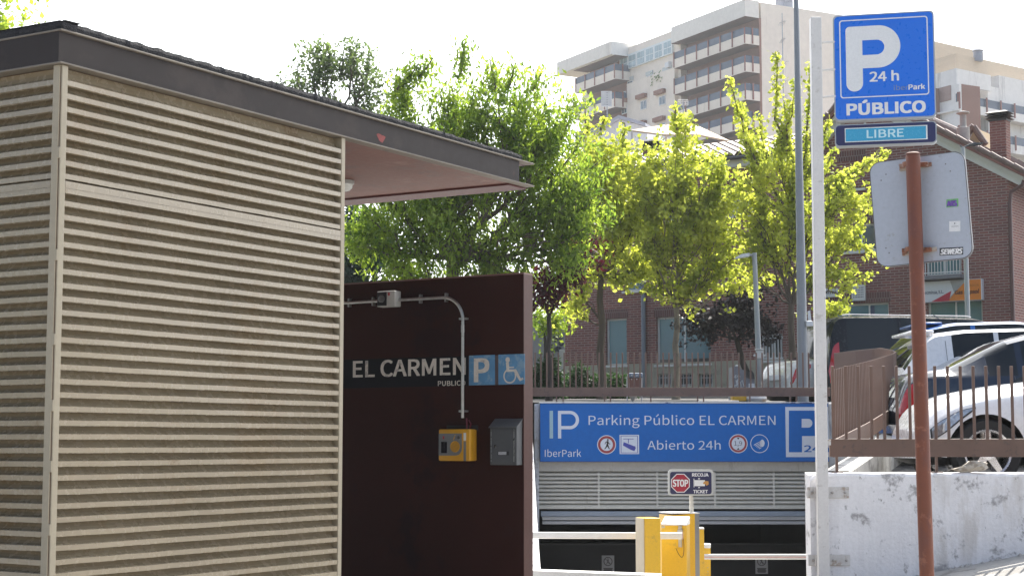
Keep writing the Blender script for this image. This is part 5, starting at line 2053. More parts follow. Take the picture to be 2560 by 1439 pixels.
WINS = [
    (win(1514, 912, 1567, 797), M_teal, 1, 0), (win(1640, 908, 1777, 793), M_teal, 2, 0),
    (win(1906, 900, 1957, 836), M_wdark, 2, 1), (win(1826, 535, 1890, 473), M_shut, 2, 0), (win(1956, 525, 2004, 463), M_shut, 1, 0),
    (win(1660, 548, 1712, 490), M_teal, 2, 0), (win(1500, 566, 1556, 508), M_teal, 2, 0), (win(1560, 725, 1612, 668), M_teal, 2, 0),
    (win(2068, 835, 2223, 762), M_teal, 3, 0), (win(2110, 625, 2192, 563), M_wdark, 2, 0), (win(2098, 470, 2160, 405), M_shut, 2, 0),
    (win(2256, 440, 2308, 367), M_shut, 1, 0), (win(2312, 686, 2404, 590), M_teal, 2, 0), (win(2318, 850, 2458, 752), M_teal, 2, 0),
]
BASE = [win(1644, 966, 1680, 934), win(1696, 966, 1732, 934), win(1748, 966, 1783, 934)]
zpl = bu(1700, 905)[1]


def holes_wall(mb, u0, u1, z0, z1, holes, dep):
    us = sorted(set([u0, u1] + [h[0] for h in holes] + [h[1] for h in holes]))
    zs = sorted(set([z0, z1] + [h[2] for h in holes] + [h[3] for h in holes]))
    us = [u for u in us if u0 <= u <= u1]
    zs = [z for z in zs if z0 <= z <= z1]
    for i in range(len(us) - 1):
        for j in range(len(zs) - 1):
            cu, cz = (us[i] + us[i + 1]) / 2, (zs[j] + zs[j + 1]) / 2
            if any(h[0] < cu < h[1] and h[2] < cz < h[3] for h in holes): continue
            mb.add([(us[i], 0, zs[j]), (us[i + 1], 0, zs[j]), (us[i + 1], 0, zs[j + 1]), (us[i], 0, zs[j + 1])], [(0, 1, 2, 3)])
    for a, b, c, d in holes:
        c2, d2 = max(c, z0), min(d, z1)
        mb.add([(a, 0, c2), (a, dep, c2), (a, dep, d2), (a, 0, d2)], [(0, 1, 2, 3)])
        mb.add([(b, 0, c2), (b, 0, d2), (b, dep, d2), (b, dep, c2)], [(0, 1, 2, 3)])
        mb.add([(a, 0, d2), (a, dep, d2), (b, dep, d2), (b, 0, d2)], [(0, 1, 2, 3)])
        mb.add([(a, 0, c2), (b, 0, c2), (b, dep, c2), (a, dep, c2)], [(0, 1, 2, 3)])


mb = MB()
holes = [w[0] for w in WINS]
holes_wall(mb, uL, uR, zpl, zR, holes, .16)
# above the lower eaves line: left block and gable
gab = [(uL, zR), (uR, zR), (uP, zP), (uJ, zJ + .02), (uJ, zE), (uL, zE)]
mb.flat(gab, 0)
D_ = 11.0
mb.add([(uR, 0, 0), (uR, D_, 0), (uR, D_, zR), (uR, 0, zR), (uL, 0, 0), (uL, 0, zE), (uL, D_, zE), (uL, D_, 0)], [(0, 1, 2, 3), (4, 5, 6, 7)])
mb.build('wall', M_brick, bld)
mb = MB()
holes_wall(mb, uL - .01, bu(2075, 905)[0], -1.5, zpl, BASE, .14)
mb.v = [(x, y - .03, z) for x, y, z in mb.v]
mb.box(bu(2075, 905)[0], uR + .02, -.03, .2, -1.5, zpl)
mb.add([(uL, -.03, zpl), (bu(2075, 905)[0], -.03, zpl), (bu(2075, 905)[0], 0, zpl), (uL, 0, zpl)], [(0, 1, 2, 3)])
mb.build('plinth', M_plinth, bld)


def window(wn_, pane, nmull, bars, root, fr=.055, dep=.10, name='window'):
    a, b, c, d = wn_
    mb = MB()
    mb.box(a, b, dep, dep + .05, c, c + fr).box(a, b, dep, dep + .05, d - fr, d).box(a, a + fr, dep, dep + .05, c + fr, d - fr).box(b - fr, b, dep, dep + .05, c + fr, d - fr)
    for k in range(1, nmull):
        u = lerp(a, b, k / nmull)
        mb.box(u - fr * .4, u + fr * .4, dep + .005, dep + .05, c + fr, d - fr)
    f = mb.build(name, M_wframe, root)
    MB().box(a + fr, b - fr, dep + .03, dep + .04, c + fr, d - fr).build('pane', pane, f)
    if fr > .04:
        MB().rbox(a - .05, b + .05, -.07, dep, c - .06, c, .01).build('sill', M_wframe, f)
    if bars:
        mb = MB()
        for k in range(7):
            u = lerp(a + .03, b - .03, k / 6)
            mb.box(u - .012, u + .012, -.03, -.012, c + .02, d)
        mb.box(a - .02, b + .02, -.035, -.008, c + .04, c + .08).box(a - .02, b + .02, -.035, -.008, d - .12, d - .08)
        mb.build('bars', M('bar_white', (.6, .6, .6), .5), f)
    return f


for w_, pane, nm, br in WINS:
    window(w_, pane, nm, br, bld)
for w_ in BASE:
    f = window(w_, M_wdark, 1, 0, bld, .025, .07, 'basement_window')
    a, b, c, d = w_
    mb = MB()
    for k in range(5):
        u = lerp(a + .05, b - .05, k / 4)
        mb.box(u - .008, u + .008, .03, .045, c, d)
    mb.box(a, b, .028, .047, c + .05, c + .07).box(a, b, .028, .047, d - .12, d - .10)
    mb.build('bars', M('bar_white', (.6, .6, .6), .5), f)
# soldier courses over the openings
for w_, pane, nm, br in WINS[:12]:
    a, b, c, d = w_
    MB().box(a - .06, b + .06, -.006, .02, d + .001, d + .27).build('soldier_course', M_soldier, bld)
# dark band low in the wide window, poster
a, b, c, d = WINS[1][0]
MB().box(a + .06, b - .06, .115, .128, c + .06, c + .16).build('dark_strip', M_wdark, bld)
a, b, c, d = WINS[8][0]
uu = bu(2175, 775)
MB().box(uu[0] - .07, uu[0] + .07, .115, .128, uu[1] - .12, uu[1] + .12).build('window_poster', M('poster_dark', (.04, .06, .12), .5, .4, 30), bld)
# white pierced vents
for (x0, y0, x1, y1) in ((2130, 751, 2165, 713), (2060, 742, 2097, 722)):
    a, b, c, d = win(x0, y0, x1, y1)
    v = MB().rbox(a, b, -.05, .02, c, d, .01).build('vent_cover', M_wframe, bld)
    mb = MB()
    for i in range(7):
        for j in range(5):
            uu, zz = lerp(a + .06, b - .06, i / 6), lerp(c + .1, d - .08, j / 4)
            mb.box(uu - .012, uu + .012, -.052, -.045, zz - .012, zz + .012)
    mb.build('hole', M('hole_dark', (.05, .05, .06), .9), v)
# balcony of the window above the shop
a, b, c, d = WINS[12][0]
bc = MB().rbox(a - .12, b + .12, -.42, -.002, c - .12, c - .02, .01).build('balcony_slab', M('slab_grey', (.18, .18, .19), .8), bld)
mb = MB()
n_ = 15
for k in range(n_):
    u = lerp(a - .1, b + .1, k / (n_ - 1))
    mb.box(u - .009, u + .009, -.405, -.39, c - .02, c + .85)
for zz in (c + .03, c + .85):
    mb.box(a - .12, b + .12, -.41, -.385, zz, zz + .03).box(a - .12, a - .10, -.385, -.0, zz, zz + .03).box(b + .1, b + .12, -.385, -.0, zz, zz + .03)
mb.build('railing', M('bar_white', (.6, .6, .6), .5), bc)
# shop fascia
a, b, c, d = win(2309, 750, 2461, 706)
sf = MB().rbox(a, b, -.16, -.002, c, d, .008).build('shop_sign', M('shop_white', (.66, .67, .70), .4, .03), bld)
Wf, Hf = b - a, d - c
tq = lambda s_, t_: (a + s_ * Wf, c + t_ * Hf)
MB().flat([tq(.48, .985), tq(.985, .985), tq(.985, .02), tq(.40, .02), tq(.545, .40)], -.1625).build('grey_band', M('shop_grey', (.36, .36, .37), .4), sf)
MB().flat([tq(.545, .38), tq(.76, .985), tq(.985, .985), tq(.985, .02), tq(.44, .02)], -.164).build('orange_band', M('shop_orange', (.68, .20, .02), .4), sf)
MB().flat([tq(.16, .02), tq(.50, .50), tq(.46, .02)], -.166).build('red_band', M('shop_red', (.45, .02, .05), .4), sf)
for s, x0, x1, z0, z1, mt, bd_, sh in (('Tecminsa, S.L.', .025, .37, .36, .56, M('ink_navy', (.02, .03, .09), .5), .01, 0), ('Gas Repsol', .555, .955, .26, .52, M('ink_dark_red', (.09, .02, .01), .5), .03, .2), ('Distribuidor de', .74, .95, .66, .78, M('ink_brown', (.34, .10, .02), .5), 0, 0)):
    p0, p1 = tq(x0, z0), tq(x1, z1)
    mb = MB()
    letters(mb, s, p0[0], p1[0], p0[1], p1[1], -.1675, bd_, sh)
    mb.build('lettering', mt, sf)


def tiled(mb, u0, u1, run, rise, axis, per=.26, course=.36, sgn=1):
    """barrel-tiled slope: along u0..u1 at the eaves, going back run and up rise"""
    n_c = max(2, int(math.hypot(run, rise) / course))
    n_t = int(abs(u1 - u0) / per)
    prof = [(0, 0), (.18, .05), (.36, .068), (.54, .05), (.72, 0), (.86, -.02)]
    us = [(u0 + (u1 - u0) * (k + f) / n_t, h) for k in range(n_t) for f, h in prof] + [(u1, 0)]
    m = len(us)
    vs, fs = [], []
    sl = math.hypot(run, rise)
    for c in range(n_c):
        for e, lift in ((0, .035), (1, .0)):
            t = (c + e) / n_c
            for u, h in us:
                d_, z_ = run * t, rise * t
                vs.append(((u, d_ * 1.0, z_ + h + lift)))
    for c in range(2 * n_c - 1):
        for i in range(m - 1):
            fs.append((c * m + i, c * m + i + 1, (c + 1) * m + i + 1, (c + 1) * m + i))
    k0 = len(mb.v)
    mb.add(vs, fs)
    return k0


mb = MB()
k0 = tiled(mb, uL - .3, uJ + .35, 3.2, 1.0, 'u')
mb.v = [(x, y - .45, z + zE + .10) for x, y, z in mb.v]
mb.box(uL - .2, uJ + .3, 2.7, D_, zE + .2, zE + 1.02)
mb.build('roof', M_tile, bld)
mb = MB().rbox(uL - .2, uJ + .05, -.30, -.0, zE - .20, zE - .0, .02).rbox(uL - .25, uJ + .05, -.40, -.0, zE + .0, zE + .055, .015)
mb.build('cornice', M_cornice, bld)
MB().tube([(uL - .25, -.47, zE + .03), (uJ, -.47, zE + .03)], .06, 8).build('gutter', M('gutter_dark', (.05, .05, .055), .4), bld)
# gable roof: rakes towards us, slopes to either side
for (ua, za, ub, zb_) in ((uP, zP, uR + .45, zR - .27), (uP, zP, uJ - .2, zJ - .02)):
    L_ = math.hypot(ub - ua, zb_ - za)
    mb = MB()
    dx, dz = (ub - ua) / L_, (zb_ - za) / L_
    nx_, nz_ = (-dz, dx) if dx > 0 else (dz, -dx)
    off = lambda s_, h: (ua + dx * s_ + nx_ * h, za + dz * s_ + nz_ * h)
    MB().prism([off(0, -.14), off(L_, -.14), off(L_, .02), off(0, .02)], -.16, .0).prism([off(0, .02), off(L_, .02), off(L_, .10), off(0, .10)], -.30, .0).build('rake_cornice', M_cornice, bld)
    MB().prism([off(0, .10), off(L_ + .1, .10), off(L_ + .1, .22), off(0, .22)], -.42, D_).build('roof_edge', M_tedge, bld)
    mb = MB()
    n_ = int(L_ / .34)
    for k in range(n_):
        s0 = L_ * k / n_
        p0 = off(s0, .235)
        p1 = off(s0 + .36, .222)
        mb.tube([(p0[0], -.38, p0[1]), (p1[0], -.38, p1[1])], [.085, .07], 8)
        for yy in [.1 + .42 * j for j in range(20)]:
            mb.tube([(p0[0], yy, p0[1] - .03), (p1[0], yy, p1[1] - .03)], [.08, .07], 6, cap=False)
    mb.build('roof_tiles', M_tile, bld)
MB().tube([(uP, -.42, zP + .27), (uP, D_, zP + .27)], .12, 8).build('roof_tiles', M_tile, bld)
# right-hand eaves gutter and drainpipe
uD, zD = bu(2531, 420)
MB().tube([(uR + .5, -.2, zR - .12), (uR + .5, 8, zR - .12)], .07, 8).build('gutter', M('gutter_brown', (.10, .045, .04), .45), bld)
MB().tube([(uR + .48, -.14, zR - .15), (uR + .40, -.14, zR - .36), (uR + .1, -.10, zR - .5), (uR + .06, -.09, zR - .8), (uR + .06, -.09, 0)], .05, 8).build('drainpipe', M('gutter_brown', (.10, .045, .04), .45), bld)
u_ = bu(1612, 800)[0]
MB().tube([(u_, -.08, -1), (u_, -.08, zE - .1)], .065, 10).build('drainpipe', M_pipe, bld)
u_ = bu(1998, 800)[0]
# chimneys
M_ccap = M('chimney_cap_black', (.018, .018, .02), .5)
M_cbrick = brick_mat('chimney_brick', (.23, .085, .06), (.16, .06, .05), (.28, .20, .17))


def chimney(px0, px1, py0, py1, off, capt):
    a, b = bu(px0, py1, off), bu(px1, py0, off)
    w = b[0] - a[0]
    st_ = MB().box(a[0], b[0], off, off + w * .8, a[1] - 1.2, b[1]).build('chimney', M_cbrick, bld)
    mb = MB()
    h = bu(px0, capt, off)[1] - b[1]
    mb.box(a[0] - .02, b[0] + .02, off - .02, off + w * .8 + .02, b[1], b[1] + h * .15)
    for k in range(3):
        z = b[1] + h * (.22 + .26 * k)
        mb.add([(a[0] - .1, off - .1, z), (b[0] + .1, off - .1, z), (b[0] + .1, off + w * .8 + .1, z), (a[0] - .1, off + w * .8 + .1, z),
                (a[0] + .02, off + .02, z + h * .2), (b[0] - .02, off + .02, z + h * .2), (b[0] - .02, off + w * .8 - .02, z + h * .2), (a[0] + .02, off + w * .8 - .02, z + h * .2)],
               [(0, 3, 2, 1), (4, 5, 6, 7), (0, 1, 5, 4), (1, 2, 6, 5), (2, 3, 7, 6), (3, 0, 4, 7)])
    mb.build('chimney_cap', M_ccap, st_)


chimney(2476, 2514, 300, 392, 1.4, 277)
chimney(1607, 1638, 372, 430, 1.6, 349)
a = bu(2408, 318, 2.6)
s_ = 2.6
vp = MB().lathe([(.17, -1.0), (.17, .0), (.09, .03), (.085, .30), (.09, .36), (.18, .40), (.17, .43), (.06, .46), (0, .465)], (a[0], s_, a[1] - .02), 16).build('vent_stack', M('vent_concrete', (.40, .38, .35), .8, .15, 6), bld, True)
# small dormer gable on the right slope
a0, a1, a2 = bu(2402, 362, 3.2), bu(2436, 318, 3.2), bu(2466, 366, 3.2)
MB().prism([(a0[0], a0[1] - .5), (a2[0], a2[1] - .5), (a1[0], a1[1])], 3.2, 5.2).build('dormer', M('dormer_ochre', (.46, .34, .20), .8, .08), bld)
mb = MB()
for p0, p1 in ((a0, a1), (a1, a2)):
    mb.tube([(p0[0], 3.15, p0[1]), (p1[0], 3.15, p1[1] + .04)], .09, 8)
mb.build('dormer_tiles', M_tile, bld)

# grey graffiti wall left of the brick building
YW = 44.0
plK = Pl(P(1372, 1000, YW), -6.0)
loc, rz, q = frame(plK, 1372, 1000)
gw = thing('garden_wall', 'grey rendered wall with black graffiti at the left end of the brick building', 'wall', loc, rz)
x0, x1, z0, z1 = qbox(q, 1290, 792, 1411, 1003)
MB().rbox(x0 - 3, x1, 0, .3, -.5, z1, .02).build('wall_body', M('grey_render', (.26, .26, .27), .9, .12, 1.2, bump=.15, stain=((.16, .16, .17), .2, 1.5)), gw)
x2, _, _, _ = qbox(q, 1398, 873, 1411, 1000)
MB().rbox(x2, x1 + .01, -.06, -.002, -.3, q(1400, 873)[1], .02).build('post_patch', M('pale_post', (.40, .39, .37), .85), gw)
mb = MB()
Q = lambda x, y: (q(x, y)[0], -.006, q(x, y)[1])


def stroke(pts, r=.022):
    # smooth a pen stroke
    P3 = [Vector(Q(*p)) for p in pts]
    out = []
    for i in range(len(P3) - 1):
        p0, p1, p2, p3 = P3[max(i - 1, 0)], P3[i], P3[i + 1], P3[min(i + 2, len(P3) - 1)]
        for k in range(5):
            t = k / 5
            out.append(.5 * ((2 * p1) + (-p0 + p2) * t + (2 * p0 - 5 * p1 + 4 * p2 - p3) * t * t + (-p0 + 3 * p1 - 3 * p2 + p3) * t ** 3))
    out.append(P3[-1])
    mb.tube(out, r, 5)


stroke([(1378, 841), (1371, 841), (1369, 847), (1373, 852), (1379, 849), (1380, 840), (1381, 852)])
stroke([(1384, 851), (1390, 847), (1387, 840), (1383, 846), (1387, 853), (1392, 851)])
stroke([(1392, 852), (1393, 843), (1397, 842), (1398, 851)])
stroke([(1408, 838), (1402, 839), (1398, 845), (1404, 852), (1408, 858), (1403, 863), (1398, 857), (1402, 848), (1407, 843)])
stroke([(1382, 835), (1381, 831)], .018)
stroke([(1384, 861), (1377, 862), (1377, 868), (1383, 871), (1381, 878), (1376, 877)])
stroke([(1388, 868), (1385, 874), (1388, 878), (1391, 868), (1392, 878)])
stroke([(1394, 865), (1395, 876), (1398, 878), (1402, 870), (1398, 868), (1403, 880), (1399, 890), (1402, 884), (1404, 893)])
mb.build('graffiti', M('graffiti_black', (.03, .03, .045), .6), gw)

# ---------------------------------------------------------------- things behind the far fence
Yb = 31.2
loc = P(1590, 1000, Yb)
loc.z = lot_z(loc.x, Yb)
lbn = thing('litter_bin', 'litter bin with blue-grey hood and brown panel behind the far fence', 'litter bin', loc)
lx = lambda px: P(px, 1000, Yb).x - loc.x
lz = lambda py: P(1590, py, Yb).z - loc.z
mb = MB()
for px in (1569, 1605): mb.tube([(lx(px), .08, -.05), (lx(px), .08, lz(940))], .014, 8)
mb.build('leg', M('bin_post', (.5, .5, .5), .4, metal=.4), lbn)
MB().rbox(lx(1570), lx(1607), -.08, .26, lz(944), lz(932), .02).build('hood', M('bin_hood', (.15, .19, .25), .4), lbn)
MB().prism([(lx(1573), lz(944)), (lx(1604), lz(944)), (lx(1602), lz(972)), (lx(1575), lz(972))], -.02, .22).build('panel', M('bin_brown', (.17, .075, .055), .6, .15, 8), lbn)
MB().lathe([(.03, lz(1003)), (.03, lz(999)), (.075, lz(990)), (.10, lz(984)), (.05, lz(972))], (lx(1583), .09, 0), 16).build('cone_foot', M('bin_foot', (.45, .43, .38), .6), lbn, True)
mb = MB()
for px, py in ((1579, 938), (1592, 938), (1579, 948), (1592, 948)):
    mb.lathe([(.014, -.085 if py < 944 else -.03), (.010, -.094 if py < 944 else -.04), (0, -.095 if py < 944 else -.041)], (lx(px), 0, lz(py)), 8, 'y')
mb.build('bolt', M('chrome', (.7, .7, .7), .15, metal=1), lbn)

Yb = 34.0
loc = P(1860, 1000, Yb)
loc.z = lot_z(loc.x, Yb)
gc = thing('waste_container', 'grey waste container with white graffiti and a black lid behind the far fence', 'container', loc)
lx = lambda px: P(px, 1000, Yb).x - loc.x
lz = lambda py: P(1860, py, Yb).z - loc.z
MB().prism([(lx(1834), 0), (lx(1887), 0), (lx(1887), lz(945)), (lx(1883), lz(930)), (lx(1862), lz(925)), (lx(1853), lz(922)), (lx(1848), lz(914)), (lx(1836), lz(915))], 0, .8).build('body', M('container_grey', (.20, .20, .22), .6, .1, 4), gc)
MB().prism([(lx(1863), lz(926)), (lx(1880), lz(926)), (lx(1886), lz(934)), (lx(1887), lz(947)), (lx(1872), lz(945)), (lx(1866), lz(942))], -.03, .83).build('lid', M('lid_black', (.02, .02, .022), .4), gc)
MB().lathe([(.035, lz(915)), (.03, lz(912)), (0, lz(911))], (lx(1844), .06, 0), 10).build('hinge', M_white, gc, True)
mb = MB()
rng = random.Random(8)
for k in range(15):
    x, y = rng.uniform(1837, 1850), rng.uniform(938, 966)
    p = [(lx(x + rng.uniform(-3, 3)), -.008, lz(y + rng.uniform(-5, 5))) for _ in range(4)]
    mb.tube(p, .010, 5)
mb.tube([(lx(1853), -.008, lz(966)), (lx(1852), -.008, lz(955)), (lx(1856), -.008, lz(950)), (lx(1858), -.008, lz(958)), (lx(1860), -.008, lz(966))], .012, 5)
mb.build('graffiti', M('graffiti_white', (.6, .6, .6), .6), gc)
MB().rbox(lx(1872), lx(1887), -.01, .0, lz(972), lz(958), .002).build('paper_label', M_paper, gc)
Yb = 32.2
o = MB().rbox(-.135, .135, -.15, .15, 0, .17, .02).build('yellow_crate', M('crate_yellow', (.62, .36, .03), .5), None, False, (P(1846, 995, Yb).x, Yb, lot_z(4.4, Yb)))
tag(o, 'yellow plastic crate on the ground under the far fence rail', 'crate')
o = MB().lathe([(.20, 0), (.23, .06), (.21, .15), (.12, .21), (.05, .24), (0, .245)], n=18).build('plastic_sack', M('sack_white', (.68, .66, .64), .6, .12, 9, bump=.5, bscale=25, stain=((.5, .3, .14), .22, 5.0)), None, True, (P(1888, 995, Yb).x, Yb, lot_z(4.7, Yb) - .01))
tag(o, 'white plastic sack with orange stains under the far fence rail', 'sack')
o = MB().rbox(-.36, .36, -.15, .15, 0, .035, .01).build('board_offcut', M('board_white_paint', (.75, .75, .73), .6), None, False, (P(1795, 999, 30.4).x, 30.4, .745))
tag(o, 'white board lying flat on the ledge above the blue parking board', 'board')

# ---------------------------------------------------------------- white house and sunshade behind the brick building
Yh = 64.0
plH = Pl(P(1550, 420, Yh), -20.0)
loc, rz, q = frame(plH, 1550, 430)
zg = loc.z - 2.0
wh = thing('white_house', 'white gabled house rising behind the tiled roof of the brick building', 'house', (loc.x, loc.y, 2.0), rz)
dz = loc.z - 2.0
hq = lambda px, py: (q(px, py)[0], q(px, py)[1] + dz)
a = [hq(1488, 336), hq(1551, 299), hq(1618, 318)]
MB().prism([(a[0][0], 0), (a[2][0], 0), a[2], a[1], a[0]], 0, 8).build('wall', M('house_white', (.74, .73, .74), .85, .06, .6), wh)
mb = MB()
for p0, p1 in ((a[0], a[1]), (a[1], a[2])):
    ext = 1.06
    mb.add([(p0[0], -.25, p0[1] + .01), (p1[0], -.25, p1[1] + .01), (p1[0], 8.1, p1[1] + .01), (p0[0], 8.1, p0[1] + .01), (p0[0], -.25, p0[1] + .13), (p1[0], -.25, p1[1] + .13), (p1[0], 8.1, p1[1] + .13), (p0[0], 8.1, p0[1] + .13)],
           [(0, 3, 2, 1), (4, 5, 6, 7), (0, 1, 5, 4), (1, 2, 6, 5), (2, 3, 7, 6), (3, 0, 4, 7)])
mb.build('roof', M('house_roof', (.45, .45, .50), .8, .08), wh)
w0, w1 = hq(1512, 412), hq(1534, 386)
f = MB().box(w0[0], w1[0], -.02, .0, w0[1], w1[1]).build('window', M_wframe, wh)
MB().box(w0[0] + .08, w1[0] - .08, -.03, -.021, w0[1] + .08, w1[1] - .08).build('pane', M_wdark, f)
Ya = 60.0
pA = lambda px, py, Y=Ya: P(px, py, Y)
aw_o = pA(1700, 400)
aw = thing('sun_awning', 'tan canvas sun awning stretched over a roof terrace behind the brick building', 'awning', aw_o)
pts = [pA(1577, 325), pA(1665, 311, Ya + 1.2), pA(1738, 311, Ya + 1.2), pA(1826, 352), pA(1745, 336, Ya - .6), pA(1660, 336, Ya - .6)]
mb = MB()
lo = [p - aw_o for p in pts]
mb.v = [tuple(p) for p in lo] + [tuple(p + Vector((0, 0, -.06))) for p in lo]
mb.f = [(0, 5, 1), (1, 5, 4, 2), (2, 4, 3), (7, 11, 6), (8, 10, 11, 7), (9, 10, 8), (0, 6, 11, 5), (5, 11, 10, 4), (4, 10, 9, 3), (0, 1, 7, 6), (1, 2, 8, 7), (2, 3, 9, 8)]
mb.build('canopy', M('awning_tan', (.50, .37, .26), .8, .06), aw)
for px, py, Y in ((1580, 326, Ya), (1823, 352, Ya), (1665, 312, Ya + 1.1), (1738, 312, Ya + 1.1)):
    p = pA(px, py, Y) - aw_o
    MB().tube([p, p + Vector((0, 0, -3.2))], .05, 8).build('post', M('awning_post', (.55, .53, .5), .5), aw)
MB().rbox(-3, 3.2, -1.2, 3.0, -2.4, -1.2, .05).build('terrace_parapet', M('house_white', (.74, .73, .74), .85), aw)

# ---------------------------------------------------------------- apartment blocks
M_apt = M('apartment_cream', (.76, .69, .61), .85, .06, .10, stain=((.50, .43, .37), .06, .6, .12))
M_fas = M('apartment_fascia', (.74, .715, .67), .85, .06, .15, stain=((.55, .52, .48), .06, .5, .15))
M_aptbrick = M('apartment_tan_brick', (.56, .455, .34), .9, .06, .2, sz=6, stain=((.40, .31, .22), .06, 1.2, 5.0))
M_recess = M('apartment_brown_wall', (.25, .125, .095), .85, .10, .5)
M_rail = M('rail_blue_glass', (.055, .085, .14), .35, .2, .8, spec=.3)
M_soff_shade = M('balcony_soffit_shade', (.13, .075, .07), .9, .1, .5)  # dark colour carries the shade under balconies and roof fascia
M_rpost = M('rail_post_rust', (.20, .06, .05), .6)
M_awin = glass_mat('apartment_window', (.10, .15, .20), .08, .7, .4, 1.0)
M_awhite = M('apartment_white_frame', (.66, .68, .70), .4)
plT = Pl(P(1877, 1108, 180), -61.3)
ZA = 3.0
apt = thing('apartment_block', 'tall cream apartment block with long balconies, left of the tall lamp post', 'building', (plT.o.x, plT.o.y, ZA), plT.rz)


def tu(px, py, off=0.0):
    u, v = plT.uv(px, py, off)
    return u, v + plT.o.z - ZA


def tz(px, py, off=0.0): return tu(px, py, off)[1]


ztopR = tz(1877, -8)
zfb = tz(1877, 35)
uR0 = tu(1684, 120)[0]
lev = [(tz(1877, a), tz(1877, b)) for a, b in ((80.6, 104.5), (151.5, 175), (222, 245.5), (292, 316), (362, 386))]
RD = 1.9     # balcony depth


def balconies(u0, u1, y0, lev, depth, fas, root, nwin, right_return=True, wins=None):
    """stacked balconies between u0 and u1: parapet, railing, brown wall behind with its windows"""
    zt_, zb_ = fas
    MB().box(u0 - .5, u1, y0, y0 + depth, zb_, zt_).build('roof_fascia', M_fas, root)
    MB().box(u0 - .48, u1 - .02, y0 + .02, y0 + depth, zb_ - .04, zb_ - .003).build('soffit', M_soff_shade, root)
    mb = MB()
    low = lev[-1][1] - 12
    mb.box(u0, u1 - .01, y0 + depth, y0 + depth + .3, low, zb_)
    mb.build('recessed_wall', M_recess, root)
    for k, (za, zb2) in enumerate(lev):
        b = MB().box(u0, u1, y0, y0 + .14, zb2, za).box(u1 - .14, u1, y0 + .14, y0 + depth, zb2, za).box(u0, u0 + .14, y0 + .14, y0 + depth, zb2, za).build('balcony', M_apt, root)
        MB().box(u0 + .141, u1 - .141, y0 + .141, y0 + depth, zb2 + .01, zb2 + .2).box(u0 + .02, u1 - .02, y0 + .02, y0 + depth, zb2 - .03, zb2 - .003).build('soffit', M_soff_shade, b)
        h = .82
        MB().box(u0 + .05, u1 - .05, y0 + .04, y0 + .07, za + .03, za + h).box(u1 - .08, u1 - .05, y0 + .07, y0 + depth - .02, za + .03, za + h).build('railing', M_rail, b)
        n = max(2, int((u1 - u0) / 2.05))
        for i in range(n + 1):
            u = lerp(u0 + .08, u1 - .1, i / n)
            MB().box(u - .09, u + .09, y0 - .07, y0 - .001, zb2 + .08, za + h + .05).build('railing_post', M_rpost, b)
        MB().box(u1 + .001, u1 + .07, y0 + depth * .5 - .09, y0 + depth * .5 + .09, zb2 + .08, za + h + .05).build('railing_post', M_rpost, b)
        for i in range(nwin):
            u = lerp(u0, u1, (i + .62) / nwin) if not wins else plT.uv(wins[i], 150, y0 + depth)[0]
            zf_ = zb2 + .22
            w_ = 1.7
            f = MB().box(u - w_ / 2, u + w_ / 2, y0 + depth - .10, y0 + depth - .001, zf_, zf_ + 2.15).build('window', M_awhite, root)
            mb = MB()
            mb.box(u - w_ / 2 + .1, u - .05, y0 + depth - .13, y0 + depth - .101, zf_ + .1, zf_ + 2.05).box(u + .05, u + w_ / 2 - .1, y0 + depth - .13, y0 + depth - .101, zf_ + .1, zf_ + 2.05)
            mb.build('pane', M_awin, f)


balconies(uR0, 0, 0, lev, RD, (ztopR, zfb), apt, 3, wins=(1862, 1787, 1739))
# tan brick end wall, running back to the right
ang = math.radians(36.9 + 61.3)
sdx, sdy = math.cos(ang), math.sin(ang)
Ls = 40.0
mb = MB()
c0 = (0 + sdx * RD, RD)
mb.add([(c0[0], c0[1], 0), (c0[0] + sdx * Ls, c0[1] + sdy * Ls, 0), (c0[0] + sdx * Ls, c0[1] + sdy * Ls, ztopR), (c0[0], c0[1], ztopR)], [(0, 1, 2, 3)])
mb.build('end_wall', M_aptbrick, apt)
plTs = Pl(plT.at(c0[0], c0[1], 0), 36.9)
# pale panel set in the end wall, chimneys on the roof
s0, v0 = plTs.uv(1906, 27)
s1, v1 = plTs.uv(2046, 66)
zz0 = v0 + plT.o.z - ZA
mb = MB()
mb.add([(c0[0] + sdx * s0 + .05, c0[1] + sdy * s0, zz0 - 1.0), (c0[0] + sdx * s1 + .05, c0[1] + sdy * s1, zz0 - 1.0), (c0[0] + sdx * s1 + .05, c0[1] + sdy * s1, zz0), (c0[0] + sdx * s0 + .05, c0[1] + sdy * s0, zz0)], [(0, 1, 2, 3)])
mb.build('end_wall_panel', M('apartment_pale_panel', (.50, .44, .34), .9, .05), apt)
s0, v0 = plTs.uv(1975, 20)
mb = MB().box(c0[0] + sdx * s0 - 1.6, c0[0] + sdx * s0 - .2, c0[1] + sdy * s0 - .8, c0[1] + sdy * s0 + .6, ztopR, ztopR + 1.6).box(c0[0] + sdx * s0 - 1.9, c0[0] + sdx * s0 + .1, c0[1] + sdy * s0 - 1.1, c0[1] + sdy * s0 + .9, ztopR + 1.6, ztopR + 1.8)
mb.build('roof_stack', M('stack_blue_grey', (.25, .27, .33), .7), apt)
# body of the block
uC0, uC1 = tu(1392, 150, -1.5)[0], tu(1528, 150, -1.5)[0]
uM0 = uC1
ztM = tz(1690, 74, 1.0)
mb = MB()
mb.box(uR0 - .5, -.02, RD + .3, 14, 0, ztopR - .1)
mb.box(uC0 + .3, uR0 - .5, RD + .3, 14, 0, ztM - .3)
mb.build('core', M_apt, apt)
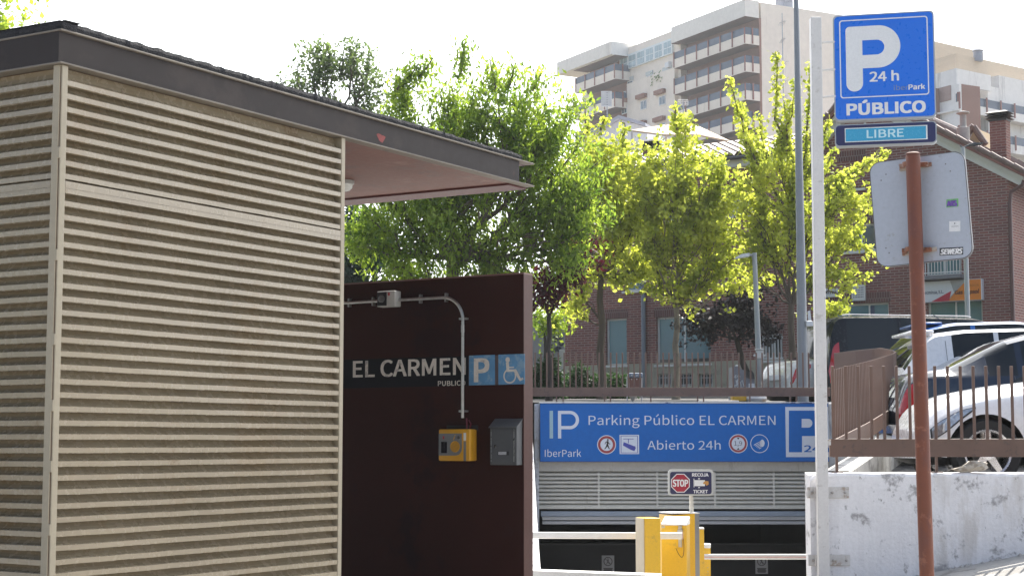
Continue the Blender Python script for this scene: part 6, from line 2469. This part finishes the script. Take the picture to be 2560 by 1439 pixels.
# middle bay: flat cream wall with windows and a glazed gallery
yM = 1.0
mb = MB().box(uM0, uR0 - .01, yM, RD + .3, 0, ztM)
mb.build('middle_wall', M_apt, apt)
zl = tz(1620, 196, yM)
mb = MB().box(uM0 + .4, uR0 - .6, yM - .5, yM - .002, 0, zl)
mb.build('lower_wall', M_apt, apt)


def awindow(px0, py0, px1, py1, y, hood=False):
    a, b = tu(px0, py1, y), tu(px1, py0, y)
    z0, z1 = sorted((a[1], b[1]))
    zc_ = (tz((px0 + px1) / 2, py0, y), tz((px0 + px1) / 2, py1, y))
    z0, z1 = min(zc_), max(zc_)
    f = MB().box(a[0], b[0], y - .05, y - .001, z0, z1).build('window', M_awhite, apt)
    m = (a[0] + b[0]) / 2
    MB().box(a[0] + .12, m - .06, y - .07, y - .051, z0 + .1, z1 - .12).box(m + .06, b[0] - .12, y - .07, y - .051, z0 + .1, z1 - .12).build('pane', M_awin, f)
    if hood:
        MB().box(a[0] - .5, b[0] + .05, y - .5, y - .001, z1 + .25, z1 + .75).build('hood', M_recess, f)
    else:
        MB().box(a[0] - .1, b[0] + .1, y - .12, y - .001, z1, z1 + .45).build('shutter_box', M_shut, f)


for (a, b, c, d) in ((1569, 202, 1583, 218), (1617, 188, 1632, 204), (1659, 176, 1679, 191)): awindow(a, b, c, d, yM)
for (a, b, c, d) in ((1555, 263, 1568, 285), (1602, 251, 1617, 274), (1648, 240, 1664, 263), (1603, 318, 1617, 340), (1645, 308, 1664, 330)): awindow(a, b, c, d, yM - .5, True)
a, b = tu(1553, 145, yM), tu(1684, 110, yM)
zg0, zg1 = tz(1684, 134, yM), tz(1684, 96, yM)
f = MB().box(a[0], b[0], yM - .25, yM - .001, zg0, zg1).build('glazed_gallery', M('gallery_frame', (.62, .68, .70), .4), apt)
mb = MB()
n = 6
for k in range(n):
    u0_, u1_ = lerp(a[0], b[0], k / n) + .18, lerp(a[0], b[0], (k + 1) / n) - .18
    mb = MB()
    for j in range(2):
        v0_, v1_ = lerp(u0_, u1_, j / 2) + .05, lerp(u0_, u1_, (j + 1) / 2) - .05
        mb.box(v0_, v1_, yM - .27, yM - .251, zg0 + .9, zg1 - .25)
        mb.box(v0_, v1_, yM - .27, yM - .251, zg0 + .12, zg0 + .78)
    mb.build('pane', glass_mat('gallery_glass', (.26, .38, .43), .1, .6), f)
p = tu(1681, 175, yM)
MB().rbox(p[0] - .9, p[0] - .1, yM - .5, yM - .01, p[1] + .3, p[1] + 1.0, .05).build('air_conditioner', M_awhite, apt)
# left bay
fasC = (tz(1528, 103, -1.5), tz(1528, 136, -1.5))
levC = [(tz(1517, a, -1.5), tz(1517, b, -1.5)) for a, b in ((180.5, 202), (250, 272), (320, 342))]
MB().box(uC0, uC1, -1.5, RD + .3, fasC[1], fasC[0]).build('roof_fascia', M_fas, apt)
balconies(uC0 + 4.2, uC1 + .4, -1.2, levC, 2.2, (fasC[1] - .01, fasC[1] - .1), apt, 2)
# plants on the ledge
rng = random.Random(2)
p = tu(1650, 197, yM - .3)
vs = MB()
for k in range(90):
    c = (p[0] + rng.uniform(-1.6, .8), yM - .35 + rng.uniform(-.3, .2), p[1] + rng.gauss(.1, .35))
    s_ = rng.uniform(.08, .2)
    vs.add([(c[0] - s_, c[1], c[2]), (c[0], c[1] - s_ * .5, c[2] - s_), (c[0] + s_, c[1], c[2]), (c[0], c[1] + s_ * .5, c[2] + s_)], [(0, 1, 2, 3)])
vs.build('ledge_plants', leaf_mat('ledge_leaf', (.08, .14, .05), (.12, .2, .07), .3), apt)

# second block, far right
plU = Pl(P(2414, 1108, 150), -61.3)
plV = Pl(P(2414, 1108, 150), 36.9)
ap2 = thing('apartment_block', 'pale concrete apartment block with brown railings at the right edge', 'building', (plU.o.x, plU.o.y, ZA), plU.rz)


def U(px, py, off=0.0):
    u, v = plU.uv(px, py, off)
    return u, v + plU.o.z - ZA


def V(px, py): return plV.uv(px, py)[0], plV.uv(px, py)[1] + plU.o.z - ZA


def side_pt(s_, y_, z_):
    """along the right-hand face, y_ metres behind it"""
    return (sdx * s_ - sdy * y_, sdy * s_ + sdx * y_, z_)


def side_box(mb, s0, s1, y0, y1, z0, z1):
    c = [side_pt(*p) for p in ((s0, y0, z0), (s1, y0, z0), (s1, y1, z0), (s0, y1, z0), (s0, y0, z1), (s1, y0, z1), (s1, y1, z1), (s0, y1, z1))]
    c = [(-0 + x, y, z) for x, y, z in c]
    return mb.add(c, [(0, 3, 2, 1), (4, 5, 6, 7), (0, 1, 5, 4), (1, 2, 6, 5), (2, 3, 7, 6), (3, 0, 4, 7)])


M_apt2 = M('apartment_grey_white', (.74, .72, .70), .85, .06, .12, stain=((.38, .36, .35), .16, .5, .15))
zf1, zf0 = U(2414, 164)[1], U(2414, 205)[1]
sA = V(2478, 230)[0]
uW = U(2335, 200)[0] - 14
mb = MB()
# walls step: fascia overhanging a recessed corner balcony
mb.box(uW, 0, 0, .2, zf0, zf1)
side_box(mb, 0, sA, 0, .2, zf0, zf1)
mb.build('roof_fascia', M_apt2, ap2)
uK = U(2398, 250)[0]
mb = MB().box(uW, uK, 0, .3, 0, zf0)
mb.build('left_wall', M_apt2, ap2)
mb = MB()
for s_a, s_b in ((1.9, 2.9), (5.2, sA + 1), (sA + 3.2, sA + 4.6), (sA + 6.8, sA + 8.6), (sA + 10.8, sA + 13)):
    side_box(mb, s_a, s_b, 1.7, 2.15, 0, zf0)
mb.build('balcony_wall', M_apt2, ap2)
mb = MB()
side_box(mb, sA + 1.9, sA + 14, .5, 2.2, V(2478, 232)[1] - .6, V(2478, 232)[1] + 2.0)
mb.build('upper_band', M_apt2, ap2)
mb = MB()
side_box(mb, -.3, sA + 12, 2.2, 2.4, 0, zf0)
mb.add([(uK, .3, 0), (uK, 2.6, 0), (uK, 2.6, zf0), (uK, .3, zf0)], [(0, 1, 2, 3)])
mb.build('recessed_wall', M_recess, ap2)
mb = MB()
side_box(mb, sA, sA + 1.9, .4, 2.2, 0, zf0 + .6)
s2 = V(2518, 300)[0]
side_box(mb, s2, s2 + 14, 1.0, 2.3, 0, V(2518, 200)[1])
s3 = V(2452, 300)[0]
side_box(mb, s3, s3 + 1.0, 1.9, 2.19, 0, zf0)
mb.build('right_wall', M_apt2, ap2)
MB().box(U(2341, 230)[0], U(2378, 230)[0], -.06, -.001, U(2378, 250)[1], U(2378, 213)[1]).build('window', M('brown_blind', (.30, .20, .18), .7), ap2)
lv2 = [(V(2425, 262)[1], V(2425, 283)[1]), (V(2425, 344)[1], V(2425, 366)[1]), (V(2425, 426)[1], V(2425, 448)[1])]
for za, zb2 in lv2:
    mb = MB()
    side_box(mb, -.1, sA + 13, -.12, .04, zb2, za)
    side_box(mb, -.1, sA + 13, .04, 2.2, zb2, zb2 + .15)
    mb.box(uK, -.12, -.12, .05, zb2, za)
    b = mb.build('balcony', M_apt2, ap2)
    mb = MB()
    side_box(mb, 0, sA + 13, -.03, .0, za + .03, za + .8)
    mb.box(uK, -.1, -.04, -.0, za + .03, za + .8)
    mb.build('railing', M_rail, b)
    for k in range(7):
        side_box(MB(), -.12 + k * 2.1, .06 + k * 2.1, -.2, -.121, zb2 + .3, za + .9).build('railing_post', M_rpost, b)
    MB().box(uK + .1, uK + .3, -.2, -.121, zb2 + .1, za + .85).build('railing_post', M_rpost, b)
    for k, s_ in enumerate((.8, 4.4, sA + 5.0, sA + 9.0)):
        mb = MB()
        side_box(mb, s_, s_ + 1.6, 2.1, 2.19, zb2 + .2, zb2 + 2.3)
        f = mb.build('window', M_awhite, ap2)
        mb = MB()
        side_box(mb, s_ + .12, s_ + 1.48, 2.08, 2.099, zb2 + .3, zb2 + 1.6)
        mb.build('pane', M_awin, f)
# brick parapet set back on top
zt2 = U(2389, 134, 2.0)[1]
mb = MB()
x_ = U(2389, 134, 2.0)[0]
mb.box(x_ - 14, x_, 2.0, 2.3, zf1 - 1, zt2)
c = (x_, 2.0)
mb.add([(c[0], c[1], zf1 - 4), (c[0] + sdx * 40, c[1] + sdy * 40, zf1 - 4), (c[0] + sdx * 40, c[1] + sdy * 40, zt2), (c[0], c[1], zt2)], [(0, 1, 2, 3)])
mb.build('brick_parapet', M_aptbrick, ap2)
p_ = V(2428, 138)
MB().lathe([(.45, -.4), (.45, .5), (.55, .6), (.3, .85), (0, .9)], (c[0] + sdx * (p_[0] + .5), c[1] + sdy * (p_[0] + .5) + .5, zt2 + .1), 12).build('roof_vent', M('stack_blue_grey', (.25, .27, .33), .7), ap2, True)


# rooftop aerials
def aerial(name, label, px, py0, py1, Y, kind):
    b = P(px, py1, Y)
    root = thing(name, label, 'aerial', b, 0)
    h = P(px, py0, Y).z - b.z
    s_ = Y / F_PX
    m = M('aerial_metal', (.34, .35, .38), .4, metal=.5)
    MB().tube([(0, 0, -.3), (0, 0, h)], (.4 if kind == 'wire' else 1.1) * s_, 8).build('mast', m, root)
    mb = MB()
    if kind == 'panel':
        for k in range(7):
            z = h * .985 - k * 6.0 * s_
            mb.box(-15 * s_, 12 * s_, -.03, .0, z - 2.2 * s_, z + 1.0 * s_)
        mb.box(-15 * s_, 12 * s_, .005, .02, h - 40 * s_, h)
        mb.build('panel_reflector', M('aerial_white', (.7, .7, .7), .5), root)
    elif kind == 'grid':
        for k in range(4):
            mb.tube([(-14 * s_, 0, h - k * 4.5 * s_), (12 * s_, 0, h - k * 4.5 * s_)], .7 * s_, 5)
        for k in range(5):
            x = lerp(-14, 12, k / 4) * s_
            mb.tube([(x, 0, h), (x, 0, h - 13.5 * s_)], .6 * s_, 5)
        mb.build('grid_reflector', M('aerial_white', (.7, .7, .7), .5), root)
    elif kind == 'mast':
        for z, w in ((.92, 7), (.78, 5), (.60, 14), (.45, 12), (.33, 9), (.2, 6)):
            mb.tube([(-w * s_, 0, h * z), (w * s_, 0, h * z + .06)], .6 * s_, 5)
            for k in range(-2, 3):
                mb.tube([(k * w * .4 * s_, -.3, h * z), (k * w * .4 * s_, .3, h * z)], .4 * s_, 4)
        mb.build('crossbars', m, root)


aerial('tv_aerial', 'white panel aerial on a mast over the white gabled house', 1518, 228, 312, 64.5, 'panel')
aerial('tv_aerial', 'small white grid aerial above the middle young tree', 1709, 250, 330, 61.0, 'grid')
aerial('tv_aerial', 'thin dark aerial mast in front of the tan brick end wall', 1960, 33, 348, 48.6, 'mast')
aerial('tv_aerial', 'very thin wire mast in the sky over the big green tree', 963, -30, 1003, 60.0, 'wire')

# ---------------------------------------------------------------- trees and shrubs
M_bark = M('bark_grey_brown', (.105, .082, .062), .9, .25, 4, sz=.3, bump=.5, bscale=30)
M_bark2 = M('bark_pale', (.22, .185, .14), .9, .2, 4, sz=.3, bump=.4, bscale=30, stain=((.10, .08, .06), .25, 6.0))
M_barkd = M('bark_dark', (.04, .032, .028), .9, .25, 4)


def leaves(anchors, per, sigma, size, aspect, droop, rng, upbias=.5):
    """leaf faces gathered in clumps round the anchor points"""
    A = np.repeat(np.array(anchors), per, axis=0)
    n = len(A)
    sg = np.array(sigma) if hasattr(sigma, '__len__') else np.array([sigma] * 3)
    c = A + rng.normal(size=(n, 3)) * sg
    nrm = rng.normal(size=(n, 3)) + np.array([0, 0, upbias])
    nrm /= np.linalg.norm(nrm, axis=1)[:, None] + 1e-9
    ax = rng.normal(size=(n, 3)) + np.array([0, 0, -droop])
    ax -= nrm * (ax * nrm).sum(1)[:, None]
    ax /= np.linalg.norm(ax, axis=1)[:, None] + 1e-9
    bi = np.cross(nrm, ax)
    L = size * rng.uniform(.65, 1.35, size=n)[:, None]
    W = L * aspect
    v = np.stack([c - ax * L * .5, c + bi * W * .5 - nrm * L * .04 + ax * L * .05, c + ax * L * .5 - nrm * L * .10, c - bi * W * .5 - nrm * L * .04 + ax * L * .05], axis=1).reshape(-1, 3)
    return v


def leaf_object(name, v, mat, parent):
    n = len(v) // 4
    me = bpy.data.meshes.new(name)
    me.vertices.add(len(v))
    me.vertices.foreach_set('co', v.astype(np.float32).ravel())
    me.loops.add(n * 4)
    me.loops.foreach_set('vertex_index', np.arange(n * 4, dtype=np.int32))
    me.polygons.add(n)
    me.polygons.foreach_set('loop_start', np.arange(0, n * 4, 4, dtype=np.int32))
    me.polygons.foreach_set('loop_total', np.full(n, 4, dtype=np.int32))
    me.update(calc_edges=True)
    me.validate()
    o = bpy.data.objects.new(name, me)
    COL.objects.link(o)
    me.materials.append(mat)
    if parent: o.parent = parent
    return o


def bent(p0, p1, n, wob, rng, sag=0.0):
    p0, p1 = np.array(p0, float), np.array(p1, float)
    d = np.linalg.norm(p1 - p0)
    out = []
    w = rng.normal(size=(n + 1, 3)) * wob * d
    for i in range(n + 1):
        t = i / n
        p = p0 * (1 - t) + p1 * t + w[i] * math.sin(math.pi * t) + np.array([0, 0, sag * d * math.sin(math.pi * t)])
        out.append(p)
    return out


def tree(name, label, cat, base_px, Y, blobs, seed, leafm, bark, trunk_r, fork_py, per=16, sig=.16, size=.11, aspect=.5, droop=1.0, twigs=9, density=1.0, depth=.9, upright=0.0, shoots=(), group=None, fill=.5, ground=None, tr_top=None, zs=1.0):
    rng = np.random.default_rng(seed)
    gx = P(base_px[0], 1000, Y).x
    gz = lot_z(gx, Y) if ground is None else ground
    root = thing(name, label, cat, (gx, Y, gz), 0, group)
    o = np.array([gx, Y, gz])
    s = Y / F_PX
    mb = MB()
    fx = P(tr_top[0] if tr_top else base_px[0], fork_py, Y)
    fork = np.array([fx.x, Y, fx.z]) - o
    tp = bent((0, 0, -.1), fork, 5, .012, rng)
    mb.tube(tp, [trunk_r * (1.25 if i == 0 else 1 - .35 * i / 5) for i in range(6)], 10)
    anchors = []
    for bi_, (cx, cy, rx, ry) in enumerate(blobs):
        yo = rng.uniform(-.35, .35) * rx * s * depth
        c = P(cx, cy, Y)
        c = np.array([c.x, Y + yo, c.z]) - o
        R = np.array([rx * s, min(rx, ry) * s * depth, ry * s])
        start = tp[-1] if c[2] > fork[2] else tp[3]
        limb = bent(start, c - np.array([0, 0, R[2] * .45]), 5, .05, rng, -.04)
        rl = trunk_r * .5 * math.sqrt(min(1.0, max(.25, rx / 140)))
        mb.tube(limb, [rl * (1 - .6 * i / 5) for i in range(6)], 7)
        nt = max(4, int(twigs * rx * ry / 9000))
        w1, w2, w3 = rng.normal(size=3), rng.normal(size=3), rng.normal(size=3)

        def lump(d):
            return 1 + .20 * math.sin(3.2 * d.dot(w1) + 1) + .14 * math.sin(5.5 * d.dot(w2)) + .10 * math.sin(9 * d.dot(w3) + 2)
        for k in range(nt):
            d = rng.normal(size=3)
            d /= np.linalg.norm(d)
            if upright: d = d * (1 - upright) + np.array([0, 0, upright]); d /= np.linalg.norm(d)
            e = c + d * R * rng.uniform(.72, 1.03) * lump(d)
            st = limb[int(rng.integers(2, 6))]
            tw = bent(st, e, 5, .06, rng, .05 - .05 * droop)
            mb.tube(tw, [rl * .42 * (1 - .75 * i / 5) for i in range(6)], 5, cap=False)
            L_ = np.linalg.norm(np.array(tw[-1]) - np.array(tw[0]))
            na = max(3, int(density * L_ / .16))
            for a in range(na):
                t = rng.uniform(.25, 1.02)
                i = min(4, int(t * 5))
                f = t * 5 - i
                anchors.append(np.array(tw[i]) * (1 - f) + np.array(tw[i + 1]) * f)
        nf = int(fill * density * nt * 6)
        ncl = max(3, nf // 7)
        for k in range(ncl):
            d = rng.normal(size=3)
            d /= np.linalg.norm(d)
            cc = c + d * R * rng.uniform(.4, 1.08) ** .7 * lump(d)
            for q_ in range(7):
                anchors.append(cc + rng.normal(size=3) * np.array([.22, .22, .14]) * (1 + .4 * droop * np.array([0, 0, 1])))
    for (x0, y0, x1, y1) in shoots:
        a, b = P(x0, y0, Y), P(x1, y1, Y)
        yo = rng.uniform(-.4, .4)
        a, b = np.array([a.x, Y + yo, a.z]) - o, np.array([b.x, Y + yo, b.z]) - o
        tw = bent(a, b, 6, .03, rng)
        mb.tube(tw, [.028 * (1 - .8 * i / 6) + .004 for i in range(7)], 5, cap=False)
        n_ = max(4, int(np.linalg.norm(b - a) / .06))
        for k in range(n_):
            t = k / n_
            i = min(5, int(t * 6))
            f = t * 6 - i
            anchors.append(np.array(tw[i]) * (1 - f) + np.array(tw[i + 1]) * f)
    mb.build('trunk', bark, root, True)
    v = leaves(anchors, per, (sig, sig, sig * zs), size, aspect, droop, rng)
    leaf_object('crown', v, leafm, root)
    return len(v) // 4


L_big = leaf_mat('leaf_mid_green', (.07, .13, .025), (.29, .37, .08), .68, (1.7, 1.7, .8))
L_young = leaf_mat('leaf_young_lime', (.22, .27, .05), (.58, .60, .17), .70, (1.45, 1.45, .75))
L_pale = leaf_mat('leaf_grey_green', (.06, .095, .045), (.17, .22, .09), .5, (1.4, 1.5, .9))
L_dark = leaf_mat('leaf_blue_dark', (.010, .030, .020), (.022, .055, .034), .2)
L_plum = leaf_mat('leaf_plum', (.035, .008, .014), (.09, .018, .03), .35, (1.5, .9, .9))
L_shade = leaf_mat('leaf_dark_purple', (.008, .005, .007), (.018, .013, .013), .12, (1.2, 1, 1))
L_bush = leaf_mat('leaf_juniper', (.018, .045, .016), (.04, .085, .03), .3)

tree('tree', 'big leafy green tree hanging over the maroon wall, at the middle', 'tree', (1130, 1000), 31.5,
     [(1150, 250, 95, 100), (1010, 320, 120, 95), (1290, 300, 130, 105), (1410, 300, 75, 75), (1140, 430, 180, 130), (1370, 440, 140, 130), (950, 440, 80, 90), (1000, 590, 120, 105),
      (1200, 590, 160, 120), (1390, 570, 110, 105), (1290, 665, 100, 52), (1080, 690, 130, 70), (1000, 650, 70, 60), (905, 590, 35, 40), (1480, 480, 55, 60)], 11, L_big, M_bark, .17, 640,
     per=28, sig=.105, size=.12, aspect=.38, droop=1.8, twigs=8, density=1.0, fill=.75,
     shoots=((1150, 200, 1165, 112), (1010, 260, 1000, 190), (990, 235, 1050, 165), (1240, 230, 1225, 150), (1270, 230, 1290, 165), (1050, 200, 1085, 150), (1330, 230, 1350, 190)), zs=1.3)
tree('tree', 'pale feathery tree with upright twigs against the sky, behind the kiosk roof', 'tree', (850, 1000), 46.0,
     [(745, 250, 45, 80), (810, 230, 55, 95), (890, 230, 60, 100), (935, 260, 30, 70), (840, 310, 100, 70), (900, 330, 80, 80), (780, 170, 35, 50), (880, 160, 45, 45)], 5, L_pale, M_bark, .2, 480,
     per=12, sig=.13, size=.13, aspect=.5, droop=.3, twigs=10, density=.75, upright=.55, fill=.15,
     shoots=((745, 230, 740, 150), (800, 190, 795, 100), (820, 180, 822, 110), (880, 190, 890, 105), (915, 190, 925, 115), (850, 190, 862, 140), (720, 260, 705, 200)))
Yt = 37.5
tree('young_tree', 'young lime-green tree with a dark trunk left of the narrow window', 'tree', (1503, 1000), Yt,
     [(1490, 380, 75, 70), (1530, 670, 80, 50), (1445, 700, 60, 40), (1600, 640, 60, 60), (1590, 520, 50, 70), (1440, 420, 60, 70), (1540, 480, 85, 80), (1460, 520, 70, 70), (1560, 590, 80, 70), (1480, 640, 80, 60), (1420, 640, 50, 60), (1590, 680, 60, 40), (1440, 760, 32, 38), (1530, 400, 50, 60)],
     21, L_young, M_bark, .105, 690, per=10, sig=.075, size=.105, aspect=.75, droop=.2, twigs=20, density=1.2, fill=.16, upright=.2,
     shoots=((1470, 340, 1462, 280), (1500, 330, 1515, 290), (1555, 420, 1560, 310), (1560, 640, 1640, 690)), group='young street trees')
tree('young_tree', 'young lime-green tree with a pale trunk in front of the wide window', 'tree', (1690, 1000), Yt - .7,
     [(1695, 330, 42, 60), (1690, 400, 80, 70), (1650, 480, 75, 75), (1745, 480, 90, 80), (1690, 570, 110, 80), (1790, 570, 75, 75), (1620, 600, 60, 60), (1650, 680, 80, 55), (1760, 680, 90, 55), (1720, 740, 60, 35), (1600, 500, 50, 60), (1830, 620, 55, 60), (1840, 500, 40, 60), (1590, 420, 45, 50), (1780, 400, 50, 50), (1850, 700, 50, 40)],
     22, L_young, M_bark2, .085, 770, per=10, sig=.075, size=.105, aspect=.75, droop=.2, twigs=20, density=1.2, fill=.16, upright=.2,
     shoots=((1690, 330, 1685, 262), (1710, 330, 1722, 290), (1640, 440, 1600, 400)), group='young street trees')
tree('young_tree', 'young lime-green tree with long sparse upright shoots behind the white sign pole', 'tree', (1978, 1000), Yt - 1.5,
     [(1960, 430, 60, 90), (1890, 400, 60, 70), (2100, 470, 70, 55), (2020, 540, 90, 80), (2100, 600, 70, 70), (1900, 560, 70, 80), (1950, 640, 80, 60), (2120, 700, 60, 50), (2040, 690, 80, 60), (1880, 660, 50, 50), (2150, 530, 40, 40), (2090, 770, 45, 30), (1860, 500, 55, 60), (1990, 480, 50, 60)],
     23, L_young, M_bark, .10, 760, per=10, sig=.065, size=.10, aspect=.72, droop=.1, twigs=17, density=1.3, fill=.08, upright=.4,
     shoots=((1960, 520, 1850, 330), (1980, 560, 1860, 450), (2000, 600, 1870, 560), (2010, 520, 2150, 480), (2020, 600, 2170, 560), (2000, 460, 2070, 300), (1985, 420, 1960, 250), (1890, 420, 1815, 205), (1900, 400, 1850, 240), (1950, 380, 1938, 130), (1965, 380, 1985, 200), (2000, 430, 2025, 160), (1930, 420, 1900, 280), (2060, 470, 2215, 378), (2080, 450, 2180, 400), (2060, 430, 2100, 360), (2020, 440, 2060, 330), (2100, 600, 2190, 620), (2110, 700, 2170, 690)), group='young street trees')
tree('plum_tree', 'dark purple-leaved tree with a leaning black trunk before the brick building', 'tree', (1886, 1000), 41.5,
     [(1800, 800, 95, 42), (1870, 780, 70, 45), (1740, 812, 50, 32), (1910, 815, 35, 32), (1820, 760, 80, 35)], 31, L_shade, M_barkd, .10, 850, per=14, sig=.12, size=.13, aspect=.6, droop=.4, twigs=14, density=1.1, fill=.5, tr_top=(1842, 850))
tree('plum_tree', 'red-purple plum tree just right of the maroon wall end', 'tree', (1372, 1000), 32.6,
     [(1405, 690, 55, 60), (1365, 740, 45, 50), (1452, 620, 34, 42), (1425, 645, 35, 40), (1350, 690, 40, 50)], 32, L_plum, M_barkd, .07, 790, per=14, sig=.10, size=.115, aspect=.55, droop=.3, twigs=14, density=1.1, fill=.5)
tree('shrub_tree', 'small green shrubby tree beneath the plum tree', 'tree', (1362, 1000), 38.5,
     [(1365, 800, 40, 28), (1395, 790, 30, 28), (1350, 780, 30, 30)], 33, L_big, M_barkd, .05, 840, per=12, sig=.09, size=.11, aspect=.5, droop=.8, twigs=14, density=1.1)
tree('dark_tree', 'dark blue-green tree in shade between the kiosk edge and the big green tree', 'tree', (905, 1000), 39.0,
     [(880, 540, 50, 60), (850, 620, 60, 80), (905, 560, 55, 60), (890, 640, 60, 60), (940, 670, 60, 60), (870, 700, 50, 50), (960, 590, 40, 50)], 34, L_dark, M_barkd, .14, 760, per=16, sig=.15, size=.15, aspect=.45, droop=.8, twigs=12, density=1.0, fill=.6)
tree('tree', 'bright leafy branch tips of a tree showing over the kiosk roof corner, top left', 'tree', (-60, 1000), 15.5,
     [(20, 66, 36, 26), (-10, 60, 40, 30), (-60, 40, 70, 60), (-30, 120, 60, 40)], 35, L_big, M_bark, .12, 160, per=5, sig=.05, size=.07, aspect=.55, droop=1.2, twigs=40, density=.6, fill=.3, ground=-1.5)


def shrub(name, label, cx, cy, rx, ry, Y, n, mat, seed, size=.09, group=None):
    rng = np.random.default_rng(seed)
    c = P(cx, cy, Y)
    s = Y / F_PX
    g = lot_z(c.x, Y)
    root = thing(name, label, 'shrub', (c.x, Y, g), 0, group)
    h = c.z + ry * s - g
    an = []
    for k in range(n):
        d = rng.normal(size=3)
        d /= np.linalg.norm(d)
        r_ = rng.uniform(.4, 1.0) ** .5
        p = np.array([d[0] * rx * s, d[1] * rx * s * .6, abs(d[2]) * h]) * r_
        p[2] *= 1 + .12 * math.sin(p[0] * 9 + seed)
        an.append(p)
    leaf_object('foliage', leaves(an, 9, .07, size, .4, .0, rng, .8), mat, root)
    mb = MB()
    for k in range(7):
        mb.tube(bent((rng.normal() * .05, rng.normal() * .05, -.05), an[int(rng.integers(0, n))], 3, .05, rng), [.02, .015, .01, .006], 5)
    mb.build('stem', M_barkd, root, True)


shrub('juniper', 'tall dark juniper mound behind the far fence left of the dark-trunked tree', 1455, 950, 45, 32, 39.5, 420, L_bush, 41, group='junipers by the brick building')
shrub('juniper', 'low dark juniper mound behind the far fence right of the dark-trunked tree', 1535, 960, 55, 26, 39.3, 420, L_bush, 42, group='junipers by the brick building')
shrub('ivy_bush', 'dark leafy bush at the foot of the graffiti wall', 1365, 945, 42, 55, 38.0, 460, L_bush, 43, .11)

# ---------------------------------------------------------------- the summer haze over the street and the far blocks
hz_ = MB().box(-75, 95, -30, 262, -6.5, 62).build('haze', None)
hm = bpy.data.materials.new('haze')
hm.use_nodes = True
hm.node_tree.nodes.clear()
ho = hm.node_tree.nodes.new('ShaderNodeOutputMaterial')
hv = hm.node_tree.nodes.new('ShaderNodeVolumePrincipled')
hv.inputs['Color'].default_value = (.90, .95, 1.0, 1)
hv.inputs['Density'].default_value = .0003
hv.inputs['Anisotropy'].default_value = .45
hm.node_tree.links.new(hv.outputs['Volume'], ho.inputs['Volume'])
hz_.data.materials.append(hm)
tag(hz_, kind='stuff')
